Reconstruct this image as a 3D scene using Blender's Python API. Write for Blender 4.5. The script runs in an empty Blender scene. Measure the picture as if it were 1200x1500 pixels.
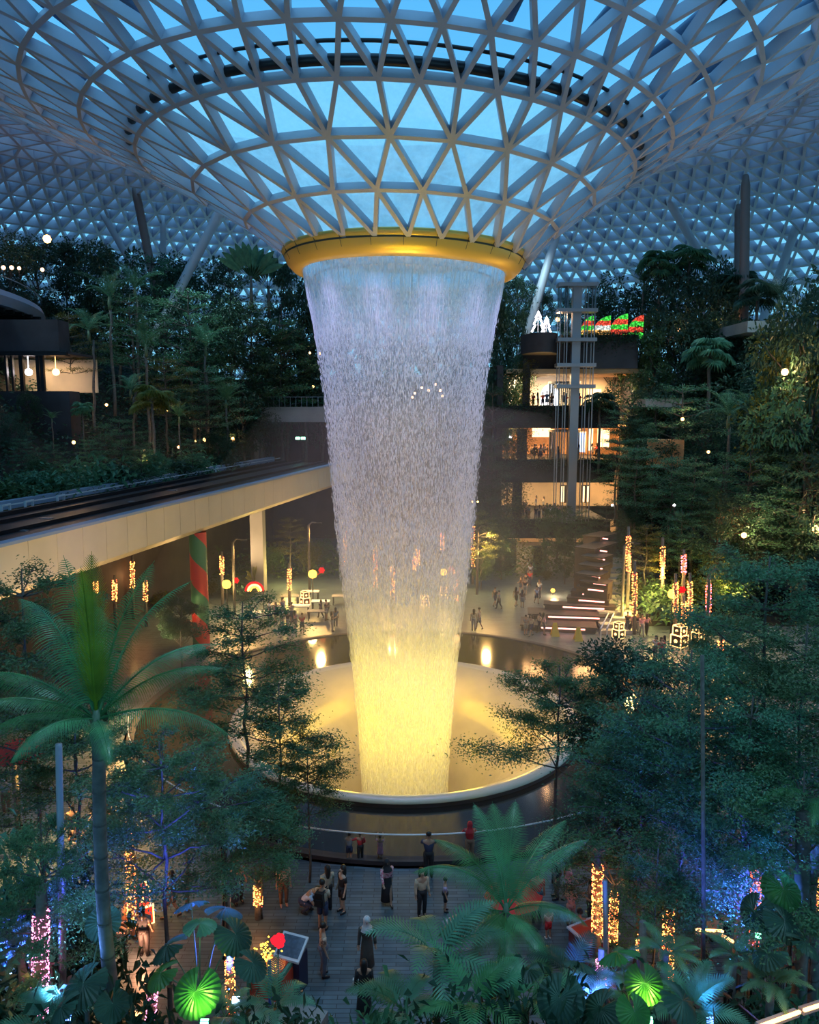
import bpy, math, random
import numpy as np
from mathutils import Vector, Matrix

scene = bpy.context.scene
COL = scene.collection
F_PX, CAM_Z = 1120.0, 16.2
PITCH = math.atan(150.0 / 1120.0)
CP, SP = math.cos(PITCH), math.sin(PITCH)

# ---------------------------------------------------------------- camera
cam_data = bpy.data.cameras.new('camera')
cam_data.sensor_fit = 'HORIZONTAL'
cam_data.sensor_width = 36.0
cam_data.lens = 36.0 * F_PX / 1200.0
cam_data.clip_start = 0.2
cam_data.clip_end = 600
camera = bpy.data.objects.new('camera', cam_data)
COL.objects.link(camera)
camera.location = (0, 0, CAM_Z)
camera.rotation_euler = (math.pi / 2 - PITCH, 0, 0)
scene.camera = camera

scene.view_settings.view_transform = 'Standard'
scene.view_settings.look = 'None'
scene.view_settings.gamma = 1
scene.view_settings.exposure = 0.95
scene.view_settings.use_curve_mapping = False
cy = scene.cycles
cy.use_denoising = True
cy.max_bounces = 6
cy.diffuse_bounces = 3
cy.glossy_bounces = 3
cy.transmission_bounces = 4
cy.transparent_max_bounces = 24
cy.volume_bounces = 0
cy.volume_step_rate = 4.0
cy.volume_preview_step_rate = 4.0
cy.sample_clamp_indirect = 3.0
cy.caustics_reflective = False
cy.caustics_refractive = False
cy.use_light_tree = True

# ---------------------------------------------------------------- dusk sky
world = bpy.data.worlds.new('dusk_sky')
scene.world = world
world.use_nodes = True
wn, wl = world.node_tree.nodes, world.node_tree.links
wn.clear()
w_out = wn.new('ShaderNodeOutputWorld')
w_bg = wn.new('ShaderNodeBackground')
w_tc = wn.new('ShaderNodeTexCoord')
w_sep = wn.new('ShaderNodeSeparateXYZ')
w_ramp = wn.new('ShaderNodeValToRGB')
wl.new(w_tc.outputs['Generated'], w_sep.inputs[0])
wl.new(w_sep.outputs['Z'], w_ramp.inputs[0])
er = w_ramp.color_ramp.elements
er[0].position = 0.0; er[0].color = (0.16, 0.42, 0.55, 1)
er[1].position = 0.9; er[1].color = (0.17, 0.52, 0.90, 1)
e = er.new(0.25); e.color = (0.10, 0.37, 0.60, 1)
e = er.new(0.45); e.color = (0.06, 0.28, 0.54, 1)
e = er.new(0.62); e.color = (0.15, 0.50, 0.86, 1)
wl.new(w_ramp.outputs[0], w_bg.inputs['Color'])
w_bg.inputs['Strength'].default_value = 1.0
wl.new(w_bg.outputs[0], w_out.inputs[0])

# ---------------------------------------------------------------- lamps
def lamp(kind, name, loc, color, power, size=0.2, aim=None, angle=60, blend=0.6, size_y=None):
    d = bpy.data.lights.new(name, kind)
    d.color = color
    d.energy = power
    if kind == 'AREA':
        d.size = size
        if size_y:
            d.shape = 'RECTANGLE'
            d.size_y = size_y
    else:
        d.shadow_soft_size = size
    if kind == 'SPOT':
        d.spot_size = math.radians(angle)
        d.spot_blend = blend
    o = bpy.data.objects.new(name, d)
    COL.objects.link(o)
    o.location = loc
    if aim is not None:
        v = Vector(aim) - Vector(loc)
        o.rotation_euler = v.to_track_quat('-Z', 'Y').to_euler()
    return o

AX, AY = -0.25, 38.2            # axis of the falling water
YEL, WARM = (1.0, 0.76, 0.04), (1.0, 0.52, 0.20)
for k in range(6):               # yellow uplights inside the basin lip
    a = math.radians(k * 60 + 30)
    lamp('SPOT', 'basin_uplight', (AX + 7.4 * math.cos(a), AY + 7.4 * math.sin(a), -0.6), YEL, 2800, 0.4,
         (AX + 3.0 * math.cos(a), AY + 3.0 * math.sin(a), 12), 75, 0.8)
for z, pw in ((0.0, 140), (3.5, 180)):          # fill lights added inside the column of water to yellow its foot
    lamp('POINT', 'core_fill', (AX, AY, z), YEL, pw, 1.0)
for k in range(6):  # unseen fill points added to turn the bowl yellow
    a = math.radians(k * 60)
    lamp('POINT', 'bowl_fill', (AX + 5.4 * math.cos(a), AY + 5.4 * math.sin(a), 0.7), (1.0, 0.64, 0.03), 120, 0.8)
lamp('SPOT', 'core_upfill', (AX, AY, -1.5), (1.0, 0.54, 0.14), 15000, 0.8, (AX, AY, 20), 40, 1.0)  # added spot inside the falls, warms the curtain from within
for k in range(12):               # cool lamps in the ring pointing down along the sheet
    a = math.radians(k * 30 + 15)
    lamp('SPOT', 'ring_downlight', (AX + 5.35 * math.cos(a), AY + 5.35 * math.sin(a), 22.3), (0.60, 0.52, 1.0), 620, 0.8,
         (AX + 2.0 * math.cos(a), AY + 2.0 * math.sin(a), 4), 70, 0.9)
lamp('SPOT', 'front_uplight', (AX - 3, 27.5, 0.5), YEL, 1800, 0.4, (AX, 33, 22.5), 34, 0.9)
lamp('SPOT', 'front_uplight', (AX + 3, 27.5, 0.5), YEL, 1800, 0.4, (AX, 33, 22.5), 34, 0.9)

for x, y, z, tx, ty in ((-12, 22, 33, -9, 20), (12, 22, 33, 10, 20), (0, 14, 33, 0, 17), (-38, 62, 36, -26, 74), (-22, 80, 37, -20, 84), (34, 62, 36, 24, 70), (44, 72, 36, 34, 74), (14, 88, 38, 12, 82)):
    lamp('SPOT', 'roof_fill', (x, y, z), (0.42, 0.75, 1.0) if y < 30 else (0.55, 0.85, 0.95), 3600, 1.0, (tx, ty, 8), 95, 1.0)  # unseen cool spots added under the roof to brighten slopes and plaza
for x, y, tx, ty in ((-14.5, 30, -18, 36), (-15.5, 44, -14.5, 50), (-14.5, 62, -12.0, 68)):   # uplights washing the guideway side
    lamp('SPOT', 'guideway_uplight', (x, y, 0.4), (1.0, 0.66, 0.32), 2600, 0.3, (tx - 3, ty, 9.6), 95, 1.0)
for (x, y, z, pw) in ((-11.2, 69, 2.0, 420), (19.0, 56.5, 4.0, 500), (24.2, 56.0, 3.2, 380), (16.6, 55.5, 1.4, 260), (9.8, 73.0, 3.0, 120), (6.0, 66.0, 3.5, 260)):
    lamp('POINT', 'garden_uplight', (x, y, z), (1.0, 0.70, 0.16), pw, 0.3)
# ---------------------------------------------------------------- picture <-> place
def ray(px, py):
    u, v = (px - 600) / F_PX, (py - 750) / F_PX
    return Vector((u, CP - v * SP, -SP - v * CP))
def gp(px, py, z=0.0):
    r = ray(px, py); t = (z - CAM_Z) / r.z
    return Vector((r.x * t, r.y * t, z))
def dp(px, py, Y):
    r = ray(px, py); t = Y / r.y
    return Vector((r.x * t, Y, CAM_Z + r.z * t))
def px_at(px, Y, z):             # x of a thing at distance Y and height z seen in column px
    depth = Y * CP + (CAM_Z - z) * SP
    return (px - 600) / F_PX * depth

# ---------------------------------------------------------------- object helpers
def tag(o, label=None, cat=None, group=None, kind=None):
    if label: o['label'] = label
    if cat: o['category'] = cat
    if group: o['group'] = group
    if kind: o['kind'] = kind
    return o
def empty(name, loc=(0, 0, 0), rz=0.0, sc=1.0):
    o = bpy.data.objects.new(name, None)
    COL.objects.link(o)
    o.location = loc; o.rotation_euler = (0, 0, rz); o.scale = (sc, sc, sc)
    o.empty_display_size = 0.2
    return o
def link(name, me, mat, parent=None, loc=None, rot=None):
    o = bpy.data.objects.new(name, me)
    COL.objects.link(o)
    if mat and not me.materials: me.materials.append(mat)
    if parent: o.parent = parent
    if loc is not None: o.location = loc
    if rot is not None: o.rotation_euler = rot
    return o
def copy_tree(o, parent=None):
    c = o.copy(); COL.objects.link(c); c.parent = parent
    for ch in list(o.children): copy_tree(ch, c)
    return c

class MB:
    def __init__(s): s.v = []; s.f = []; s.mi = []
    def add(s, vs, fs, m=0):
        n = len(s.v); s.v.extend([tuple(p) for p in vs])
        for f in fs: s.f.append(tuple(i + n for i in f)); s.mi.append(m)
    def box(s, c, d, rz=0.0, m=0, taper=1.0):
        cx, cyy, cz = c; hx, hy, hz = d[0] / 2, d[1] / 2, d[2] / 2
        vs = []
        for sz in (-1, 1):
            t = taper if sz > 0 else 1.0
            for sx, sy in ((-1, -1), (1, -1), (1, 1), (-1, 1)):
                x, y = sx * hx * t, sy * hy * t
                vs.append((cx + x * math.cos(rz) - y * math.sin(rz), cyy + x * math.sin(rz) + y * math.cos(rz), cz + sz * hz))
        s.add(vs, [(3, 2, 1, 0), (4, 5, 6, 7), (0, 1, 5, 4), (1, 2, 6, 5), (2, 3, 7, 6), (3, 0, 4, 7)], m)
    def bar(s, a, b, w, h=None, up=(0, 0, 1), m=0):
        a, b = Vector(a), Vector(b); h = h or w
        t = (b - a).normalized(); up = Vector(up)
        if abs(t.dot(up)) > 0.99: up = Vector((0, 1, 0))
        x = t.cross(up).normalized(); y = x.cross(t)
        vs = [p + x * sx * w / 2 + y * sy * h / 2 for p in (a, b) for sx, sy in ((-1, -1), (1, -1), (1, 1), (-1, 1))]
        s.add(vs, [(3, 2, 1, 0), (4, 5, 6, 7), (0, 1, 5, 4), (1, 2, 6, 5), (2, 3, 7, 6), (3, 0, 4, 7)], m)
    def tube(s, pts, rad, n=8, m=0, cap=True, closed=False):
        pts = [Vector(p) for p in pts]
        if not isinstance(rad, (list, tuple)): rad = [rad] * len(pts)
        base = len(s.v); L = len(pts); prev = None
        for i, p in enumerate(pts):
            if closed: t = pts[(i + 1) % L] - pts[i - 1]
            else: t = pts[min(i + 1, L - 1)] - pts[max(i - 1, 0)]
            t.normalize()
            ref = prev if prev is not None else (Vector((1, 0, 0)) if abs(t.z) > 0.9 else Vector((0, 0, 1)))
            x = (ref - t * ref.dot(t))
            if x.length < 1e-5: x = t.orthogonal()
            x.normalize(); prev = x; y = t.cross(x)
            for k in range(n):
                a = 2 * math.pi * k / n
                s.v.append(tuple(p + (x * math.cos(a) + y * math.sin(a)) * rad[i]))
        for i in range(L if closed else L - 1):
            for k in range(n):
                a0 = base + i * n + k; a1 = base + i * n + (k + 1) % n
                j = ((i + 1) % L)
                b0 = base + j * n + k; b1 = base + j * n + (k + 1) % n
                s.f.append((a0, a1, b1, b0)); s.mi.append(m)
        if cap and not closed:
            s.f.append(tuple(base + k for k in reversed(range(n)))); s.mi.append(m)
            s.f.append(tuple(base + (L - 1) * n + k for k in range(n))); s.mi.append(m)
    def lathe(s, prof, n=48, c=(0, 0, 0), m=0, a0=0.0, a1=2 * math.pi, sx=1.0, sy=1.0):
        full = abs(a1 - a0 - 2 * math.pi) < 1e-6
        cols = n if full else n + 1; base = len(s.v); P = len(prof)
        for k in range(cols):
            a = a0 + (a1 - a0) * k / n
            for r, z in prof:
                s.v.append((c[0] + r * sx * math.cos(a), c[1] + r * sy * math.sin(a), c[2] + z))
        for k in range(n):
            k2 = (k + 1) % cols
            for i in range(P - 1):
                s.f.append((base + k * P + i, base + k2 * P + i, base + k2 * P + i + 1, base + k * P + i + 1)); s.mi.append(m)
    def ball(s, c, r, n=10, m=0, sz=1.0):
        k = max(4, n // 2)
        prof = [(max(1e-4, r * math.sin(math.pi * i / k)), -r * sz * math.cos(math.pi * i / k)) for i in range(k + 1)]
        s.lathe(prof, n, c, m)
    def build(s, name, mats, parent=None, smooth=False, loc=None, rot=None):
        me = bpy.data.meshes.new(name)
        me.from_pydata(s.v, [], s.f)
        if not isinstance(mats, (list, tuple)): mats = [mats]
        for mt in mats: me.materials.append(mt)
        if len(mats) > 1: me.polygons.foreach_set('material_index', s.mi)
        if smooth: me.polygons.foreach_set('use_smooth', [True] * len(me.polygons))
        me.update()
        return link(name, me, None, parent, loc, rot)
def np_mesh(name, V, Fq):
    """V (n,3), Fq (m,k) faces -> mesh"""
    me = bpy.data.meshes.new(name)
    V = np.asarray(V, dtype=np.float32); Fq = np.asarray(Fq, dtype=np.int32)
    k = Fq.shape[1]
    me.vertices.add(len(V)); me.vertices.foreach_set('co', V.ravel())
    me.loops.add(Fq.size); me.loops.foreach_set('vertex_index', Fq.ravel())
    me.polygons.add(len(Fq)); me.polygons.foreach_set('loop_start', np.arange(0, Fq.size, k, dtype=np.int32))
    me.polygons.foreach_set('use_smooth', np.zeros(len(Fq), dtype=bool))
    me.update(calc_edges=True)
    me.validate()
    return me

# ---------------------------------------------------------------- materials
def new_mat(name):
    m = bpy.data.materials.new(name); m.use_nodes = True
    nt = m.node_tree; nt.nodes.clear()
    return m, nt, nt.nodes, nt.links
def mat(name, col, rough=0.6, metal=0.0, spec=0.5, var=0.0, scale=4.0, bump=0.0, bscale=20.0, emit=None, estr=0.0, coord='Object'):
    m, nt, N, L = new_mat(name)
    out = N.new('ShaderNodeOutputMaterial'); b = N.new('ShaderNodeBsdfPrincipled')
    b.inputs['Base Color'].default_value = (*col, 1)
    b.inputs['Roughness'].default_value = rough
    b.inputs['Metallic'].default_value = metal
    b.inputs['Specular IOR Level'].default_value = spec
    if var > 0 or bump > 0: tc = N.new('ShaderNodeTexCoord')
    if var > 0:
        nz = N.new('ShaderNodeTexNoise'); nz.inputs['Scale'].default_value = scale; nz.inputs['Detail'].default_value = 5
        L.new(tc.outputs[coord], nz.inputs['Vector'])
        rp = N.new('ShaderNodeValToRGB')
        rp.color_ramp.elements[0].position = 0.3; rp.color_ramp.elements[1].position = 0.7
        rp.color_ramp.elements[0].color = (*[max(0, c * (1 - var)) for c in col], 1)
        rp.color_ramp.elements[1].color = (*[min(1, c * (1 + var)) for c in col], 1)
        L.new(nz.outputs['Fac'], rp.inputs[0]); L.new(rp.outputs[0], b.inputs['Base Color'])
    if bump > 0:
        n2 = N.new('ShaderNodeTexNoise'); n2.inputs['Scale'].default_value = bscale; n2.inputs['Detail'].default_value = 4
        L.new(tc.outputs[coord], n2.inputs['Vector'])
        bp = N.new('ShaderNodeBump'); bp.inputs['Strength'].default_value = bump
        L.new(n2.outputs['Fac'], bp.inputs['Height']); L.new(bp.outputs[0], b.inputs['Normal'])
    if emit:
        b.inputs['Emission Color'].default_value = (*emit, 1); b.inputs['Emission Strength'].default_value = estr
        m.cycles.emission_sampling = 'NONE'
    L.new(b.outputs[0], out.inputs[0])
    return m
def glow(name, col, strength, sample=False):
    m, nt, N, L = new_mat(name)
    out = N.new('ShaderNodeOutputMaterial'); e = N.new('ShaderNodeEmission')
    e.inputs[0].default_value = (*col, 1); e.inputs[1].default_value = strength
    L.new(e.outputs[0], out.inputs[0])
    m.cycles.emission_sampling = 'AUTO' if sample else 'NONE'
    return m
def leaf_mat(name, col, var=0.35, rough=0.45, trans=0.3):
    m, nt, N, L = new_mat(name)
    out = N.new('ShaderNodeOutputMaterial'); b = N.new('ShaderNodeBsdfPrincipled')
    b.inputs['Roughness'].default_value = rough; b.inputs['Specular IOR Level'].default_value = 0.45
    tc = N.new('ShaderNodeTexCoord'); nz = N.new('ShaderNodeTexNoise'); nz.inputs['Scale'].default_value = 2.3
    oi = N.new('ShaderNodeObjectInfo')
    L.new(tc.outputs['Object'], nz.inputs['Vector'])
    rp = N.new('ShaderNodeValToRGB')
    rp.color_ramp.elements[0].position = 0.3; rp.color_ramp.elements[1].position = 0.72
    rp.color_ramp.elements[0].color = (*[c * (1 - var) for c in col], 1)
    rp.color_ramp.elements[1].color = (col[0] * (1 + var * 1.3), col[1] * (1 + var), col[2] * (1 + var * 0.6), 1)
    L.new(nz.outputs['Fac'], rp.inputs[0])
    hs = N.new('ShaderNodeHueSaturation')
    mr = N.new('ShaderNodeMapRange'); mr.inputs['To Min'].default_value = 0.475; mr.inputs['To Max'].default_value = 0.52
    L.new(oi.outputs['Random'], mr.inputs['Value']); L.new(mr.outputs[0], hs.inputs['Hue'])
    mr2 = N.new('ShaderNodeMapRange'); mr2.inputs['To Min'].default_value = 0.75; mr2.inputs['To Max'].default_value = 1.25
    L.new(oi.outputs['Random'], mr2.inputs['Value']); L.new(mr2.outputs[0], hs.inputs['Value'])
    L.new(rp.outputs[0], hs.inputs['Color']); L.new(hs.outputs[0], b.inputs['Base Color'])
    tr = N.new('ShaderNodeBsdfTranslucent'); L.new(hs.outputs[0], tr.inputs['Color'])
    mx = N.new('ShaderNodeMixShader'); mx.inputs[0].default_value = trans
    L.new(b.outputs[0], mx.inputs[1]); L.new(tr.outputs[0], mx.inputs[2]); L.new(mx.outputs[0], out.inputs[0])
    return m
def glass_mat(name, tint=(0.8, 0.9, 0.95), refl=0.12, rough=0.05, milk=0.0):
    m, nt, N, L = new_mat(name)
    out = N.new('ShaderNodeOutputMaterial')
    t = N.new('ShaderNodeBsdfTransparent'); t.inputs[0].default_value = (*tint, 1)
    g = N.new('ShaderNodeBsdfGlossy'); g.inputs['Roughness'].default_value = rough
    fr = N.new('ShaderNodeFresnel'); fr.inputs[0].default_value = 1.45
    ml = N.new('ShaderNodeMath'); ml.operation = 'MULTIPLY'; ml.inputs[1].default_value = refl * 8
    ml.use_clamp = True
    L.new(fr.outputs[0], ml.inputs[0])
    mx = N.new('ShaderNodeMixShader'); L.new(ml.outputs[0], mx.inputs[0]); L.new(t.outputs[0], mx.inputs[1]); L.new(g.outputs[0], mx.inputs[2])
    last = mx
    if milk > 0:
        d = N.new('ShaderNodeBsdfTranslucent'); d.inputs[0].default_value = (0.9, 0.95, 1, 1)
        m2 = N.new('ShaderNodeMixShader'); m2.inputs[0].default_value = milk
        L.new(mx.outputs[0], m2.inputs[1]); L.new(d.outputs[0], m2.inputs[2]); last = m2
    L.new(last.outputs[0], out.inputs[0])
    return m

M = {}
M['steel'] = mat('painted_roof_steel', (0.45, 0.43, 0.50), 0.45, var=0.08, scale=0.6)
M['ring'] = mat('ring_panels_lit_gold', (0.80, 0.54, 0.13), 0.35, 0.35)  # pale panels, yellow light from below painted into the gold base colour
M['ringdark'] = mat('ring_joint', (0.12, 0.10, 0.07), 0.6)
M['column'] = mat('column_white', (0.55, 0.57, 0.62), 0.5)
M['concrete'] = mat('concrete', (0.30, 0.29, 0.28), 0.8, var=0.15, scale=0.5)
M['darkwall'] = mat('dark_cladding', (0.045, 0.042, 0.05), 0.75, var=0.25, scale=0.7)
M['girder'] = mat('girder_panel', (0.74, 0.62, 0.44), 0.55, var=0.06, scale=0.5)
M['deckdark'] = mat('guideway_running_surface', (0.020, 0.022, 0.03), 0.45, var=0.3, scale=0.8)
M['parapet'] = mat('guideway_edge', (0.30, 0.38, 0.52), 0.5)
M['darkmetal'] = mat('dark_metal', (0.03, 0.03, 0.035), 0.4, 0.5)
M['greymetal'] = mat('grey_metal', (0.30, 0.32, 0.36), 0.4, 0.4)
M['whitemetal'] = mat('white_metal', (0.75, 0.78, 0.82), 0.35)
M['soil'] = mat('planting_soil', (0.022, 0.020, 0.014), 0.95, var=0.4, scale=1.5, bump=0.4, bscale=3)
M['bark'] = mat('grey_bark', (0.095, 0.085, 0.075), 0.9, var=0.3, scale=6, bump=0.4, bscale=25)
M['palebark'] = mat('pale_bark', (0.17, 0.15, 0.13), 0.85, var=0.3, scale=6, bump=0.3, bscale=25)
M['palmbark'] = mat('palm_bark', (0.13, 0.12, 0.11), 0.8, var=0.3, scale=5, bump=0.3, bscale=12)
M['shaft'] = mat('palm_crownshaft', (0.10, 0.16, 0.09), 0.45, var=0.2, scale=4)
M['petiole'] = mat('leaf_stalk', (0.16, 0.22, 0.14), 0.5)
M['leaf_fine'] = leaf_mat('fine_leaf', (0.105, 0.225, 0.105))
M['leaf_teal'] = leaf_mat('teal_leaf', (0.085, 0.235, 0.135))
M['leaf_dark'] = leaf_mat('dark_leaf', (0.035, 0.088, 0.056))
M['leaf_mid'] = leaf_mat('mid_leaf', (0.080, 0.168, 0.072))
M['leaf_olive'] = leaf_mat('olive_leaf', (0.13, 0.15, 0.035))
M['leaf_palm'] = leaf_mat('palm_leaf', (0.080, 0.270, 0.105), rough=0.35)
M['leaf_young'] = leaf_mat('young_palm_leaf', (0.23, 0.40, 0.035), rough=0.35, trans=0.45)
M['leaf_fan'] = leaf_mat('fan_leaf', (0.060, 0.19, 0.045), rough=0.35, trans=0.4)
# ================================================================ ROOF
RP = np.array([(5.74, 23.2), (7.4, 24.55), (9.37, 25.85), (11.36, 26.99), (13.18, 27.95), (15.0, 28.85), (17.0, 29.8), (20, 31.2), (25, 33.8),
               (30, 36.3), (36, 39.0), (43, 41.3), (50, 42.6), (57, 42.8), (64, 41.6), (71, 38.9), (77, 35.2), (82, 30.5), (86, 25), (88.5, 19), (90, 12)])
def catmull(P, m=12):
    out = []
    for i in range(len(P) - 1):
        p0, p1, p2, p3 = P[max(i - 1, 0)], P[i], P[i + 1], P[min(i + 2, len(P) - 1)]
        for k in range(m):
            t = k / m
            out.append(0.5 * ((2 * p1) + (-p0 + p2) * t + (2 * p0 - 5 * p1 + 4 * p2 - p3) * t * t + (-p0 + 3 * p1 - 3 * p2 + p3) * t ** 3))
    out.append(P[-1]); return np.array(out)
cur = catmull(RP)
s_arc = np.concatenate([[0], np.cumsum(np.linalg.norm(np.diff(cur, axis=0), axis=1))])
s_fix = [float(s_arc[i * 12]) for i in range(6)]
rings_s = list(s_fix)
step = 2.05
while rings_s[-1] + step < s_arc[-1]:
    rings_s.append(rings_s[-1] + step); step = min(2.6, step * 1.06)
def cfun(s):
    return float(np.interp(s, s_arc, cur[:, 0])), float(np.interp(s, s_arc, cur[:, 1]))
ring_nodes = []; ring_norm = []; ring_N = []
Ncur, off = 26, 0.0
NEAR = -math.pi / 2
for k, s in enumerate(rings_s):
    r, z = cfun(s)
    r1, z1 = cfun(min(s + 0.3, s_arc[-1])); r0, z0 = cfun(max(s - 0.3, 0))
    tr, tz = r1 - r0, z1 - z0; l = math.hypot(tr, tz); tr /= l; tz /= l
    dbl = (k == 3) or (Ncur == 52 and r > 29) or (Ncur == 104 and r > 58)
    if dbl:
        Ncur *= 2; off = off * 2
    elif k > 0: off += 0.5
    if k == 0: off = 0.0
    a = NEAR + (np.arange(Ncur) + off) * 2 * math.pi / Ncur
    cxk = -0.045 - 0.33 * min(k, 5) - 0.10 * max(0, min(k - 5, 12))
    fade = max(0.0, 1 - max(0, r - 16) / 24)
    zz = z - 0.03 * np.cos(a) * min(r, 16) * fade
    ring_nodes.append(np.stack([cxk + r * np.cos(a), AY + r * np.sin(a), zz], -1))
    ring_norm.append(np.stack([-tz * np.cos(a), -tz * np.sin(a), np.full(Ncur, tr)], -1))
    ring_N.append((Ncur, dbl, off))
bars = []; tris = []
def nid(k, i): return (k, i % ring_N[k][0])
for k in range(len(rings_s)):
    N_ = ring_N[k][0]
    if k != 0:
        for i in range(N_): bars.append((nid(k, i), nid(k, i + 1)))
    if k + 1 < len(rings_s):
        if ring_N[k + 1][1]:
            for i in range(N_):
                for d in (-1, 0, 1): bars.append((nid(k, i), nid(k + 1, 2 * i + d)))
                tris += [(nid(k, i), nid(k + 1, 2 * i - 1), nid(k + 1, 2 * i)), (nid(k, i), nid(k + 1, 2 * i), nid(k + 1, 2 * i + 1)),
                         (nid(k, i), nid(k, i + 1), nid(k + 1, 2 * i + 1))]
        else:
            for i in range(N_):
                bars.append((nid(k, i), nid(k + 1, i))); bars.append((nid(k, i), nid(k + 1, i - 1)))
                tris += [(nid(k, i), nid(k + 1, i - 1), nid(k + 1, i)), (nid(k, i), nid(k, i + 1), nid(k + 1, i))]
base_id = np.concatenate([[0], np.cumsum([n[0] for n in ring_N])])
gid = lambda t: int(base_id[t[0]]) + t[1]
NV = np.concatenate(ring_nodes); NN = np.concatenate(ring_norm)
A = np.array([gid(b[0]) for b in bars]); B = np.array([gid(b[1]) for b in bars])
pa, pb = NV[A], NV[B]; n_ = (NN[A] + NN[B]) / 2
t_ = pb - pa; t_ /= np.linalg.norm(t_, axis=1)[:, None]
x_ = np.cross(t_, n_); x_ /= np.linalg.norm(x_, axis=1)[:, None]
rad_ = np.hypot((pa[:, 0] + pb[:, 0]) / 2, (pa[:, 1] + pb[:, 1]) / 2 - AY)
W_ = np.interp(rad_, [14, 30], [0.085, 0.15])[:, None]; D_ = np.interp(rad_, [14, 35, 60], [0.42, 1.0, 1.35])[:, None]
V = np.stack([pa - x_ * W_, pa + x_ * W_, pa + x_ * W_ + n_ * D_, pa - x_ * W_ + n_ * D_,
              pb - x_ * W_, pb + x_ * W_, pb + x_ * W_ + n_ * D_, pb - x_ * W_ + n_ * D_], 1).reshape(-1, 3)
q = np.array([(0, 1, 5, 4), (1, 2, 6, 5), (2, 3, 7, 6), (3, 0, 4, 7)])
FQ = (np.arange(len(bars))[:, None, None] * 8 + q[None]).reshape(-1, 4)
roof = link('roof_gridshell', np_mesh('roof_gridshell', V, FQ), M['steel']); tag(roof, kind='structure')

# glass skin above the steel, water running over the part round the opening
def roof_glass_mat(name, wet):
    m, nt, N, L = new_mat(name)
    out = N.new('ShaderNodeOutputMaterial'); t = N.new('ShaderNodeBsdfTransparent')
    g = N.new('ShaderNodeBsdfGlossy'); g.inputs['Roughness'].default_value = 0.1; g.inputs['Color'].default_value = (0.5, 0.5, 0.5, 1)
    mx = N.new('ShaderNodeMixShader'); mx.inputs[0].default_value = 0.04
    L.new(t.outputs[0], mx.inputs[1]); L.new(g.outputs[0], mx.inputs[2])
    if wet:
        t.inputs[0].default_value = (0.95, 0.98, 1, 1)
        tc = N.new('ShaderNodeTexCoord'); mp = N.new('ShaderNodeMapping'); mp.inputs['Scale'].default_value = (1, 1, 0.6)
        nz = N.new('ShaderNodeTexNoise'); nz.inputs['Scale'].default_value = 1.1; nz.inputs['Detail'].default_value = 8; nz.inputs['Roughness'].default_value = 0.65
        L.new(tc.outputs['Object'], mp.inputs[0]); L.new(mp.outputs[0], nz.inputs['Vector'])
        rp = N.new('ShaderNodeMapRange'); rp.inputs['From Min'].default_value = 0.35; rp.inputs['From Max'].default_value = 0.7
        rp.inputs['To Min'].default_value = 0.62; rp.inputs['To Max'].default_value = 0.95
        L.new(nz.outputs['Fac'], rp.inputs['Value'])
        tr = N.new('ShaderNodeBsdfTranslucent'); tr.inputs[0].default_value = (0.93, 0.95, 0.88, 1)
        df = N.new('ShaderNodeBsdfDiffuse'); df.inputs[0].default_value = (0.8, 0.85, 0.85, 1)
        m3 = N.new('ShaderNodeMixShader'); m3.inputs[0].default_value = 0.08; L.new(tr.outputs[0], m3.inputs[1]); L.new(df.outputs[0], m3.inputs[2])
        m2 = N.new('ShaderNodeMixShader'); L.new(rp.outputs[0], m2.inputs[0]); L.new(mx.outputs[0], m2.inputs[1]); L.new(m3.outputs[0], m2.inputs[2])
        L.new(m2.outputs[0], out.inputs[0])
    else:
        t.inputs[0].default_value = (0.94, 0.97, 1.0, 1)
        L.new(mx.outputs[0], out.inputs[0])
    return m
GV = NV + NN * (np.interp(np.hypot(NV[:, 0], NV[:, 1] - AY), [14, 35, 60], [0.42, 1.0, 1.35]) + 0.02)[:, None]
T = np.array([[gid(c) for c in t3] for t3 in tris]); tk = np.array([t3[-1][0] for t3 in tris])
tkmin = np.array([min(c[0] for c in t3) for t3 in tris])
for nm, sel, wet in (('window_1', tkmin < 3, True), ('window_2', tkmin >= 3, False)):
    tt = T[sel]; used, inv = np.unique(tt, return_inverse=True)
    g = link(nm, np_mesh(nm, GV[used], inv.reshape(-1, 3)), roof_glass_mat('wet_roof_glass' if wet else 'roof_glass', wet)); tag(g, kind='structure')

# gutter where the running water starts, and the sun shade tubes lying on the glass
mb = MB()
r3, z3 = cfun(rings_s[3] + 0.25)
mb.tube([(-1.04 + r3 * math.cos(a), AY + r3 * math.sin(a), z3 + 0.38 - 0.03 * r3 * math.cos(a)) for a in np.linspace(0, 2 * math.pi, 97)[:-1]], 0.19, 8, closed=True)
mb.tube([(-1.1 + (r3 + .55) * math.cos(a), AY + (r3 + .55) * math.sin(a), z3 + 0.72 - 0.03 * r3 * math.cos(a)) for a in np.linspace(0, 2 * math.pi, 97)[:-1]], 0.07, 6, closed=True)
tag(mb.build('water_gutter', M['darkmetal'], smooth=True), kind='structure')
M['tube'] = mat('sun_shade_tube', (0.10, 0.15, 0.24), 0.5)
for k in range(26):
    a = NEAR + (k + 0.5) * 2 * math.pi / 26
    if abs(math.cos(a)) < 0.25 or math.sin(a) > 0.6: continue
    mb = MB(); pts = []
    for s in np.linspace(rings_s[4] - 0.4, rings_s[12], 14):
        r, z = cfun(s); pts.append((-1.4 + r * math.cos(a), AY + r * math.sin(a), z + 0.95 - 0.03 * 14 * math.cos(a)))
    mb.tube(pts, 0.20, 8)
    tag(mb.build('sun_shade_tube', M['tube'], smooth=True), 'dark blue shade tube lying radially on the outside of the glass roof', 'tube', 'shade tubes on the glass roof')

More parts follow.
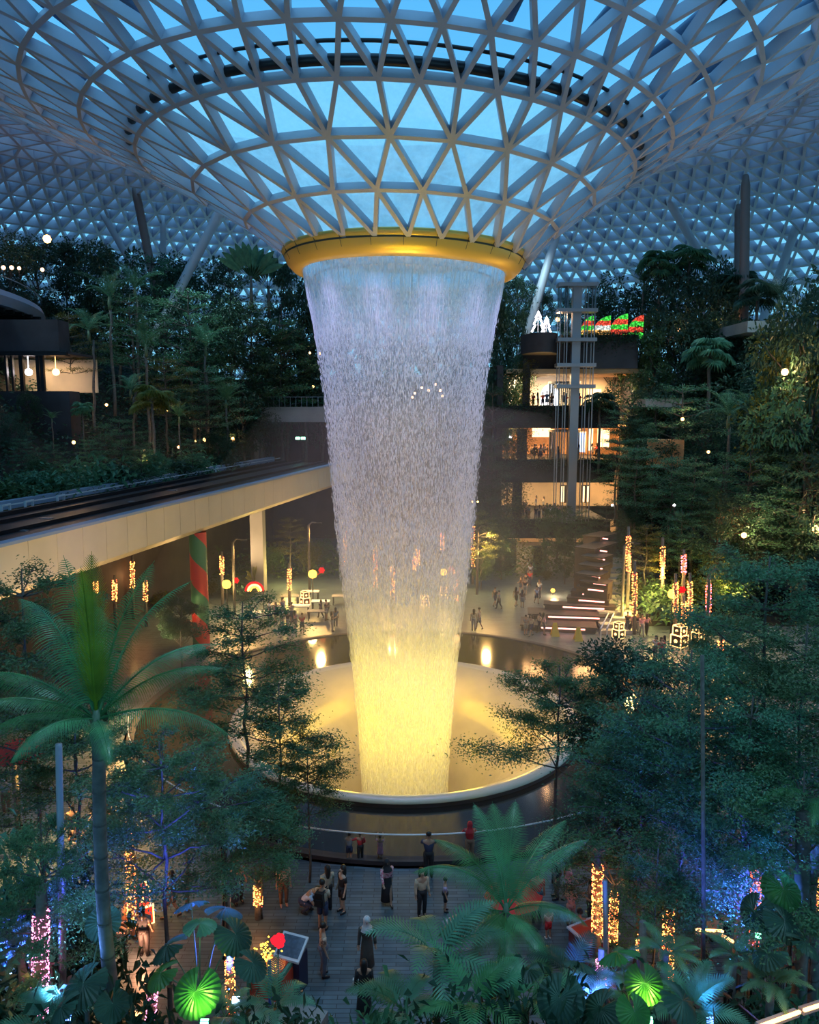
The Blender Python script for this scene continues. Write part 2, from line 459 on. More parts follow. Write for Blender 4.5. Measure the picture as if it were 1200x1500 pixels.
# raking roof columns
def col_tree(name, p0, p1, r, label, m='column'):
    mb = MB(); a, b = Vector(p0), Vector(p1)
    mb.tube([a, a.lerp(b, .05), a.lerp(b, .95), b], [r * .6, r, r, r * .6], 12)
    c = mb.build(name, M[m], smooth=True); tag(c, label, 'column')
for (x0, y0, x1, y1, Y, r, lab) in (
    (262, 425, 318, 318, 88, 0.55, 'long pale raking roof column leaning right behind the left forest'),
    (184, 372, 150, 312, 96, 0.42, 'pale roof column leaning left above the left forest, leftmost'),
    (222, 395, 203, 300, 92, 0.50, 'rusty brown roof column above the left forest'),
    (239, 395, 239, 335, 98, 0.38, 'short upright pale column above the left forest'),
    (772, 492, 808, 368, 88, 0.50, 'pale raking roof column rising beside the white lit tree outlines'),
    (1090, 440, 1092, 296, 80, 0.48, 'tall upright brown roof column above the right forest'),
    (1082, 430, 1082, 335, 84, 0.42, 'pale upright column just left of the brown column on the right'),
    (1050, 415, 995, 320, 92, 0.50, 'pale column leaning left above the right forest'),
    (1128, 440, 1172, 318, 92, 0.50, 'pale column leaning right above the right forest')):
    a = dp(x0, y0, Y); b = dp(x1, y1, Y + 3)
    a2 = a + (a - b).normalized() * 10
    if 'brown' in lab: M.setdefault('rust', mat('rust_brown_steel', (0.22, 0.15, 0.13), 0.6))
    col_tree('roof_column', a2, b + (b - a).normalized() * 3, r, lab, 'rust' if 'brown' in lab else 'column')

# ================================================================ RING AND WATER
RZ = 22.65
tilt = -0.03
ring = empty('waterfall_ring', (AX, AY, RZ)); tag(ring, 'panelled ring with painted-in yellow light at the foot of the glass funnel where the water leaves', 'ring')
ring.rotation_euler = (0, 0.022, 0)
mb = MB()
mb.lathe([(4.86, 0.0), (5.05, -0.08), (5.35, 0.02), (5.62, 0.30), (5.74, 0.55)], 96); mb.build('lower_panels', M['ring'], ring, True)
mb = MB(); mb.lathe([(5.73, 0.55), (5.69, 0.60), (5.73, 0.65)], 96); mb.build('joint', M['ringdark'], ring, True)
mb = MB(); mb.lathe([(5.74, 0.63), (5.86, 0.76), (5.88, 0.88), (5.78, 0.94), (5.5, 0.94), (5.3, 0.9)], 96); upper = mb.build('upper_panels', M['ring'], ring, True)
for k in range(26):
    a = NEAR + k * 2 * math.pi / 26
    mb = MB(); mb.bar((5.60 * math.cos(a), 5.60 * math.sin(a), 0.27), (5.885 * math.cos(a), 5.885 * math.sin(a), 0.85), 0.02, 0.03)
    mb.build('panel_seam', M['ringdark'], upper)
mb = MB(); mb.lathe([(5.3, 0.9), (4.9, 0.9), (4.86, 0.0)], 96); mb.build('inner_lining', M['whitemetal'], ring, True)
# support frame seen through the sheet
mb = MB(); mb.tube([(4.3 * math.cos(a), 4.3 * math.sin(a), -0.25) for a in np.linspace(0, 2 * math.pi, 49)[:-1]], 0.05, 6, closed=True)
mb.build('inner_hoop', M['greymetal'], ring)

WP = [(4.86, 22.75), (4.80, 22.2), (4.62, 21.2), (4.42, 20.2), (4.20, 18.6), (3.98, 17.0), (3.83, 15.0), (3.65, 12.5), (3.45, 10.0), (3.15, 7.0), (2.90, 5.0), (2.62, 2.0), (2.45, 0), (2.30, -3), (2.2, -6.5)]
WPa = np.array(WP)[::-1]
def wr(z): return np.interp(z, WPa[:, 1], WPa[:, 0])
def curtain_mat(name, dens, seed, sx=26.0, sz=0.28):
    m, nt, N, L = new_mat(name)
    out = N.new('ShaderNodeOutputMaterial')
    tc = N.new('ShaderNodeTexCoord'); sp = N.new('ShaderNodeSeparateXYZ'); L.new(tc.outputs['Object'], sp.inputs[0])
    at = N.new('ShaderNodeMath'); at.operation = 'ARCTAN2'; L.new(sp.outputs['Y'], at.inputs[0]); L.new(sp.outputs['X'], at.inputs[1])
    cb = N.new('ShaderNodeCombineXYZ')
    def mul(a, v):
        q = N.new('ShaderNodeMath'); q.operation = 'MULTIPLY'; L.new(a, q.inputs[0]); q.inputs[1].default_value = v; return q.outputs[0]
    L.new(mul(at.outputs[0], sx), cb.inputs[0]); L.new(mul(sp.outputs['Z'], sz), cb.inputs[1]); cb.inputs[2].default_value = seed
    n1 = N.new('ShaderNodeTexNoise'); n1.inputs['Scale'].default_value = 1.0; n1.inputs['Detail'].default_value = 6; n1.inputs['Roughness'].default_value = 0.7
    L.new(cb.outputs[0], n1.inputs['Vector'])
    cb2 = N.new('ShaderNodeCombineXYZ'); L.new(mul(at.outputs[0], sx * 0.9), cb2.inputs[0]); L.new(mul(sp.outputs['Z'], 3.0), cb2.inputs[1]); cb2.inputs[2].default_value = seed + 5
    n2 = N.new('ShaderNodeTexNoise'); n2.inputs['Scale'].default_value = 1.0; n2.inputs['Detail'].default_value = 3
    L.new(cb2.outputs[0], n2.inputs['Vector'])
    mixn = N.new('ShaderNodeMath'); mixn.operation = 'MULTIPLY'; L.new(n1.outputs['Fac'], mixn.inputs[0]); L.new(n2.outputs['Fac'], mixn.inputs[1])
    # the sheet is whole at the lip, breaks up, and turns to white water lower down
    zr = N.new('ShaderNodeMapRange'); zr.inputs['From Min'].default_value = -6; zr.inputs['From Max'].default_value = 23
    L.new(sp.outputs['Z'], zr.inputs['Value'])
    fr = N.new('ShaderNodeValToRGB'); els = fr.color_ramp.elements
    els[0].position = 0; els[0].color = (1.0,) * 3 + (1,)
    els[1].position = 1; els[1].color = (0.95,) * 3 + (1,)
    for p, v in ((0.22, 0.85), (0.36, 0.46), (0.50, 0.28), (0.66, 0.21), (0.86, 0.26), (0.935, 0.48)):
        q = els.new(p); q.color = (v, v, v, 1)
    L.new(zr.outputs[0], fr.inputs[0])
    th = N.new('ShaderNodeMapRange'); th.inputs['From Min'].default_value = 0.16; th.inputs['From Max'].default_value = 0.38
    th.inputs['To Min'].default_value = 0.35; th.inputs['To Max'].default_value = 1.6
    L.new(mixn.outputs[0], th.inputs['Value'])
    d = N.new('ShaderNodeMath'); d.operation = 'MULTIPLY'; L.new(fr.outputs[0], d.inputs[0]); L.new(th.outputs[0], d.inputs[1])
    d2 = N.new('ShaderNodeMath'); d2.operation = 'MULTIPLY'; d2.use_clamp = True; L.new(d.outputs[0], d2.inputs[0]); d2.inputs[1].default_value = dens
    tr = N.new('ShaderNodeBsdfTransparent'); df = N.new('ShaderNodeBsdfDiffuse'); tl = N.new('ShaderNodeBsdfTranslucent')
    for x in (df, tl): x.inputs[0].default_value = (0.92, 0.93, 0.95, 1)
    a = N.new('ShaderNodeMixShader'); a.inputs[0].default_value = 0.5; L.new(df.outputs[0], a.inputs[1]); L.new(tl.outputs[0], a.inputs[2])
    b = N.new('ShaderNodeMixShader'); L.new(d2.outputs[0], b.inputs[0]); L.new(tr.outputs[0], b.inputs[1]); L.new(a.outputs[0], b.inputs[2])
    L.new(b.outputs[0], out.inputs[0])
    return m
fall = empty('waterfall', (AX, AY, 0)); tag(fall, 'huge round curtain of falling water lit lilac above and yellow below', 'waterfall')
zs = np.linspace(22.75, -6.5, 60)
for nm, sc_, dens, seed in (('outer_curtain', 1.0, 0.62, 1.3), ('middle_curtain', 0.93, 0.48, 7.7), ('inner_curtain', 0.84, 0.40, 3.1)):
    mb = MB(); mb.lathe([(float(wr(z)) * sc_, float(z)) for z in zs], 128); mb.build(nm, curtain_mat(nm, dens, seed), fall, True)
rng = np.random.default_rng(5)
def droplets(n, zlo, zhi, wmin, wmax, lmin, lmax, jit, spread):
    z = rng.uniform(zlo, zhi, n); a = rng.uniform(0, 2 * np.pi, n)
    r = wr(z) * (1 - np.abs(rng.normal(0, spread, n))) + rng.normal(0, jit, n)
    ln = rng.uniform(lmin, lmax, n) ; w = rng.uniform(wmin, wmax, n)
    slope = (wr(z + .5) - wr(z - .5))
    c = np.stack([r * np.cos(a), r * np.sin(a), z], -1)
    ax = np.stack([slope * np.cos(a), slope * np.sin(a), np.ones(n)], -1)
    rad = np.stack([np.cos(a), np.sin(a), 0 * a], -1); tg = np.stack([-np.sin(a), np.cos(a), 0 * a], -1)
    L_ = (ln / 2)[:, None]; w_ = (w / 2)[:, None]
    Vv = np.stack([c - ax * L_, c + ax * L_, c + rad * w_, c + tg * w_, c - rad * w_, c - tg * w_], 1).reshape(-1, 3)
    fq = np.array([(0, 2, 3), (0, 3, 4), (0, 4, 5), (0, 5, 2), (1, 3, 2), (1, 4, 3), (1, 5, 4), (1, 2, 5)])
    return np_mesh('drops', Vv, (np.arange(n)[:, None, None] * 6 + fq[None]).reshape(-1, 3))
M['drop'] = None
m, nt, N, L = new_mat('falling_drops')
out = N.new('ShaderNodeOutputMaterial'); df = N.new('ShaderNodeBsdfDiffuse'); tl = N.new('ShaderNodeBsdfTranslucent'); tr = N.new('ShaderNodeBsdfTransparent')
for x in (df, tl): x.inputs[0].default_value = (0.95, 0.95, 0.97, 1)
a1 = N.new('ShaderNodeMixShader'); L.new(df.outputs[0], a1.inputs[1]); L.new(tl.outputs[0], a1.inputs[2])
b1 = N.new('ShaderNodeMixShader'); b1.inputs[0].default_value = 0.75; L.new(tr.outputs[0], b1.inputs[1]); L.new(a1.outputs[0], b1.inputs[2]); L.new(b1.outputs[0], out.inputs[0])
M['drop'] = m
M['mistdrop'] = m.copy(); [setattr(n.inputs[0], 'default_value', .35) for n in M['mistdrop'].node_tree.nodes if n.bl_idname == 'ShaderNodeMixShader' and abs(n.inputs[0].default_value - .75) < .01]
o = link('streaks', droplets(1500, 19.5, 22.4, 0.012, 0.03, 0.8, 2.2, 0.0, 0.0), M['drop'], fall); tag(o, kind='stuff')
o = link('drops', droplets(30000, 7, 21.5, 0.016, 0.045, 0.07, 0.36, 0.06, 0.10), M['drop'], fall); tag(o, kind='stuff')
o = link('spray', droplets(9000, -3, 11, 0.02, 0.05, 0.15, 0.6, 0.06, 0.10), M['mistdrop'], fall); tag(o, kind='stuff')

# basin
M['bowl'] = mat('basin_acrylic_under_water', (0.52, 0.43, 0.26), 0.22, spec=0.6, var=0.08, scale=1.2, bump=0.35, bscale=3.0)
M['rim'] = mat('basin_rim', (0.55, 0.48, 0.33), 0.25, spec=0.5)
basin = empty('fountain_basin', (AX, AY, 0)); tag(basin, 'round funnel shaped basin with a pale rim catching the waterfall', 'basin')
mb = MB(); mb.lathe([(8.35, 0.36), (7.6, -0.05), (6.5, -0.9), (5.2, -2.2), (4.2, -3.6), (3.4, -5.2), (3.0, -7.0), (0.01, -7.2)], 128); mb.build('bowl', M['bowl'], basin, True)
mb = MB(); mb.lathe([(8.36, 0.36), (8.5, 0.46), (8.7, 0.5), (8.9, 0.46), (9.0, 0.36), (9.0, 0.30)], 128); mb.build('rim', M['rim'], basin, True)
mb = MB(); mb.lathe([(9.0, 0.31), (8.94, 0.2), (8.94, -0.6)], 128); mb.build('outer_wall', M['darkwall'], basin, True)

# pond
m, nt, N, L = new_mat('dark_pond_water')
out = N.new('ShaderNodeOutputMaterial'); b = N.new('ShaderNodeBsdfPrincipled')
b.inputs['Base Color'].default_value = (0.012, 0.013, 0.012, 1); b.inputs['Roughness'].default_value = 0.09; b.inputs['Specular IOR Level'].default_value = 0.7
tc = N.new('ShaderNodeTexCoord'); nz = N.new('ShaderNodeTexNoise'); nz.inputs['Scale'].default_value = 2.2; nz.inputs['Detail'].default_value = 3
bp = N.new('ShaderNodeBump'); bp.inputs['Strength'].default_value = 0.12; L.new(tc.outputs['Object'], nz.inputs['Vector']); L.new(nz.outputs['Fac'], bp.inputs['Height'])
L.new(bp.outputs[0], b.inputs['Normal']); L.new(b.outputs[0], out.inputs[0]); M['pond'] = m
PCX, PCY, PR = 0.0, 40.0, 14.2
mb = MB()
n = 96
vs = []
for k in range(n):
    a = 2 * math.pi * k / n
    vs.append((PCX + PR * math.cos(a), PCY + PR * math.sin(a), 0.1)); vs.append((AX + 8.93 * math.cos(a), AY + 8.93 * math.sin(a), 0.1))
mb.add(vs, [(2 * k, 2 * ((k + 1) % n), 2 * ((k + 1) % n) + 1, 2 * k + 1) for k in range(n)])
tag(mb.build('pond_water', M['pond']), kind='structure')
mb = MB(); mb.lathe([(PR, -0.3), (PR, 0.16), (PR + 0.35, 0.16), (PR + 0.35, 0.0), (PR + .5, 0)], 128, (PCX, PCY, 0)); tag(mb.build('pond_kerb', M['darkwall']), kind='structure')

# glass balustrade round the near side of the pond
M['clearglass'] = glass_mat('clear_glass', (0.82, 0.88, 0.9), 0.10)
bal = empty('pond_balustrade', (PCX, PCY, 0)); tag(bal, 'curved glass balustrade with thin white handrail in front of the dark pond', 'balustrade')
RB = PR + 0.22
mb = MB(); mb.tube([(RB * math.cos(a), RB * math.sin(a), 1.12) for a in np.linspace(math.radians(195), math.radians(345), 90)], 0.030, 8); mb.build('handrail', M['whitemetal'], bal, True)
for k in range(24):
    a0, a1 = math.radians(195 + k * 6.25 + 0.1), math.radians(195 + k * 6.25 + 6.1)
    mb = MB()
    pts = [(RB * math.cos(a), RB * math.sin(a)) for a in np.linspace(a0, a1, 4)]
    mb.add([(x, y, z) for x, y in pts for z in (0.16, 1.08)], [(2 * i, 2 * i + 2, 2 * i + 3, 2 * i + 1) for i in range(3)])
    mb.build('glass_panel', M['clearglass'], bal)
# ================================================================ GROUND
def paving_mat(name, c1, c2, mortar, sx, sy, rough=0.5, rot=0.0):
    m, nt, N, L = new_mat(name)
    out = N.new('ShaderNodeOutputMaterial'); b = N.new('ShaderNodeBsdfPrincipled')
    tc = N.new('ShaderNodeTexCoord'); mp = N.new('ShaderNodeMapping'); mp.inputs['Rotation'].default_value = (0, 0, rot)
    br = N.new('ShaderNodeTexBrick'); br.inputs['Scale'].default_value = 1.0
    br.inputs['Brick Width'].default_value = sx; br.inputs['Row Height'].default_value = sy; br.inputs['Mortar Size'].default_value = 0.012
    br.inputs['Color1'].default_value = (*c1, 1); br.inputs['Color2'].default_value = (*c2, 1); br.inputs['Mortar'].default_value = (*mortar, 1)
    nz = N.new('ShaderNodeTexNoise'); nz.inputs['Scale'].default_value = 1.6; nz.inputs['Detail'].default_value = 6
    L.new(tc.outputs['Object'], mp.inputs[0]); L.new(mp.outputs[0], br.inputs['Vector']); L.new(mp.outputs[0], nz.inputs['Vector'])
    mx = N.new('ShaderNodeMix'); mx.data_type = 'RGBA'; mx.blend_type = 'MULTIPLY'; mx.inputs[0].default_value = 0.7
    rp = N.new('ShaderNodeValToRGB'); rp.color_ramp.elements[0].position = 0.3; rp.color_ramp.elements[0].color = (0.55, 0.55, 0.55, 1); rp.color_ramp.elements[1].position = 0.7
    L.new(nz.outputs['Fac'], rp.inputs[0]); L.new(br.outputs['Color'], mx.inputs[6]); L.new(rp.outputs[0], mx.inputs[7])
    L.new(mx.outputs[2], b.inputs['Base Color']); b.inputs['Roughness'].default_value = rough
    L.new(b.outputs[0], out.inputs[0]); return m
M['paving'] = paving_mat('slate_paving', (0.13, 0.19, 0.23), (0.07, 0.11, 0.14), (0.035, 0.05, 0.065), 0.8, 0.16, 0.38)
mb = MB(); mb.lathe([(PR + .3, 0.0), (26, 0.0), (46, 0.0), (75, 0.0)], 96, (PCX, PCY, 0)); floor = mb.build('floor', M['paving']); tag(floor, kind='structure')

# frame of the guideway: d along it, nv away from the camera's side
ga = math.radians(11.0)
DG, NG = Vector((math.sin(ga), math.cos(ga), 0)), Vector((-math.cos(ga), math.sin(ga), 0))
GN, GF, GZ, GB = 22.5, 32.1, 10.7, 8.25
def gpt(a, t, z): return NG * a + DG * t + Vector((0, 0, z))
def hill_left(x, Y):
    a = Vector((x, Y, 0)).dot(NG)
    return 8.6 + max(0, a - 33) * 0.66
def hill_right(x, Y):
    return max(0.0, (Y - 56) * 0.42)
def terrain(name, fn, pts_fn, nu, nv):
    V = []; Fq = []
    for i in range(nu + 1):
        for j in range(nv + 1):
            x, Y = pts_fn(i / nu, j / nv)
            V.append((x, Y, fn(x, Y) + 0.5 * (math.sin(x * .9) * math.cos(Y * .7))))
    for i in range(nu):
        for j in range(nv):
            a = i * (nv + 1) + j; Fq.append((a, a + nv + 1, a + nv + 2, a + 1))
    o = link(name, np_mesh(name, V, Fq), M['soil']); tag(o, kind='structure'); return o
def lp(u, v):
    p = gpt(33 + 34 * v, -8 + 100 * u, 0)
    xr = -0.185 * p.y
    return (min(p.x, xr), p.y)
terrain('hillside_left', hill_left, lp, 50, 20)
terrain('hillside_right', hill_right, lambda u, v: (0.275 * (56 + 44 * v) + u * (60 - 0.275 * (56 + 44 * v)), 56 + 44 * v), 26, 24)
# retaining walls
mb = MB()
p0, p1 = gpt(32.9, -8, 0), gpt(32.9, 84, 0)
mb.bar(p0 + Vector((0, 0, 4.3)), p1 + Vector((0, 0, 4.3)), 0.5, 8.6); tag(mb.build('wall_left', M['darkwall']), kind='structure')
mb = MB(); mb.box((0, 99, 9), (130, 1, 22)); tag(mb.build('wall_back', M['darkwall']), kind='structure')

# near planting bed under the camera
mb = MB(); mb.box((0, 9.0, 0.25), (50, 14.0, 0.5)); tag(mb.build('planting_bed', M['soil']), kind='structure')

# ================================================================ GUIDEWAY
gw = empty('guideway_bridge', gpt((GN + GF) / 2, 20, 0)); tag(gw, 'long elevated train guideway with cream panelled side crossing from the left', 'bridge')
o0 = gw.location.copy()
def G(a, t, z): return gpt(a, t, z) - o0
T0, T1 = -12.0, 83.0
mb = MB(); mb.bar(G((GN + GF) / 2, T0, GZ - .62), G((GN + GF) / 2, T1, GZ - .62), GF - GN - 0.4, 0.35); mb.build('running_deck', M['deckdark'], gw)
mb = MB(); mb.bar(G((GN + GF) / 2, T0, GB + .25), G((GN + GF) / 2, T1, GB + .25), GF - GN - 1.4, 0.5); mb.build('soffit', M['concrete'], gw)
# cream side cladding as separate panels
t = T0
while t < T1:
    mb = MB(); w = 1.95
    vs = []
    for tt in (t + .015, t + w - .015):
        vs += [G(GN, tt, GZ - .12), G(GN + .02, tt, GB + .35), G(GN + .45, tt, GB), G(GN + .8, tt, GB + .05), G(GN + .35, tt, GZ - .12)]
    mb.add(vs, [(0, 1, 6, 5), (1, 2, 7, 6), (2, 3, 8, 7), (4, 9, 5, 0)] + [(0, 4, 3, 2, 1), (5, 6, 7, 8, 9)])
    mb.build('side_panel', M['girder'], gw); t += w
mb = MB(); mb.bar(G(GN + .15, T0, GZ - .05), G(GN + .15, T1, GZ - .05), 0.55, 0.14); mb.build('near_edge_coping', M['parapet'], gw)
mb = MB(); mb.bar(G(GF, T0, GZ - .1), G(GF, T1, GZ - .1), 0.45, 0.5); mb.build('far_edge_coping', M['parapet'], gw)
for a, z, w, h in ((GN + 1.6, GZ - .35, .25, .22), (GN + 3.6, GZ - .35, .25, .22), (GF - 3.4, GZ - .35, .25, .22), (GF - 1.5, GZ - .35, .3, .3)):
    mb = MB(); mb.bar(G(a, T0, z), G(a, T1, z), w, h); mb.build('running_rail', M['darkmetal'], gw)
mb = MB(); mb.bar(G(GF - .9, T0, GZ + .02), G(GF - .9, T1, GZ + .02), .07, .07); mb.build('power_rail', M['whitemetal'], gw)
for t in (19, 26, 38, 40, 43, 66):
    mb = MB(); p = G(GF - 1.0, t, GZ - .3); mb.box(p, (.12, .12, .8)); mb.box(p + Vector((0, .9, 0)), (.12, .12, .8)); mb.box(p + Vector((0, .45, .35)), (.14, 1.0, .1))
    mb.build('rail_bracket', M['whitemetal'], gw)
for t, a in ((16, 27), (22, 25.5), (25, 26.5), (30, 28), (33, 26), (37, 27.5), (45, 27), (52, 28)):
    mb = MB(); mb.box(G(a, t, GZ - .42), (.7, .25, .05), rz=-ga); mb.build('deck_plate', M['greymetal'], gw)

# wrapped pillar carrying the guideway
m, nt, N, L = new_mat('red_green_spiral_wrap')
out = N.new('ShaderNodeOutputMaterial'); b = N.new('ShaderNodeBsdfPrincipled'); b.inputs['Roughness'].default_value = 0.45
tc = N.new('ShaderNodeTexCoord'); sp = N.new('ShaderNodeSeparateXYZ'); L.new(tc.outputs['Object'], sp.inputs[0])
at = N.new('ShaderNodeMath'); at.operation = 'ARCTAN2'; L.new(sp.outputs['Y'], at.inputs[0]); L.new(sp.outputs['X'], at.inputs[1])
d1 = N.new('ShaderNodeMath'); d1.operation = 'DIVIDE'; L.new(at.outputs[0], d1.inputs[0]); d1.inputs[1].default_value = 2 * math.pi
d2 = N.new('ShaderNodeMath'); d2.operation = 'DIVIDE'; L.new(sp.outputs['Z'], d2.inputs[0]); d2.inputs[1].default_value = 3.6
ad = N.new('ShaderNodeMath'); ad.operation = 'ADD'; L.new(d1.outputs[0], ad.inputs[0]); L.new(d2.outputs[0], ad.inputs[1])
fr = N.new('ShaderNodeMath'); fr.operation = 'FRACT'; L.new(ad.outputs[0], fr.inputs[0])
gt = N.new('ShaderNodeMath'); gt.operation = 'GREATER_THAN'; gt.inputs[1].default_value = 0.5; L.new(fr.outputs[0], gt.inputs[0])
mx = N.new('ShaderNodeMix'); mx.data_type = 'RGBA'; L.new(gt.outputs[0], mx.inputs[0]); mx.inputs[6].default_value = (0.75, 0.04, 0.03, 1); mx.inputs[7].default_value = (0.05, 0.22, 0.10, 1)
L.new(mx.outputs[2], b.inputs['Base Color']); L.new(b.outputs[0], out.inputs[0]); M['wrap'] = m
pp = dp(290, 800, 49.5)
mb = MB(); mb.lathe([(0.56, 0), (0.56, GB)], 32); pl = mb.build('pillar', M['wrap'], None, True, loc=(pp.x, pp.y, 0))
tag(pl, 'round pillar wrapped in red and green spiral stripes under the guideway', 'pillar')
pp = dp(377, 745, 67)
mb = MB(); mb.box((0, 0, GB / 2), (1.1, 1.4, GB)); pl = mb.build('pillar', M['concrete'], loc=(pp.x, pp.y, 0)); tag(pl, 'plain concrete pillar under the far part of the guideway', 'pillar')

# tunnel mouth behind the guideway
tun = empty('tunnel_portal', (-11, 88, 0)); tag(tun, 'dark concrete tunnel mouth where the guideway ends left of the waterfall', 'portal')
xa, xb = px_at(380, 88, 14), px_at(500, 88, 14)
z0, z1 = dp(400, 618, 88).z, dp(400, 596, 88).z
mb = MB(); mb.box(((xa + xb) / 2 + 11, 0, (z0 + z1) / 2), (xb - xa, 2.0, z1 - z0)); mb.build('lintel', M['concrete'], tun)
mb = MB(); mb.box((xa + 11 - .4, 3, z0 / 2), (.8, 8, z0)); mb.build('side_wall', M['concrete'], tun)
mb = MB(); mb.box(((xa + xb) / 2 + 11, 8, z0 / 2), (xb - xa, .4, z0)); mb.build('inner_wall', M['darkwall'], tun)
for k in range(16):
    mb = MB(); x = xa + (xb - xa) * k / 15; mb.bar((x + 11, -.9, z1), (x + 11, -.9, z1 + 1.1), .04); mb.build('railing_post', M['greymetal'], tun)
mb = MB(); mb.bar((xa + 11, -.9, z1 + 1.1), (xb + 11, -.9, z1 + 1.1), .06); mb.build('railing', M['greymetal'], tun)
M['greenlamp'] = glow('signal_green', (0.4, 1, 0.7), 3)
for px in (436, 444):
    p = dp(px, 642, 90); mb = MB(); mb.box((0, 0, 0), (.42, .1, .22)); mb.box((0, .08, 0), (.5, .06, .3)); o = mb.build('signal_lamp', M['greenlamp'], loc=p)
    tag(o, 'small pale green signal lamp inside the dark tunnel mouth, ' + ('left' if px < 440 else 'right') + ' of two', 'lamp')

# ================================================================ TERRACES ON THE RIGHT
YT, YB = 80.0, 93.0
def warm(name, c, v=.12, s=.4): return mat(name, c, .6, var=v, scale=s)
M['cream'] = warm('cream_wall', (0.75, 0.60, 0.42)); M['orange'] = warm('timber_orange', (0.62, 0.34, 0.16), .3, .8)
M['planter'] = mat('planted_fascia', (0.035, 0.034, 0.036), .9, var=.4, scale=1.0, bump=.5, bscale=4)
levels = [('lower', 4.5, 1.7, 690, 893), ('middle', 10.8, 2.1, 735, 900), ('upper', 16.35, 2.0, 725, 905)]
for nm, zf, hf, pa_, pb_ in levels:
    xa, xb = px_at(pa_, YT, zf), px_at(pb_, YT, zf)
    mb = MB(); mb.box(((xa + xb) / 2, (YT + YB) / 2, zf - hf / 2 + .05), (xb - xa, YB - YT, hf)); mb.box(((xa + xb) / 2, YT - .15, zf - hf / 2 + .1), (xb - xa, .5, hf + .3))
    tag(mb.build('terrace_floor', M['planter']), kind='structure')
# top deck
xa, xb = px_at(768, YT, 22), px_at(935, YT, 22); xm = px_at(822, YT, 22)
mb = MB(); mb.box(((xm + xb) / 2, (YT + YB) / 2, 22.1), (xb - xm, YB - YT, 3.4)); mb.box(((xa + xm) / 2, (YT + YB) / 2 + 1, 21.3), (xm - xa, YB - YT - 2, 1.6))
mb.lathe([(0.01, 1.9), (4.2, 1.9), (4.2, 0.0), (0.01, 0.0)], 40, ((xa + xm) / 2 - .1, YT + 2.0, 21.95), a0=math.pi, a1=2 * math.pi, sx=.5 * (xm - xa) / 4.2)
tag(mb.build('top_deck', M['darkwall']), kind='structure')
mb = MB(); mb.lathe([(0.01, 0), (4.0, 0), (4.0, .05), (.01, .05)], 40, ((xa + xm) / 2 - .1, YT + 2.0, 21.88), a0=math.pi, a1=2 * math.pi, sx=.5 * (xm - xa) / 4.2)
tag(mb.build('deck_soffit', M['cream']), kind='structure')
# rooms behind: back walls, side walls
xa, xb = px_at(742, YT, 10), px_at(945, YT, 10)
for nm, zf, zt, mm in (('ground', 0, 2.8, 'cream'), ('lower', 4.5, 8.8, 'cream'), ('middle', 10.8, 14.4, 'orange'), ('upper', 16.35, 20.5, 'cream')):
    mb = MB(); mb.box(((xa + xb) / 2 + 1, YB + .2, (zf + zt) / 2), (xb - xa + 2, .3, zt - zf)); tag(mb.build('wall_' + nm, M[mm]), kind='structure')
mb = MB()
for sx_ in (xa - .8, xb + 1.0): mb.box((sx_, (YT + YB) / 2, 10.4), (.6, YB - YT, 20.6))
tag(mb.build('wall_side', M['darkwall']), kind='structure')
mb = MB(); mb.box(((xa + xb) / 2, (YT + YB) / 2 - .5, 20.35), (xb - xa, YB - YT - 3, .1)); 
for k in range(5): mb.box(((xa + xb) / 2, YT + 1.5 + k * 2.3, 20.15), (xb - xa, .5, .35))
tag(mb.build('ceiling_upper', M['cream']), kind='structure')
mb = MB(); mb.box(((xa + xb) / 2, (YT + YB) / 2, 14.42), (xb - xa, YB - YT - 1, .06)); tag(mb.build('ceiling_middle', M['orange']), kind='structure')
for z, pw, c in ((2.6, 500, WARM), (8.4, 900, (1, .62, .28)), (14.2, 1500, (1, .50, .18)), (19.9, 2600, (1, .66, .34))):
    for fx in (.22, .75):
        lamp('AREA', 'terrace_ceiling_lamp', (xa + (xb - xa) * fx, YT + 6.5, z), c, pw * .55, 5, (xa + (xb - xa) * fx, YT + 6.6, 0), size_y=6)
# shopfronts and openings
M['shopwhite'] = glow('lit_shop_white', (1, .95, 1), 3.2); M['shopwarm'] = glow('lit_shop_warm', (1, .62, .28), 1.8); M['bluescreen'] = glow('lit_screen', (.45, .6, 1), 1.6)
def flatbox(name, px0, py0, px1, py1, Y, m, label, cat, thick=.2, frame=None, arch=False, group=None):
    a, b = dp(px0, py0, Y), dp(px1, py1, Y)
    c = (a + b) / 2; w, h = abs(b.x - a.x), abs(b.z - a.z)
    e_ = empty(name, (c.x, c.y, c.z - h / 2)); tag(e_, label, cat, group)
    mb = MB()
    if arch:
        n = 16; pts = [(w / 2 * math.cos(t), h * (.45 + .55 * math.sin(t))) for t in np.linspace(0, math.pi, n)]
        pts = [(w / 2, 0)] + pts + [(-w / 2, 0)]
        f_ = [(x, -thick / 2, z) for x, z in pts]; k_ = [(x, thick / 2, z) for x, z in pts]; n = len(pts)
        mb.add(f_ + k_, [tuple(range(n)), tuple(reversed(range(n, 2 * n)))] + [(i, i + n, (i + 1) % n + n, (i + 1) % n) for i in range(n)])
    else: mb.box((0, 0, h / 2), (w, thick, h))
    mb.build('lit_face', M[m], e_)
    if frame:
        mb = MB(); fw = .12
        for sx_ in (-1, 1): mb.box((sx_ * (w / 2 + fw / 2), -.05, h / 2), (fw, thick + .1, h + 2 * fw))
        mb.box((0, -.05, h + fw / 2), (w, thick + .1, fw)); mb.build('surround', M[frame], e_)
    return e_
flatbox('shopfront', 793, 563, 818, 596, 90, 'shopwhite', 'glowing white arched shop entrance on the upper terrace', 'shopfront', arch=True, frame=None)
flatbox('shopfront', 842, 634, 856, 662, 86, 'bluescreen', 'bluish lit entrance on the middle terrace', 'shopfront', frame='whitemetal')
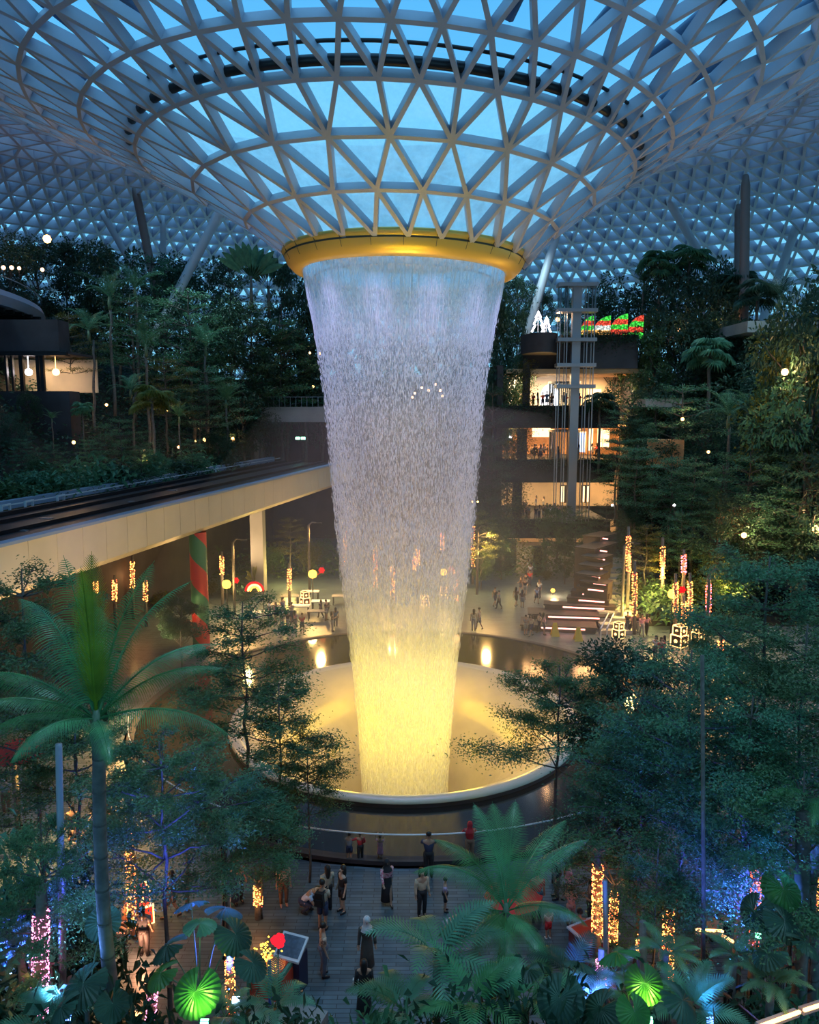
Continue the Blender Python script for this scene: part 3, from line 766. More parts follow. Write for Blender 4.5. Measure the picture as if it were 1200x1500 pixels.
flatbox('shopfront', 862, 570, 880, 594, 92, 'shopwarm', 'orange lit stair recess on the upper terrace right of the lift', 'shopfront')
for i, (p0_, p1_, y0, y1) in enumerate(((780, 806, 627, 640), (862, 868, 628, 660), (876, 882, 628, 655), (884, 892, 630, 655))):
    flatbox('shopfront', p0_, y0, p1_, y1, 91, 'shopwarm', ('long orange lit display above the crowd on the middle terrace', 'first narrow amber column right of the bluish entrance',
            'second narrow amber column right of the bluish entrance', 'rightmost narrow amber column on the middle terrace')[i], 'display')
for i, p in enumerate((822, 830, 853, 858)):
    flatbox('window', p, 712, p + 4, 735, 90, 'shopwarm', 'narrow lit window on the lower terrace, ' + ('leftmost', 'second', 'third', 'rightmost')[i] + ' of four', 'window', frame='darkmetal')
# round glazed lobby drums beside the lift on the middle and upper terraces
for zf, h, lab in ((10.8, 3.0, 'grey curved glazed lobby beside the lift on the middle terrace'), (16.35, 2.6, 'pale round lobby at the foot of the lift on the upper terrace')):
    c = px_at(826, 84, zf); e_ = empty('lift_lobby', (c, 84, zf)); tag(e_, lab, 'lobby')
    mb = MB(); mb.lathe([(1.6, 0), (1.6, h)], 24); mb.build('curved_glass', M['clearglass'], e_, True)
    mb = MB()
    for k in range(12): a = k * math.pi / 6; mb.bar((1.62 * math.cos(a), 1.62 * math.sin(a), 0), (1.62 * math.cos(a), 1.62 * math.sin(a), h), .1)
    mb.build('mullions', M['greymetal'], e_)
    mb = MB(); mb.lathe([(.01, h + .25), (1.75, h + .25), (1.75, h), (.01, h)], 24); mb.build('canopy', M['greymetal'], e_)

# lift tower
lx = px_at(842, 78, 18); lift = empty('lift_tower', (lx, 78.2, 4.6)); tag(lift, 'tall grey glazed lift tower in front of the lit terraces', 'lift')
ztop = dp(842, 416, 78).z - 4.6
mb = MB(); mb.box((0, 0, ztop / 2), (.85, .7, ztop)); mb.build('main_column', M['greymetal'], lift)
for sx_ in (-1.35, 1.35):
    mb = MB()
    for dx in (-.35, .35):
        for dy in (-.6, .6): mb.bar((sx_ + dx, dy, 0), (sx_ + dx, dy, ztop), .09)
    mb.build('guide_frame', M['greymetal'], lift)
    zc = dp(842, 455, 78).z - 4.6
    mb = MB(); mb.box((sx_, 0, (zc + ztop) / 2), (1.0, 1.3, ztop - zc)); mb.build('glass_enclosure', M['clearglass'], lift)
for z in (ztop - .1, dp(842, 455, 78).z - 4.6, dp(842, 498, 78).z - 4.6, dp(842, 535, 78).z - 4.6, dp(842, 566, 78).z - 4.6):
    mb = MB(); mb.box((0, -.1, z), (3.9, 1.5, .35)); mb.build('cross_frame', M['greymetal'], lift)
mb = MB(); mb.box((-1.35, 0, zc + 1.3), (.8, 1.0, 2.2)); mb.build('lift_car', M['clearglass'], lift)

# ================================================================ LEFT BUILDING
YL = 62.0
bl = empty('left_building', (-33, YL, 10)); tag(bl, 'dark building at left edge with curved balcony deck and lit room', 'building')
def W(p): return Vector(p) - bl.location
zt, zb = dp(0, 416, YL).z, dp(0, 425, YL).z
xr = dp(75, 455, YL).x
mb = MB(); c = W((-75.5, YL + .4, 0)); 
mb.lathe([(0.01, zt - 10), (42, zt - 10), (42.2, zt - 10.5), (41.8, zt - 11.2), (0.01, zt - 11.2)], 120, (c.x, c.y, 0), sx=1.0, sy=1.0)
mb.build('balcony_deck', M['parapet'], bl)
mb = MB()
for k in range(14): mb.box((c.x + 34, c.y - 10 + k * 1.6, zt - 11.35), (14, .35, .3))
mb.build('soffit_slats', M['darkmetal'], bl)
mb = MB(); mb.lathe([(41.9, zt - 10), (41.9, zt - 8.9)], 120, (c.x, c.y, 0)); mb.build('balcony_glass', M['clearglass'], bl)
mb = MB(); mb.tube([(c.x + 41.9 * math.cos(a), c.y + 41.9 * math.sin(a), zt - 8.85) for a in np.linspace(0, 2 * math.pi, 121)[:-1]], .05, 6, closed=True); mb.build('balcony_rail', M['greymetal'], bl)
zw1, zw0 = dp(40, 520, YL + 2).z - 10, dp(40, 573, YL + 2).z - 10
x0, x1 = dp(-40, 500, YL + 2).x + 33, dp(97, 500, YL + 2).x + 33
zq = dp(40, 468, 64).z - 10; mb = MB(); mb.box(((x0 + x1) / 2 - .3, 3, (zq + zw1) / 2), (x1 - x0 - .6, 2, zq - zw1)); mb.build('upper_wall', M['darkwall'], bl)
mb = MB(); mb.box(((x0 + x1) / 2, 3, zw0 - 3), (x1 - x0, 2, 6)); mb.build('lower_wall', M['darkwall'], bl)
mb = MB(); mb.box(((x0 + x1) / 2, 8, (zw0 + zw1) / 2), (x1 - x0, .2, zw1 - zw0)); mb.build('room_wall', M['cream'], bl)
mb = MB(); mb.box(((x0 + x1) / 2, 5, zw1 + .2), (x1 - x0, 6, .2)); mb.build('room_ceiling', M['darkwall'], bl)
for px in (5, 14, 26, 29, 52, 58):
    x = dp(px, 500, YL + 2).x + 33; mb = MB(); mb.box((x, 2.2, (zw0 + zw1) / 2), (.28 if px > 40 else .15, .3, zw1 - zw0)); mb.build('mullion', M['darkmetal'], bl)
mb = MB(); mb.box(((x0 + x1) / 2, 2, zw1 + .1), (x1 - x0, .4, .3)); mb.build('head_beam', M['darkmetal'], bl)
lamp('AREA', 'room_ceiling_lamp', (dp(60, 540, YL + 5).x, YL + 5.5, zw1 + 9.8), (1, .70, .42), 130, 3, (dp(60, 540, YL + 5).x, YL + 5.6, 0), size_y=2)
M['lampwhite'] = glow('white_lamp', (1, .9, .95), 12); M['lampwarm'] = glow('warm_lamp', (1, .45, .13), 5); M['lampsoft'] = glow('soft_warm_lamp', (1, .45, .2), 5)
for px, py, mm, lab in ((42, 545, 'lampwhite', 'bright white globe lamp inside the left building room'), (82, 545, 'lampwarm', 'warm globe lamp inside the left building room')):
    p = dp(px, py, YL + 4); mb = MB(); mb.ball((0, 0, 0), .30, 12); mb.tube([(0, 0, .2), (0, 0, 1.4)], .02, 5)
    tag(mb.build('pendant_lamp', M[mm], loc=p), lab, 'lamp')

# ================================================================ STEPPED SEATING
M['seat'] = mat('dark_timber_step', (0.07, 0.045, 0.035), .6, var=.3, scale=2)
M['led'] = glow('pink_led', (1, .32, .26), 3.0)
tiers = [(790, 857, 921), (800, 880, 905), (822, 886, 891), (846, 888, 881), (852, 889, 872), (860, 888, 865), (868, 892, 857), (866, 884, 846), (870, 888, 833), (874, 892, 820), (878, 896, 808), (882, 898, 790)]
prevY = None
info = []
for i, (a, b, y) in enumerate(tiers):
    z = 0.42 * (i + 1); q0 = gp(a, y - 3, z); q1 = gp(b, y + 2, z); info.append((q0, q1, z))
for i, (q0, q1, z) in enumerate(info):
    nY = info[i + 1][0].y + .6 if i + 1 < len(info) else q0.y + 3
    e_ = empty('seating_tier', ((q0.x + q1.x) / 2, q0.y, 0))
    tag(e_, 'dark seating step edged with a pink light strip, ' + ['lowest', 'second', 'third', 'fourth', 'fifth', 'sixth', 'seventh', 'eighth', 'ninth', 'tenth', 'eleventh', 'topmost'][i] + ' of the flight', 'step', 'stepped seating beside the plaza')
    w = q1.x - q0.x; d = max(1.0, nY - q0.y); an = math.atan2(q1.y - q0.y, w) * .6
    mb = MB(); mb.box((0, d / 2, z / 2 - .05), (w + (2.2 if i < 3 else 1.2), d, z - .1), rz=an); mb.build('step', M['seat'], e_)
    mb = MB(); mb.box((0, d / 2, z), (w + (2.4 if i < 3 else 1.3), d + .15, .1), rz=an); mb.build('tread', M['seat'], e_)
    mb = MB(); mb.box((w * .05, -.09, z - .12), (w, .06, .09), rz=an); mb.build('light_strip', M['led'], e_)
# stair with white handrails
st = empty('staircase', gp(886, 928, 0)); tag(st, 'narrow dark staircase climbing beside the seating steps', 'stairs')
for k in range(14):
    mb = MB(); mb.box((1.0 + k * .12, .2 + k * .75, .13 * (2 * k + 1)), (2.6, .78, .26)); mb.build('step', M['concrete'], st)
for i, dx in enumerate((0, .45)):
    a, b = gp(880 + dx * 20, 921, .9), dp(908 + dx * 14, 866, 63)
    e_ = empty('handrail', (a.x, a.y, 0)); tag(e_, 'long white sloping handrail beside the staircase, ' + ('left' if i == 0 else 'right') + ' of the pair', 'handrail')
    mb = MB(); mb.tube([(0, 0, .9), b - e_.location], .055, 8); mb.build('rail', M['whitemetal'], e_, True)
    mb = MB(); bb = b - e_.location
    for t in (0.02, .35, .68, .98): p = Vector((0, 0, .9)).lerp(bb, t); mb.bar((p.x, p.y, max(0, p.z - 1.2)), p, .05)
    mb.build('posts', M['whitemetal'], e_)
# ================================================================ PLANT BUILDERS
def leaf_quads(C, D, Nn, ln, wd, fold=0.25):
    n = len(C)
    D = D / np.linalg.norm(D, axis=1)[:, None]
    S = np.cross(D, Nn); S /= np.maximum(np.linalg.norm(S, axis=1), 1e-6)[:, None]
    U = np.cross(S, D)
    ln = np.broadcast_to(ln, n)[:, None]; wd = np.broadcast_to(wd, n)[:, None]
    V = np.stack([C, C + D * ln * .5 + S * wd * .5 + U * wd * fold, C + D * ln, C + D * ln * .5 - S * wd * .5 + U * wd * fold], 1)
    return V.reshape(-1, 3), np.arange(n * 4).reshape(-1, 4)
def rand_dirs(r, n, flat=0.4):
    a = r.uniform(0, 2 * np.pi, n)
    return np.stack([np.cos(a), np.sin(a), r.normal(0, flat, n)], -1)
def limb(mb, p, q, r0, r1, rnd, wob=.06, n=5, seg=4):
    p, q = Vector(p), Vector(q); L = (q - p).length
    pts = [p.lerp(q, i / seg) + (Vector((rnd.uniform(-1, 1), rnd.uniform(-1, 1), rnd.uniform(-.5, .5))) * wob * L * (0 if i in (0, seg) else 1)) for i in range(seg + 1)]
    mb.tube(pts, [r0 + (r1 - r0) * i / seg for i in range(seg + 1)], n)
    return pts
def proto_tiered(seed, H=9.0, R=2.5, nleaf=12000, ls=.075, clear=.5, tiers=6, r0=.11, flat=.10, lean=0.0):
    rnd = random.Random(seed); r = np.random.default_rng(seed)
    tk = MB(); top = Vector((lean, 0, H)); tp = limb(tk, (0, 0, 0), top, r0, r0 * .25, rnd, .012, 8, 8)
    br = MB(); cs = []; sp = []
    for t in range(tiers):
        f = clear + (1 - clear) * (t + .3) / tiers
        z = H * f; rad = R * (1.0 - .55 * ((f - clear) / (1 - clear)) ** 1.5) * rnd.uniform(.8, 1.1)
        c0 = Vector((lean * f, 0, z))
        nb = rnd.randint(4, 6); ph = rnd.uniform(0, 6.28)
        for b in range(nb):
            a = ph + b * 6.283 / nb + rnd.uniform(-.3, .3); l = rad * rnd.uniform(.65, 1.1)
            q = c0 + Vector((math.cos(a) * l, math.sin(a) * l, l * rnd.uniform(.05, .32)))
            pts = limb(br, c0 - Vector((0, 0, .1)), q, r0 * .32, .012, rnd, .05)
            for s in range(5):
                k = rnd.uniform(.3, 1); m = c0.lerp(q, k); a2 = a + rnd.uniform(-1.2, 1.2); l2 = l * rnd.uniform(.18, .42)
                e_ = m + Vector((math.cos(a2) * l2, math.sin(a2) * l2, rnd.uniform(0, .15)))
                br.tube([m, e_], [.014, .005], 3, cap=False)
                cs.append(e_); sp.append(l2 * .75); cs.append(m.lerp(e_, .5)); sp.append(l2 * .6)
    cs = np.array([tuple(c) for c in cs]); sp = np.array(sp)
    w = sp / sp.sum(); idx = r.choice(len(cs), nleaf, p=w)
    C = cs[idx] + np.stack([r.normal(0, 1, nleaf) * sp[idx] * .62, r.normal(0, 1, nleaf) * sp[idx] * .62, r.normal(0, flat, nleaf) - .02], -1)
    D = rand_dirs(r, nleaf, .35); Nn = np.stack([r.normal(0, .45, nleaf), r.normal(0, .45, nleaf), np.ones(nleaf)], -1)
    V, Fq = leaf_quads(C, D, Nn, r.uniform(.7, 1.35, nleaf) * ls, ls * .5)
    return [('trunk', mesh_of(tk), 'bark'), ('branches', mesh_of(br), 'bark'), ('foliage', np_mesh('foliage', V, Fq), 'leaf_teal')]
def mesh_of(mb, smooth=True):
    me = bpy.data.meshes.new('m'); me.from_pydata(mb.v, [], mb.f)
    if smooth: me.polygons.foreach_set('use_smooth', [True] * len(me.polygons))
    me.update(); return me
def proto_bushy(seed, H=9.0, R=2.6, nleaf=5000, ls=.2, clear=.3, r0=.14, clumps=26, narrow=1.0):
    rnd = random.Random(seed); r = np.random.default_rng(seed)
    tk = MB(); limb(tk, (0, 0, 0), (rnd.uniform(-.3, .3), rnd.uniform(-.3, .3), H * .8), r0, r0 * .4, rnd, .02, 7, 6)
    br = MB(); cs = []; rs = []
    hc = H * (1 + clear) / 2; hz = H * (1 - clear) / 2
    for k in range(clumps):
        a = rnd.uniform(0, 6.28); u = rnd.uniform(-1, 1); q = math.sqrt(1 - u * u) * rnd.uniform(.5, .95)
        c = Vector((math.cos(a) * q * R * narrow, math.sin(a) * q * R * narrow, hc + u * hz * .9)); cs.append(tuple(c)); rs.append(R * rnd.uniform(.22, .42))
        limb(br, (0, 0, max(H * clear * .8, c.z - R * .7)), c, r0 * .35, .02, rnd, .06, 4, 3)
    cs = np.array(cs); rs = np.array(rs); idx = r.choice(len(cs), nleaf, p=rs / rs.sum())
    d = r.normal(0, 1, (nleaf, 3)); d /= np.linalg.norm(d, axis=1)[:, None]
    C = cs[idx] + d * (rs[idx] * r.uniform(.55, 1.05, nleaf))[:, None] * np.array([1, 1, .75])
    D = d + r.normal(0, .6, (nleaf, 3)); D[:, 2] -= .35
    V, Fq = leaf_quads(C, D, d + r.normal(0, .5, (nleaf, 3)), r.uniform(.7, 1.4, nleaf) * ls, ls * .5)
    return [('trunk', mesh_of(tk), 'bark'), ('branches', mesh_of(br), 'bark'), ('foliage', np_mesh('foliage', V, Fq), 'leaf_dark')]
def frond_arrays(L=3.0, pairs=50, ll=.55, w=.035, elev=60, droop=80, hang=.5, seed=0, fwd=.55, start=.12, vee=.25, tipf=.35, segs=3, dpow=1.4):
    rnd = random.Random(seed); n = 24
    pts = []; ang = []; x = z = 0.0
    for i in range(n + 1):
        t = i / n; a = math.radians(elev - droop * t ** dpow); pts.append((x, z)); ang.append(a); x += math.cos(a) * L / n; z += math.sin(a) * L / n
    V = []; Fq = []
    for s in (-1, 1):
        for k in range(pairs):
            t = start + (1 - start) * (k + .5) / pairs
            i = min(n - 1, int(t * n)); f = t * n - i
            bx = pts[i][0] * (1 - f) + pts[i + 1][0] * f; bz = pts[i][1] * (1 - f) + pts[i + 1][1] * f; a = ang[i]
            T_ = Vector((math.cos(a), 0, math.sin(a))); Nn = Vector((-math.sin(a), 0, math.cos(a)))
            l = ll * (math.sin(math.pi * min(1, (t * .9 + .12))) ** .6 * (1 - tipf * t)) * rnd.uniform(.92, 1.08)
            d = (Vector((0, s, 0)) + T_ * (fwd + t * .5) + Nn * vee).normalized()
            p = Vector((bx, 0, bz)); base = len(V); ww = w
            for q in range(segs + 1):
                u = q / segs; wv = ww * (.55 + .9 * u * (1 - u) * 1.6) * (1 - u * .92)
                side = T_ * wv * .5
                V.append(tuple(p - side)); V.append(tuple(p + side))
                d2 = (d + Vector((0, 0, -1)) * hang * (u + .25) * 1.5 + Vector((rnd.uniform(-.03, .03), 0, 0))).normalized()
                p = p + d2 * l / segs
            for q in range(segs): Fq.append((base + 2 * q, base + 2 * q + 1, base + 2 * q + 3, base + 2 * q + 2))
    rach = MB(); rach.tube([(p[0], 0, p[1]) for p in pts[::2]], [.030 * (1 - .85 * i / (n / 2)) * max(.4, L / 3) for i in range(n // 2 + 1)], 5)
    nb = len(V); V += rach.v; quads = [f for f in rach.f if len(f) == 4]; Fq += [tuple(i + nb for i in f) for f in quads]
    return V, Fq
def frond_mesh(**k):
    V, Fq = frond_arrays(**k); return np_mesh('frond', V, Fq)
def rot_add(V, Fq, V2, F2, az, off=(0, 0, 0)):
    n = len(V); c, s = math.cos(az), math.sin(az)
    V += [(x * c - y * s + off[0], x * s + y * c + off[1], z + off[2]) for x, y, z in V2]; Fq += [tuple(i + n for i in f) for f in F2]
def proto_palm(seed, H=8.0, nf=13, L=2.8, r0=.12, w=.06):
    rnd = random.Random(seed); tk = MB(); limb(tk, (0, 0, 0), (rnd.uniform(-.4, .4), 0, H - .7), r0, r0 * .7, rnd, .01, 8, 8)
    sh = MB(); sh.tube([(0, 0, H - .8), (0, 0, H - .4), (0, 0, H + .1)], [r0 * .8, r0 * 1.1, r0 * .5], 8)
    V = []; Fq = []
    for k in range(nf):
        fv, ff = frond_arrays(L=L * rnd.uniform(.85, 1.1), pairs=24, ll=.62, w=w, elev=rnd.uniform(25, 80), droop=rnd.uniform(55, 100), hang=.45, seed=seed + k, segs=2)
        rot_add(V, Fq, fv, ff, k * 2.4 + rnd.uniform(-.2, .2), (0, 0, H))
    return [('trunk', mesh_of(tk), 'palmbark'), ('crownshaft', mesh_of(sh), 'shaft'), ('fronds', np_mesh('fronds', V, Fq), 'leaf_palm')]
def fan_arrays(R=.8, seg=18, spread=300, droop=.35, split=.45, seed=0):
    rnd = random.Random(seed); V = []; Fq = []
    for k in range(seg):
        a = math.radians(-spread / 2 + spread * (k + .5) / seg); da = math.radians(spread / seg) * .5
        r = R * rnd.uniform(.9, 1.05) * (1 - .12 * abs(k / seg - .5)); b = len(V)
        r1 = r * split
        for rr, aa, z in ((0.02, a, 0), (r1, a - da, -.03), (r1, a + da, -.03), (r1, a, .05), (r * .8, a, -droop * r * .25), (r, a, -droop * r)):
            V.append((rr * math.cos(aa), rr * math.sin(aa), z))
        Fq += [(b, b + 1, b + 3), (b, b + 3, b + 2), (b + 1, b + 4, b + 3), (b + 3, b + 4, b + 2), (b + 1, b + 5, b + 4), (b + 2, b + 4, b + 5)]
    return V, Fq
def place_fan(V, Fq, V2, F2, az, el, d):
    """petiole direction az/el of length d; blade faces along it"""
    Mx = Matrix.Rotation(az, 3, 'Z') @ Matrix.Rotation(-el, 3, 'Y')
    tip = Mx @ Vector((d, 0, 0)); Mb = Matrix.Rotation(az, 3, 'Z') @ Matrix.Rotation(-el * .55 + .35, 3, 'Y'); n = len(V)
    for p in V2:
        q = Mb @ Vector(p) + tip; V.append(tuple(q))
    Fq += [tuple(i + n for i in f) for f in F2]
    return tip
def proto_fanpalm(seed, H=7.0, nf=22, R=.95, r0=.14):
    rnd = random.Random(seed); tk = MB(); limb(tk, (0, 0, 0), (0, 0, H), r0, r0 * .8, rnd, .01, 8, 6)
    st = MB(); V = []; Fq = []
    for k in range(nf):
        az = k * 2.4; el = rnd.uniform(-.5, 1.3); fv, ff = fan_arrays(R * rnd.uniform(.85, 1.1), 16, 290, .5, .45, seed + k)
        tip = place_fan(V, Fq, fv, ff, az, el, rnd.uniform(.8, 1.2)); n = len(V); V[:] = V
        st.tube([(0, 0, H), (tip.x, tip.y, tip.z + H)], .02, 4, cap=False)
    V = [(x, y, z + H) for x, y, z in V]
    return [('trunk', mesh_of(tk), 'palmbark'), ('leaf_stalks', mesh_of(st), 'petiole'), ('fan_leaves', np_mesh('fans', V, Fq), 'leaf_mid')]
def proto_shrub(seed, H=1.8, R=1.4, nleaf=1500, ls=.3):
    r = np.random.default_rng(seed); rnd = random.Random(seed); st = MB(); cs = []
    for k in range(12):
        a = rnd.uniform(0, 6.28); q = R * rnd.uniform(.1, .8); c = (math.cos(a) * q, math.sin(a) * q, H * rnd.uniform(.4, .9)); cs.append(c); st.tube([(0, 0, 0), c], [.03, .012], 4, cap=False)
    cs = np.array(cs); idx = r.integers(0, 12, nleaf); C = cs[idx] + r.normal(0, 1, (nleaf, 3)) * np.array([.38 * R * .7, .38 * R * .7, H * .16])
    C[:, 2] = np.maximum(C[:, 2], .05); D = rand_dirs(r, nleaf, .5)
    V, Fq = leaf_quads(C, D, np.stack([r.normal(0, .5, nleaf), r.normal(0, .5, nleaf), np.ones(nleaf)], -1), r.uniform(.6, 1.3, nleaf) * ls, ls * .4)
    return [('stems', mesh_of(st), 'bark'), ('foliage', np_mesh('foliage', V, Fq), 'leaf_mid')]
def proto_paddle(seed, H=6.0, nl=11):
    rnd = random.Random(seed); tk = MB(); tk.tube([(0, 0, 0), (0, 0, H * .45)], [.16, .12], 8); V = []; Fq = []
    for k in range(nl):
        a = math.radians(25 + 130 * (k + .5) / nl); L = H * .55
        d = Vector((math.cos(a), rnd.uniform(-.15, .15), math.sin(a))).normalized(); s = Vector((-d.z, 0, d.x)) * .28; b = len(V)
        p0 = Vector((0, 0, H * .4)); n = 7
        for i in range(n + 1):
            t = i / n; p = p0 + d * L * t + Vector((0, 0, -.5 * max(0, t - .6) ** 2 * L)); w = .06 if t < .35 else math.sin(math.pi * min(1, (t - .3) / .72)) * 1.1
            V += [tuple(p - s * w), tuple(p + Vector((0, -.05, 0))), tuple(p + s * w)]
        for i in range(n):
            for j in (0, 1): Fq.append((b + 3 * i + j, b + 3 * i + j + 1, b + 3 * i + j + 4, b + 3 * i + j + 3))
    return [('trunk', mesh_of(tk), 'palmbark'), ('paddle_leaves', np_mesh('paddles', V, Fq), 'leaf_teal')]

PROTO = {
 'tier': [proto_tiered(11 + s, 10, 3.4, 5200, .17, .42, 7, .14, .09) for s in range(3)],
 'bush': [proto_bushy(21 + s, 9.5, 2.9, 5200, .24, .25) for s in range(3)],
 'slim': [proto_bushy(31 + s, 11, 1.7, 4200, .24, .12, .12, 30) for s in range(2)],
 'palm': [proto_palm(41 + s) for s in range(3)],
 'fanpalm': [proto_fanpalm(51 + s) for s in range(2)],
 'shrub': [proto_shrub(61 + s) for s in range(3)],
 'paddle': [proto_paddle(71)],
 'fern': [proto_shrub(66, 1.3, 1.6, 900, .45)],
}
HGT = {'tier': 10, 'bush': 9.5, 'slim': 11, 'palm': 9.6, 'fanpalm': 7.9, 'shrub': 2.0, 'paddle': 5.6, 'fern': 1.4}
NAMES = {'tier': 'layered_tree', 'bush': 'bushy_tree', 'slim': 'slender_tree', 'palm': 'feather_palm', 'fanpalm': 'fan_palm', 'shrub': 'shrub', 'paddle': 'paddle_leaf_palm', 'fern': 'fern_clump'}
DESC = {'tier': 'layered flat branched tree', 'bush': 'dense bushy tree', 'slim': 'slender vine clad tree', 'palm': 'feather palm', 'fanpalm': 'fan leaved palm', 'shrub': 'leafy shrub', 'paddle': 'paddle leaved palm', 'fern': 'low leafy clump'}
def plant(proto, name, loc, rz=0, sc=1.0, leafmat=None, label=None, cat='tree', group=None, barkmat=None):
    e_ = empty(name, loc, rz, sc); tag(e_, label, cat, group)
    for nm, me, mm in proto:
        if not me.materials: me.materials.append(M[mm])
        o = link(nm, me, None, e_)
        ov = leafmat if nm in ('foliage', 'fronds', 'fan_leaves', 'paddle_leaves') else (barkmat if nm == 'trunk' else None)
        if ov: o.material_slots[0].link = 'OBJECT'; o.material_slots[0].material = M[ov]
    return e_
ORD = ['first', 'second', 'third', 'fourth', 'fifth', 'sixth', 'seventh', 'eighth', 'ninth', 'tenth', 'eleventh', 'twelfth', 'thirteenth', 'fourteenth']
def forest(entries, base_fn, where, group):
    """entries: (kind, px, ytop, Y, leafmat)"""
    seen = {}
    for e_ in sorted(entries, key=lambda q: q[1]): seen.setdefault((e_[0], e_[5]), []).append(e_)
    for (kind, row), lst in seen.items():
        for i, (k, px, yt, Y, lm, _) in enumerate(lst):
            top = dp(px, yt, Y); zb = base_fn(top.x, Y)
            H = top.z - zb; sc = max(.35, H / HGT[kind])
            if kind in ('palm', 'fanpalm', 'paddle') and sc > 1.35: sc = 1.35; zb = top.z - HGT[kind] * sc
            pr = PROTO[kind][(i + int(px)) % len(PROTO[kind])]
            lab = '%s %s%s' % (DESC[kind], row, (', ' + ORD[i] + ' from the left') if len(lst) > 1 else '')
            cap_ = sc if kind in ('palm', 'fanpalm', 'paddle') else min(sc, 1.5 if where in ('left', 'right') else .95)
            pe_ = plant(pr, NAMES[kind], (top.x, Y, zb - .1), (px * 1.7) % 6.28, sc, lm, lab, 'palm' if 'palm' in NAMES[kind] else ('shrub' if kind in ('shrub', 'fern') else 'tree'), group)
            pe_.scale = (cap_, cap_, sc)
D_, T_, Mm, O_ = 'leaf_dark', 'leaf_teal', 'leaf_mid', 'leaf_olive'
r1, r2, r3_, r4_, r5_ = 'on the left skyline', 'high on the left slope', 'halfway up the left slope', 'low on the left slope', 'just above the guideway on the left'
forest([('bush', 8, 338, 78, D_, r1), ('bush', 48, 345, 84, D_, r1), ('slim', 95, 350, 86, D_, r1), ('bush', 128, 348, 88, D_, r1), ('bush', 168, 352, 84, D_, r1), ('palm', 196, 388, 80, T_, r1),
        ('tier', 222, 370, 88, T_, r1), ('bush', 258, 372, 92, D_, r1), ('bush', 295, 372, 90, D_, r1), ('tier', 335, 376, 90, D_, r1), ('paddle', 366, 350, 88, T_, r1), ('paddle', 392, 366, 91, D_, r1), ('slim', 414, 380, 92, D_, r1), ('slim', 440, 390, 94, D_, r1), ('slim', 466, 392, 94, D_, r1),
        ('tier', 100, 455, 70, O_, r2), ('palm', 128, 450, 69, T_, r2), ('palm', 158, 398, 72, T_, r2), ('tier', 190, 430, 78, T_, r2), ('palm', 212, 470, 72, T_, r2), ('bush', 240, 425, 84, D_, r2),
        ('tier', 275, 420, 82, T_, r2), ('palm', 300, 475, 80, T_, r2), ('bush', 335, 430, 86, D_, r2), ('tier', 365, 440, 86, Mm, r2), ('tier', 410, 460, 89, T_, r2), ('slim', 390, 455, 90, D_, r2), ('tier', 445, 480, 92, D_, r2), ('bush', 470, 470, 94, D_, r2),
        ('bush', 40, 575, 62, D_, r3_), ('palm', 75, 600, 60, T_, r3_), ('fanpalm', 120, 590, 64, T_, r3_), ('palm', 190, 545, 67, T_, r3_), ('fanpalm', 222, 568, 66, O_, r3_), ('tier', 240, 520, 74, O_, r3_), ('palm', 262, 590, 71, T_, r3_), ('tier', 300, 535, 77, T_, r3_), ('tier', 290, 560, 76, D_, r3_),
        ('palm', 330, 560, 77, T_, r3_), ('bush', 355, 555, 84, D_, r3_), ('tier', 380, 570, 86, D_, r3_), ('bush', 15, 600, 56, D_, r3_),
        ('tier', 30, 640, 53, T_, r4_), ('tier', 75, 655, 55, T_, r4_), ('bush', 55, 665, 52, Mm, r4_), ('tier', 130, 640, 59, T_, r4_), ('tier', 175, 610, 61, T_, r4_), ('tier', 205, 650, 60, Mm, r4_), ('bush', 225, 655, 63, T_, r4_), ('palm', 252, 640, 66, D_, r4_), ('tier', 280, 640, 68, T_, r4_), ('bush', 320, 630, 76, D_, r4_), ('tier', 345, 640, 79, D_, r4_),
        ('shrub', 12, 696, 48, Mm, r5_), ('shrub', 40, 690, 50, T_, r5_), ('shrub', 70, 690, 51, Mm, r5_), ('shrub', 105, 688, 54, T_, r5_), ('fern', 135, 682, 56, T_, r5_), ('shrub', 165, 678, 58, D_, r5_), ('shrub', 215, 672, 62, T_, r5_), ('shrub', 250, 670, 66, D_, r5_), ('shrub', 285, 664, 70, T_, r5_), ('shrub', 325, 660, 76, D_, r5_)],
       hill_left, 'left', 'trees and shrubs on the left hillside')
r1, r2, r3_, r4_, r5_ = 'on the right skyline', 'high on the right slope', 'halfway up the right slope', 'low on the right slope', 'at the foot of the right slope'
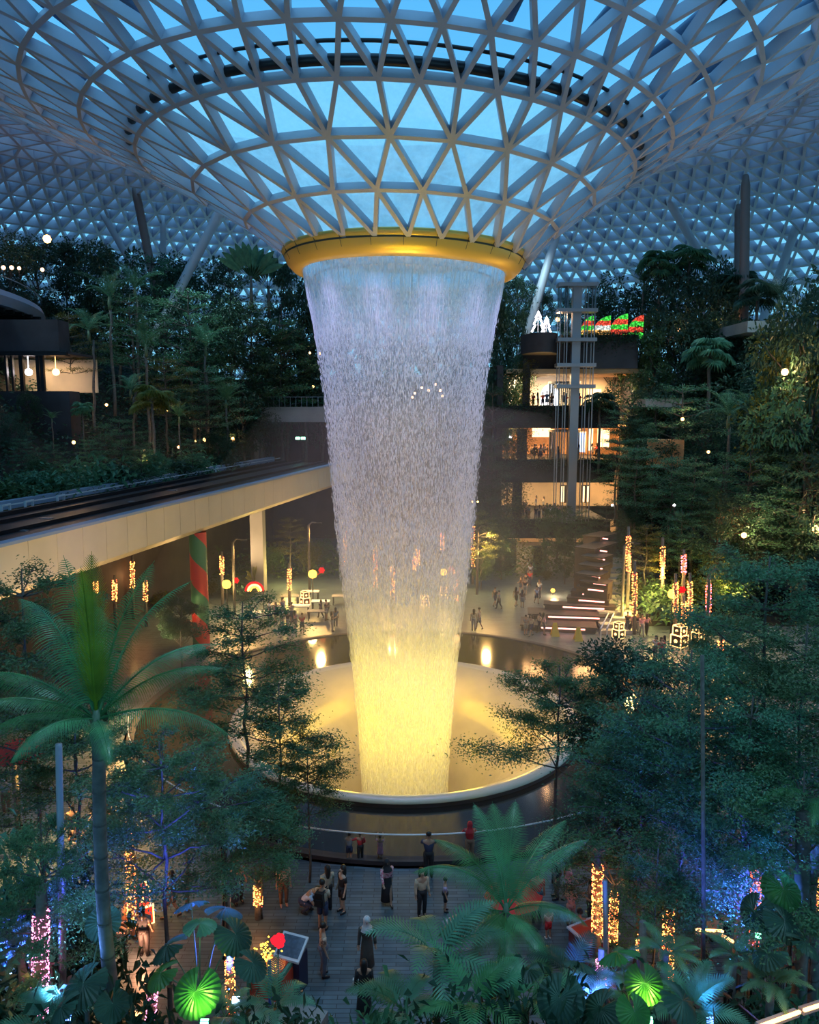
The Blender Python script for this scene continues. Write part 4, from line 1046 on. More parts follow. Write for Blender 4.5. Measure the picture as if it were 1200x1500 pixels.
forest([('bush', 905, 403, 92, D_, r1), ('palm', 945, 385, 88, D_, r1), ('fanpalm', 968, 372, 86, T_, r1), ('bush', 985, 372, 88, D_, r1), ('fanpalm', 1012, 364, 85, T_, r1), ('bush', 1030, 372, 84, D_, r1), ('bush', 1055, 388, 84, D_, r1), ('fanpalm', 1082, 404, 82, D_, r1),
        ('fanpalm', 1112, 415, 78, D_, r1), ('palm', 1145, 400, 72, D_, r1), ('bush', 1185, 440, 74, D_, r1), ('bush', 1205, 375, 60, D_, r1), ('slim', 1120, 460, 82, D_, r1),
        ('slim', 946, 445, 82, Mm, r2), ('slim', 960, 478, 80, Mm, r2), ('bush', 990, 440, 82, D_, r2), ('bush', 1022, 450, 80, D_, r2), ('fanpalm', 1042, 500, 74, T_, r2), ('bush', 1062, 440, 80, D_, r2), ('bush', 1095, 470, 78, D_, r2), ('bush', 1130, 500, 72, D_, r2),
        ('bush', 1178, 470, 62, O_, r2), ('bush', 1200, 520, 58, T_, r2), ('palm', 1150, 520, 66, O_, r2),
        ('bush', 930, 545, 80, D_, r3_), ('tier', 925, 590, 76, T_, r3_), ('bush', 965, 560, 76, D_, r3_), ('tier', 1000, 560, 70, T_, r3_), ('bush', 1035, 590, 70, D_, r3_), ('palm', 1070, 570, 66, T_, r3_), ('palm', 1110, 565, 64, T_, r3_), ('tier', 1140, 590, 62, T_, r3_), ('fanpalm', 1165, 630, 60, Mm, r3_), ('bush', 1195, 600, 58, D_, r3_), ('fanpalm', 880, 578, 79, D_, r3_),
        ('tier', 905, 640, 70, T_, r4_), ('tier', 935, 650, 66, T_, r4_), ('bush', 960, 640, 68, D_, r4_), ('tier', 985, 665, 64, T_, r4_), ('tier', 1020, 670, 62, T_, r4_), ('tier', 1060, 680, 62, T_, r4_), ('bush', 1055, 715, 59, D_, r4_), ('tier', 1100, 660, 60, T_, r4_), ('bush', 1150, 700, 60, D_, r4_), ('tier', 1180, 660, 57, T_, r4_),
        ('tier', 948, 765, 59, O_, r5_), ('tier', 975, 775, 60, Mm, r5_), ('tier', 1000, 745, 60, T_, r5_), ('bush', 925, 740, 64, D_, r5_), ('tier', 1050, 800, 57.5, O_, r5_), ('shrub', 965, 850, 58, Mm, r5_), ('shrub', 1000, 850, 58, O_, r5_), ('shrub', 1040, 845, 58, Mm, r5_), ('shrub', 930, 850, 59, O_, r5_), ('fern', 985, 870, 56.5, Mm, r5_), ('shrub', 1090, 840, 58, D_, r5_), ('tier', 1110, 790, 58, D_, r5_), ('tier', 1165, 780, 57, D_, r5_)],
       hill_right, 'right', 'trees and shrubs on the right hillside')
flatz = lambda z: (lambda x, Y: z)
r1 = 'under the guideway at the back of the plaza'
forest([('palm', 155, 850, 60, Mm, r1), ('shrub', 130, 860, 62, D_, r1), ('palm', 245, 830, 66, Mm, r1), ('palm', 320, 800, 72, Mm, r1), ('paddle', 372, 825, 66, O_, r1), ('tier', 425, 757, 72, O_, r1), ('shrub', 400, 800, 74, Mm, r1), ('shrub', 450, 800, 74, O_, r1), ('bush', 475, 790, 76, Mm, r1), ('shrub', 340, 845, 66, Mm, r1), ('shrub', 305, 850, 66, O_, r1), ('fern', 230, 870, 62, O_, r1), ('palm', 195, 840, 64, D_, r1), ('shrub', 360, 858, 64, D_, r1)],
       flatz(0), 'back', 'plants at the back of the plaza')
r1, r2 = 'behind the waterfall', 'between the waterfall and the lit terraces'
forest([('slim', 500, 430, 92, D_, r1), ('slim', 540, 450, 93, D_, r1), ('bush', 580, 470, 93, D_, r1), ('slim', 625, 440, 93, D_, r1), ('bush', 665, 470, 93, D_, r1), ('slim', 700, 420, 92, D_, r1), ('bush', 520, 760, 82, Mm, r1), ('tier', 570, 765, 80, Mm, r1), ('bush', 620, 780, 80, D_, r1), ('tier', 660, 790, 78, Mm, r1)],
       lambda x, Y: 8 if Y > 85 else 0, 'back', 'trees behind the waterfall')
forest([('slim', 728, 370, 84, D_, r2), ('bush', 748, 420, 86, D_, r2), ('bush', 735, 500, 82, D_, r2), ('tier', 722, 560, 78, D_, r2), ('tier', 715, 640, 76, D_, r2), ('tier', 700, 745, 66, O_, r2), ('bush', 705, 800, 68, Mm, r2), ('bush', 722, 700, 76, D_, r2)],
       lambda x, Y: 0 if Y < 80 else 6, 'mid', 'trees beside the terraces')
r1, r2 = 'in front of the lower terrace', 'on the top deck behind the lift'
forest([('bush', 818, 735, 77, Mm, r1), ('tier', 845, 745, 75, Mm, r1), ('slim', 830, 770, 70, D_, r1), ('bush', 865, 770, 72, D_, r1), ('shrub', 800, 835, 72, O_, r1), ('slim', 800, 790, 74, Mm, r1), ('bush', 735, 790, 72, D_, r1), ('tier', 890, 735, 72, D_, r1)], flatz(0), 't', 'trees before the lower terrace')
forest([('bush', 795, 425, 91, D_, r2), ('bush', 870, 430, 91, D_, r2), ('shrub', 915, 462, 88, D_, r2), ('bush', 760, 400, 90, D_, r2), ('bush', 835, 432, 92, D_, r2)], flatz(23.7), 't', 'trees on the top deck')

# creepers, hanging green columns, planted edges and undergrowth
def scatter_mesh(n, fn, ls, seed, flat=.5):
    r = np.random.default_rng(seed); P = np.array([fn(r) for _ in range(n)])
    V, Fq = leaf_quads(P, rand_dirs(r, n, flat), np.stack([r.normal(0, .6, n), r.normal(0, .6, n), np.ones(n)], -1), r.uniform(.6, 1.3, n) * ls, ls * .5)
    return np_mesh('leaves', V, Fq)
def ul(r):
    u, v = r.random(), r.random(); x, Y = lp(u, v * .7); return (x, Y, hill_left(x, Y) + r.uniform(0, 1.6))
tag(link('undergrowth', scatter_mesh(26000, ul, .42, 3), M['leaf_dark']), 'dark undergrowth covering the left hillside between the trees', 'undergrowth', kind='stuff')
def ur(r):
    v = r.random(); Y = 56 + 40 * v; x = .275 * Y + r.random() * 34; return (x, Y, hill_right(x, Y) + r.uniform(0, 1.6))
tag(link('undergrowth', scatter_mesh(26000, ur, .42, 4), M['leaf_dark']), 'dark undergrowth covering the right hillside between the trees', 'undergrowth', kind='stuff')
def bk(r): return (r.uniform(-34, 22), r.uniform(72, 76) if r.random() < .5 else r.uniform(76, 86), abs(r.normal(0, 1.0)))
tag(link('undergrowth', scatter_mesh(7000, bk, .4, 5), M['leaf_mid']), 'low planting along the back of the plaza below the guideway', 'undergrowth', kind='stuff')
for px, y0, y1, Y, w, lab in ((772, 528, 598, 80, 1.5, 'tall green creeper column beside the upper terrace'), (765, 628, 672, 80, 2.0, 'green hanging creepers at the left of the middle terrace'),
                          (758, 706, 760, 80, 2.0, 'green hanging creepers at the left of the lower terrace'), (748, 790, 862, 76, 2.3, 'tall hedge wall beside the lit walkway'), (788, 800, 842, 74, 1.6, 'bamboo like hedge right of the lit walkway')):
    a, b = dp(px, y0, Y), dp(px, y1, Y)
    fn = lambda r: (r.normal(0, w * .3), r.uniform(-.5, .5), r.uniform(0, a.z - b.z))
    e_ = empty('hanging_creeper', (a.x, Y, b.z)); tag(e_, lab, 'creeper')
    link('foliage', scatter_mesh(1500, fn, .22, int(px)), M['leaf_olive'], e_)
    mb = MB(); mb.box((0, 0, (a.z - b.z) / 2), (w * .5, .3, a.z - b.z)); mb.build('climbing_frame', M['darkwall'], e_)
for nm, zf, pa_, pb_ in (('middle', 10.9, 735, 900), ('upper', 16.45, 725, 905), ('lower', 4.6, 700, 890), ('top', 23.8, 823, 935)):
    xa, xb = px_at(pa_, YT, zf), px_at(pb_, YT, zf)
    fn = lambda r: (r.uniform(xa, xb), YT - .4 + r.normal(0, .15), zf + .25 - abs(r.normal(0, .7)))
    tag(link('planter_edge', scatter_mesh(1600, fn, .26, int(zf)), M['leaf_mid'] if nm == 'lower' else M['leaf_dark']), 'trailing plants along the edge of the %s %s' % (nm, 'deck' if nm == 'top' else 'terrace'), 'plants', kind='stuff')
# ================================================================ FOREGROUND PLANTS
def hero_palm(label, hub, base, fronds, r0=.13, mat_='leaf_palm', name='feather_palm', leaflets=60):
    """fronds: (azimuth deg, elev, droop, L, ll, hang, mat)"""
    b, h = Vector(base), Vector(hub); e_ = empty(name, b); tag(e_, label, 'palm')
    v = h - b; n = 14; mb = MB()
    pts = [v * (i / n) + Vector((0.10 * math.sin(i * .5), .05 * math.sin(i * .8), 0)) for i in range(n + 1)]; pts[-1] = v
    mb.tube(pts, [r0 * (1 + .25 * (1 - i / n)) for i in range(n + 1)], 12); tk_ = mb.build('trunk', M['palmbark'], e_, True)
    for i in range(2, n):
        mb = MB(); p = pts[i]; t = (pts[i] - pts[i - 1]).normalized(); mb.tube([p - t * .02, p + t * .02], r0 * (1 + .25 * (1 - i / n)) * 1.06, 12)
        mb.build('trunk_ring', M['bark'], tk_)
    mb = MB(); mb.tube([v - Vector((0, 0, .5)), v - Vector((0, 0, .2)), v + Vector((0, 0, .25))], [r0 * .95, r0 * 1.25, r0 * .45], 12); mb.build('crownshaft', M['shaft'], e_, True)
    for i, (az, el, dr, L, ll, hg, mt, *rest) in enumerate(fronds):
        k = dict(L=L, pairs=leaflets, ll=ll, w=.036, elev=el, droop=dr, hang=hg, seed=i + int(abs(b.x) * 10), segs=4, start=.10)
        if rest: k.update(rest[0])
        link('frond', frond_mesh(**k), M[mt], e_, loc=v + Vector((0, 0, .05)), rot=(0, 0, math.radians(az)))
    return e_
P_, Y_ = 'leaf_palm', 'leaf_young'
hub = dp(142, 1058, 14.0); base = dp(170, 1560, 14.0); base.z = 0.5
hero_palm('big feather palm on the left with one bright yellow green upright frond', hub, base, [
    (95, 88, 6, 3.25, .62, .10, Y_, dict(fwd=1.1, tipf=.15, w=.055)), (275, 86, 8, 3.1, .55, .10, Y_, dict(fwd=1.2, tipf=.15, w=.055)),
    (135, 80, 28, 3.3, .85, .75, P_, dict(vee=.1)), (60, 76, 38, 3.3, .75, .75, P_, {}), (20, 70, 55, 3.3, .60, .7, P_, dict(dpow=2.2)),
    (8, 45, 62, 2.7, .72, .75, P_, {}), (-12, 22, 60, 2.9, .72, .95, P_, {}), (205, 38, 60, 2.4, .6, .6, P_, {}),
    (150, 66, 75, 3.3, .75, .8, P_, dict(dpow=2.0)), (175, 42, 70, 3.0, .7, .9, P_, {}), (110, 60, 60, 3.0, .7, .7, P_, {}), (35, 50, 70, 2.9, .65, .7, P_, {}),
    (190, 20, 70, 2.3, .6, .8, P_, {}), (238, 25, 80, 1.9, .6, .8, P_, {}), (300, 15, 70, 1.6, .55, .8, P_, {})], .12)
hub = dp(741, 1338, 16.0); base = Vector((hub.x + .1, 16.2, 0.0))
hero_palm('feather palm in the centre foreground with long arching drooping fronds', hub, base, [
    (172, 62, 100, 2.6, .62, .8, P_, dict(dpow=1.2)), (100, 75, 40, 2.4, .6, .5, P_, {}), (75, 70, 45, 2.5, .6, .5, P_, {}), (40, 58, 60, 2.7, .6, .7, P_, {}),
    (18, 50, 55, 2.6, .55, .7, P_, dict(dpow=2)), (150, 62, 75, 2.4, .6, .7, P_, {}), (262, 5, 60, 1.9, .6, .3, P_, dict(vee=.0)), (200, 20, 70, 1.8, .6, .8, P_, {}),
    (235, 15, 80, 1.9, .55, .7, P_, {}), (300, 12, 70, 1.8, .55, .7, P_, {}), (345, 30, 80, 2.0, .55, .7, P_, {}), (120, 78, 55, 2.5, .6, .6, P_, {})], .10)
hub = dp(1205, 1180, 17.0); base = Vector((hub.x, 17, 0))
hero_palm('feather palm cut by the right edge of the picture', hub, base, [(170 + k * 33, 40, 75, 2.4, .5, .6, P_, {}) for k in range(8)], .12)
hub = dp(1080, 1010, 24.0); base = Vector((hub.x, 24, 0))
hero_palm('feather palm half hidden among the right foreground trees', hub, base, [(20 + k * 51, 45, 80, 2.2, .5, .6, P_, {}) for k in range(7)], .10)
hub = dp(30, 1290, 16); base = Vector((hub.x, 16, 0))

# dark broad leafleted cycads and ferns along the bottom edge
def rosette(label, loc, H, n, L, ll, w, mt, el=(20, 60), name='broad_frond_palm', droop=70, seed=1, cat='palm', hang=.25, pairs=20):
    rnd = random.Random(seed); e_ = empty(name, (loc[0], loc[1], 0.0 if loc[1] > 16 else .5)); tag(e_, label, cat); z0 = loc[2] - e_.location.z
    mb = MB(); mb.tube([(0, 0, 0), (0, 0, z0)], [.10, .08], 8); mb.build('stem', M['palmbark'], e_, True)
    for k in range(n):
        link('frond', frond_mesh(L=L * rnd.uniform(.85, 1.1), pairs=pairs, ll=ll, w=w, elev=rnd.uniform(*el), droop=droop * rnd.uniform(.8, 1.2), hang=hang, seed=seed * 50 + k, segs=3, fwd=.5, start=.15, vee=.2),
             M[mt], e_, loc=(0, 0, z0), rot=(0, 0, k * 2.4 + rnd.uniform(-.2, .2)))
    return e_
for i, (px, py, Y, n, L, ll, w, mt, lab) in enumerate((
    (640, 1400, 14.8, 9, 1.9, .55, .095, 'leaf_teal', 'broad leafleted dark palm in the bottom middle reaching over the paving'),
    (590, 1480, 14.0, 8, 1.3, .45, .085, 'leaf_teal', 'broad leafleted palm at the bottom edge beside the dark dressed person'),
    (690, 1470, 13.6, 9, 1.4, .45, .08, 'leaf_palm', 'broad leafleted palm at the bottom edge below the centre palm'),
    (770, 1470, 14.0, 8, 1.3, .45, .08, 'leaf_palm', 'broad leafleted palm at the bottom edge right of the centre palm trunk'),
    (835, 1430, 14.6, 8, 1.2, .4, .07, 'leaf_dark', 'dark frond clump between the centre palm and the right fan leaves'),
    (1010, 1480, 13.8, 8, 1.3, .42, .08, 'leaf_teal', 'broad leafleted dark palm at the bottom right beside the railing'),
    (60, 1500, 13.4, 8, 1.2, .4, .07, 'leaf_teal', 'dark frond clump in the bottom left corner'),
    (400, 1475, 14.2, 8, 1.0, .34, .06, 'leaf_teal', 'small dark frond clump below the red lantern display'))):
    rosette(lab, dp(px, py, Y), 1, n, L, ll, w, mt, seed=i + 3)
for i, (px, py, Y, mt, lab) in enumerate(((975, 1395, 15.2, 'leaf_fine', 'pale green fern beside the tall light wrapped trunk in front right'), (900, 1425, 14.6, 'leaf_fine', 'pale fern below the bright fan leaves at right'),
    (1075, 1400, 15.2, 'leaf_fine', 'blue lit fern beside the slanting blue trunk'), (860, 1462, 14, 'leaf_fine', 'small fern beside the purple lit trunk at right'), (1130, 1440, 14.2, 'leaf_fine', 'fern above the railing in the bottom right corner'),
    (1180, 1370, 15.4, 'leaf_fine', 'fern at the right edge beside the dark thick trunk'), (330, 1490, 13.4, 'leaf_fine', 'fern below the large green fan leaf at left'), (30, 1390, 15, 'leaf_fine', 'blue green fern at the left edge'))):
    rosette(lab, dp(px, py, Y), 1, 9, .85, .22, .05, mt, el=(15, 50), name='fern', seed=30 + i, cat='fern', pairs=22)

# round pleated fan leaves
def round_leaf_mesh(R=.5, n=44, cone=.28, notch=24, seed=0, cup=.0):
    V = [(0, 0, 0)]; Fq = []; rr = random.Random(seed)
    a0 = math.radians(notch / 2); a1 = 2 * math.pi - a0; rad = (.35, .7, 1.0)
    for k in range(n + 1):
        a = math.pi + a0 + (a1 - a0) * k / n; pl = (1 if k % 2 else -1)
        for r_ in rad:
            r2_ = R * r_ * (1 - (.03 if k % 2 and r_ == 1 else 0)); V.append((r2_ * math.cos(a), r2_ * math.sin(a), pl * .022 * r_ * R / .5 - cone * R * r_ ** 2))
    for k in range(n):
        b, c = 1 + 3 * k, 4 + 3 * k
        Fq.append((0, b, c, c)); Fq += [(b, b + 1, c + 1, c), (b + 1, b + 2, c + 2, c + 1)]
    me = bpy.data.meshes.new('blade'); me.from_pydata(V, [], [f if f[2] != f[3] else f[:3] for f in Fq]); me.update(); return me
def fan_plant(label, foot, leaves, mt='leaf_fan'):
    """leaves: (centre point, radius, tilt towards camera deg, azimuth deg, material)"""
    e_ = empty('fan_leaf_palm', foot); tag(e_, label, 'palm'); f = Vector(foot)
    top = Vector((0, 0, max(.5, min(l[0].z for l in leaves) - f.z - .7)))
    mb = MB(); mb.tube([(0, 0, 0), top], [.06, .045], 8); mb.build('stem', M['palmbark'], e_, True)
    for i, (c, R, tl, az, m2) in enumerate(leaves):
        p = c - f; s = MB(); mid = top.lerp(p, .5) + Vector((0, 0, .12)); s.tube([top - Vector((0, 0, .05)), mid, p], [.018, .014, .012], 5)
        st = s.build('leaf_stalk', M['petiole'], e_, True)
        bl_ = link('blade', round_leaf_mesh(R, seed=i), M[m2], e_, loc=p)
        bl_.rotation_euler = (Matrix.Rotation(math.radians(az), 3, 'Z') @ Matrix.Rotation(math.radians(tl), 3, 'Y')).to_euler()
    return e_
Fn, FD = 'leaf_fan', 'leaf_dark'
def LF(px, py, Y, R, tl, az, m=Fn): return (dp(px, py, Y), R, tl, az, m)
fan_plant('fan leaf palm at left with one large round bright green leaf', (dp(287, 1450, 13).x, 13.2, .5), [LF(287, 1452, 12.6, .44, 38, -95), LF(293, 1352, 13.6, .33, 5, 80, 'leaf_teal'), LF(245, 1385, 13.8, .38, 30, 180, FD), LF(330, 1330, 14.4, .40, 25, 60, FD), LF(345, 1368, 13.6, .40, 35, -30, FD),
          LF(280, 1322, 14.6, .36, 30, 120, FD), LF(370, 1410, 13.0, .34, 30, -20, FD), LF(235, 1425, 13.2, .34, 30, 200, 'leaf_fan')])
fan_plant('fan leaf palm with dark leaves beside the leaning palm trunk', (dp(125, 1440, 13.6).x, 13.6, .5), [LF(122, 1440, 13.2, .44, 30, -120, FD), LF(150, 1350, 14.2, .36, 35, -80, FD), LF(90, 1475, 12.8, .34, 40, 200, FD), LF(165, 1470, 12.8, .32, 30, -60, FD)])
fan_plant('fan leaf palm at right with glowing lime green leaf', (dp(935, 1450, 13).x, 13.3, .5), [LF(945, 1440, 12.8, .36, 42, -90), LF(905, 1395, 13.6, .42, 30, 120), LF(930, 1482, 12.2, .32, 40, -80), LF(880, 1478, 12.6, .42, 35, 210, FD), LF(1000, 1465, 12.6, .42, 38, -30, FD)])
fan_plant('fan leaf palm with dark dull leaves at the bottom right of centre', (dp(815, 1470, 13.2).x, 13.4, .5), [LF(820, 1462, 12.8, .46, 40, -120, FD), LF(850, 1410, 13.6, .34, 30, 60, FD), LF(775, 1420, 13.8, .30, 30, 160, FD)])
fan_plant('fan leaf palm near the right edge beside the small light wrapped trunk', (dp(1140, 1400, 15).x, 15.2, .5), [LF(1148, 1302, 15.6, .46, 40, -80), LF(1105, 1335, 15.4, .40, 62, -150, FD), LF(1150, 1350, 15.0, .44, 35, -60, FD), LF(1125, 1395, 14.4, .38, 30, 180, FD), LF(1180, 1380, 14.6, .38, 30, 0, FD)])

# fine leaved foreground trees
FT = [proto_tiered(101, 9.0, 2.4, 17000, .105, .50, 6, .085, .09), proto_tiered(102, 8.0, 2.5, 19000, .10, .52, 5, .09, .08), proto_tiered(103, 9.5, 2.8, 24000, .105, .42, 8, .10, .10), proto_tiered(104, 6.0, 1.8, 11000, .085, .45, 5, .06, .08)]
FB = proto_bushy(111, 9.0, 1.9, 15000, .13, .36, .10, 34)
def big_tree(pi, px, ytop, Y, rad, label, mt='leaf_fine', rz=0.0, bark='bark', px_base=None):
    pr, H0, R0 = (FT[pi] if pi < 4 else FB), (9.0, 8.0, 9.5, 6.0, 9.0)[pi], (2.4, 2.5, 2.8, 1.8, 1.9)[pi]
    t = dp(px, ytop, Y); zb = 0.5 if Y < 16 else 0.0; sz = (t.z - zb) / (H0 * 1.04); sr = rad / R0
    e_ = plant(pr, 'fine_leaved_tree' if pi < 4 else 'dense_tree', (t.x, Y, zb), rz, 1, mt, label, 'tree', None, bark)
    e_.scale = (sr, sr, sz); return e_
TT = 'leaf_teal'
big_tree(0, 355, 868, 27.5, 2.5, 'layered fine leaved tree left of the basin, tallest one beside the pond', TT, .4)
big_tree(3, 408, 990, 25.0, 2.1, 'thin fine leaved tree in front of the left rim of the basin', 'leaf_mid', 1.4)
big_tree(3, 450, 1070, 24.5, 1.4, 'low airy tree overlapping the lower left basin rim', 'leaf_mid', 2.4)
big_tree(1, 232, 1068, 17.5, 2.0, 'blue lit fine leaved tree standing left of the red cube lantern trunk', 'leaf_fine', 2.0)
big_tree(0, 30, 812, 22, 2.3, 'pale fine leaved tree behind the big palm at the left edge', 'leaf_fine', 1.0)
big_tree(1, 105, 1010, 21, 2.2, 'fine leaved tree under the big palm fronds at left', 'leaf_fine', 3.3)
big_tree(1, 58, 1190, 15.2, 1.35, 'fine leaved tree at the left edge with fairy lights on its lower trunk', 'leaf_fine', .7)
big_tree(3, 378, 1165, 22.6, 1.75, 'small round crowned tree in the plaza with lights at its foot', TT, .2)
big_tree(3, 190, 1120, 21.8, 1.5, 'slim tree whose whole trunk is wrapped in fairy lights left of the cube lantern', 'leaf_fine', 1.2)
big_tree(4, 262, 868, 46, 1.4, 'small dark round tree beside the striped pillar', FD, 0)
big_tree(1, 325, 1120, 20.5, 1.9, 'dark leaved tree left of the small plaza tree', TT, 2.2)
big_tree(1, 820, 962, 24.5, 2.2, 'tree whose branches hang over the right side of the basin', 'leaf_mid', 1.1)
big_tree(4, 935, 915, 24.5, 2.0, 'dark dense tree at the right of the basin behind the layered trees', FD, .5)
big_tree(2, 945, 1040, 20.0, 2.5, 'large layered tree in the right foreground over the purple lit trunk', TT, .9)
big_tree(2, 1015, 930, 19.0, 2.2, 'tall thin stemmed layered tree in the right foreground', TT, 2.0)
big_tree(2, 1130, 792, 22.0, 2.9, 'tallest wide crowned blue green tree at the right', TT, 1.3)
big_tree(1, 1185, 890, 19.0, 2.3, 'fine leaved tree at the right edge below the tallest crown', 'leaf_fine', 2.6)
big_tree(2, 1105, 1000, 18.2, 2.2, 'fine leaved tree over the slanting blue trunk at right', TT, .1)
big_tree(1, 1180, 1110, 16.6, 1.9, 'fine leaved tree on the dark thick trunk at the right edge', 'leaf_fine', 1.7)
big_tree(1, 1060, 900, 30.0, 2.3, 'fine leaved tree further back behind the right foreground trees', 'leaf_fine', 2.9)
big_tree(3, 965, 1230, 17.2, 1.3, 'low dark branched tree over the light wrapped trunks at right', TT, 2.3)
big_tree(3, 880, 1140, 21, 1.6, 'fine leaved tree above the pair of light wrapped trunks at right', FD, 2.0)

# shrubs filling the beds in front
for i, (px, py, Y, sc_, mt) in enumerate(((20, 1460, 14.5, 1.2, TT), (100, 1500, 13.5, 1.0, FD), (210, 1490, 13.2, .9, FD), (380, 1500, 13.5, .9, FD), (430, 1500, 14.6, .8, FD), (540, 1520, 13, .9, TT), (650, 1510, 13, 1.0, FD), (740, 1500, 13, 1.0, FD), (860, 1500, 12.6, .9, FD), (970, 1510, 13, 1.0, FD), (1070, 1480, 14.4, 1.1, FD), (1130, 1480, 14.6, 1.1, TT), (15, 1290, 17.0, 1.3, TT), (95, 1300, 17.5, 1.3, FD), (20, 1380, 15.5, 1.3, FD), (860, 1470, 14.5, 1.0, FD))):
    p = dp(px, py, Y); zb = .5 if Y < 16 else 0; H = max(1.2, p.z - zb)
    e_ = plant(PROTO['shrub'][i % 3], 'shrub', (p.x, Y, zb), i, 1, mt, 'dark leafy shrub in the front planting, ' + ORD[i] + ' from the left' if i < 12 else 'leafy shrub ' + ('at the left edge below the balcony lights', 'left of the leaning palm trunk', 'at the left edge beside the floodlights', 'under the purple lit trunk')[i - 12], 'shrub', 'shrubs in the front planting')
    e_.scale = (sc_ * .75, sc_ * .75, H / 1.9)
# ================================================================ FAIRY LIGHTS, LANTERNS, FLOODLIGHTS
M['bulb'] = glow('fairy_bulb_warm', (1, .33, .06), 5); M['bulbred'] = glow('fairy_bulb_red', (1, .10, .04), 3.5); M['bulbpink'] = glow('fairy_bulb_pink', (1, .25, .55), 3)
M['blueflood'] = glow('blue_flood', (.08, .2, 1), 9); M['whiteblue'] = glow('white_blue_flood', (.35, .6, 1), 9); M['greenflood'] = glow('green_flood', (.2, 1, .5), 4)
M['strip'] = glow('amber_strip', (1, .42, .12), 4); M['lantred'] = glow('lantern_red', (1, .012, .015), .8); M['lanty'] = glow('lantern_yellow', (1, .50, .05), 3)
M['outline'] = glow('outline_warm', (1, .48, .14), 3); M['outlinew'] = glow('outline_white', (.95, .92, 1), 5)
def octa_cloud(P, s):
    P = np.asarray(P); n = len(P); s = np.broadcast_to(s, n)[:, None]
    o = np.array([(0, 0, -1), (0, 0, 1), (1, 0, 0), (0, 1, 0), (-1, 0, 0), (0, -1, 0)])
    V = (P[:, None, :] + o[None] * s[:, None]).reshape(-1, 3)
    f = np.array([(0, 3, 2), (0, 4, 3), (0, 5, 4), (0, 2, 5), (1, 2, 3), (1, 3, 4), (1, 4, 5), (1, 5, 2)])
    return np_mesh('bulbs', V, (np.arange(n)[:, None, None] * 6 + f[None]).reshape(-1, 3))
def fairy(px0, y0, px1, y1, Y, rad, n, label, m='bulb', light=12, bs=.020, trunk=None):
    a, b = dp(px0, y0, Y), dp(px1, y1, Y); e_ = empty('light_string', b); tag(e_, label, 'fairy lights', 'light strings wound round trunks')
    v = a - b; r = np.random.default_rng(int(px0 + y0)); t = np.sort(r.random(n)); turns = max(5, v.length * 5)
    ang = t * turns * 6.283 + r.normal(0, .9, n); P = np.outer(t, np.array(v)) + np.stack([np.cos(ang) * rad, np.sin(ang) * rad, r.normal(0, .02, n)], -1)
    mb = MB(); tt = np.linspace(0, 1, int(turns * 8)); mb.tube([v * float(q) + Vector((math.cos(q * turns * 6.283) * rad * .97, math.sin(q * turns * 6.283) * rad * .97, 0)) for q in tt], .006, 3, cap=False)
    mb.build('wire', M['darkmetal'], e_)
    k = r.random(n) < .3
    o = link('bulbs', octa_cloud(P[~k], bs), M[m], e_); tag(o, kind='stuff')
    o = link('red_bulbs', octa_cloud(P[k], bs), M['bulbred' if m == 'bulb' else 'bulbpink'], e_); tag(o, kind='stuff')
    if light:
        lamp('POINT', 'fairy_glow', b + v * .5 + Vector((0, -rad - .35, 0)), (1, .45, .15), light * .4, .3)
    if trunk:
        gz = .5 if b.y < 16 else (hill_right(b.x, b.y) if b.y > 56 and b.x > .27 * b.y else 0); te = empty('slim_tree', (b.x, b.y, gz)); tag(te, 'trunk of ' + label, 'tree')
        mb = MB(); mb.tube([(0, 0, -.1), (0, 0, max(.05, b.z - gz)), tuple(v * 1.25 + Vector((0, 0, b.z - gz)))], [rad * .85, rad * .8, rad * .6], 8); mb.build('trunk', M[trunk], te, True)
        if Y > 40 or Y < 17: return
        ap = v * 1.25 + Vector((0, 0, b.z - gz)); mb = MB(); rq = random.Random(int(px0))
        for k in range(6): aq = k * 1.05; mb.tube([ap * .97, ap + Vector((math.cos(aq) * .6, math.sin(aq) * .6, .35 + rq.random() * .4))], [rad * .3, .01], 4)
        mb.build('branches', M[trunk], te)
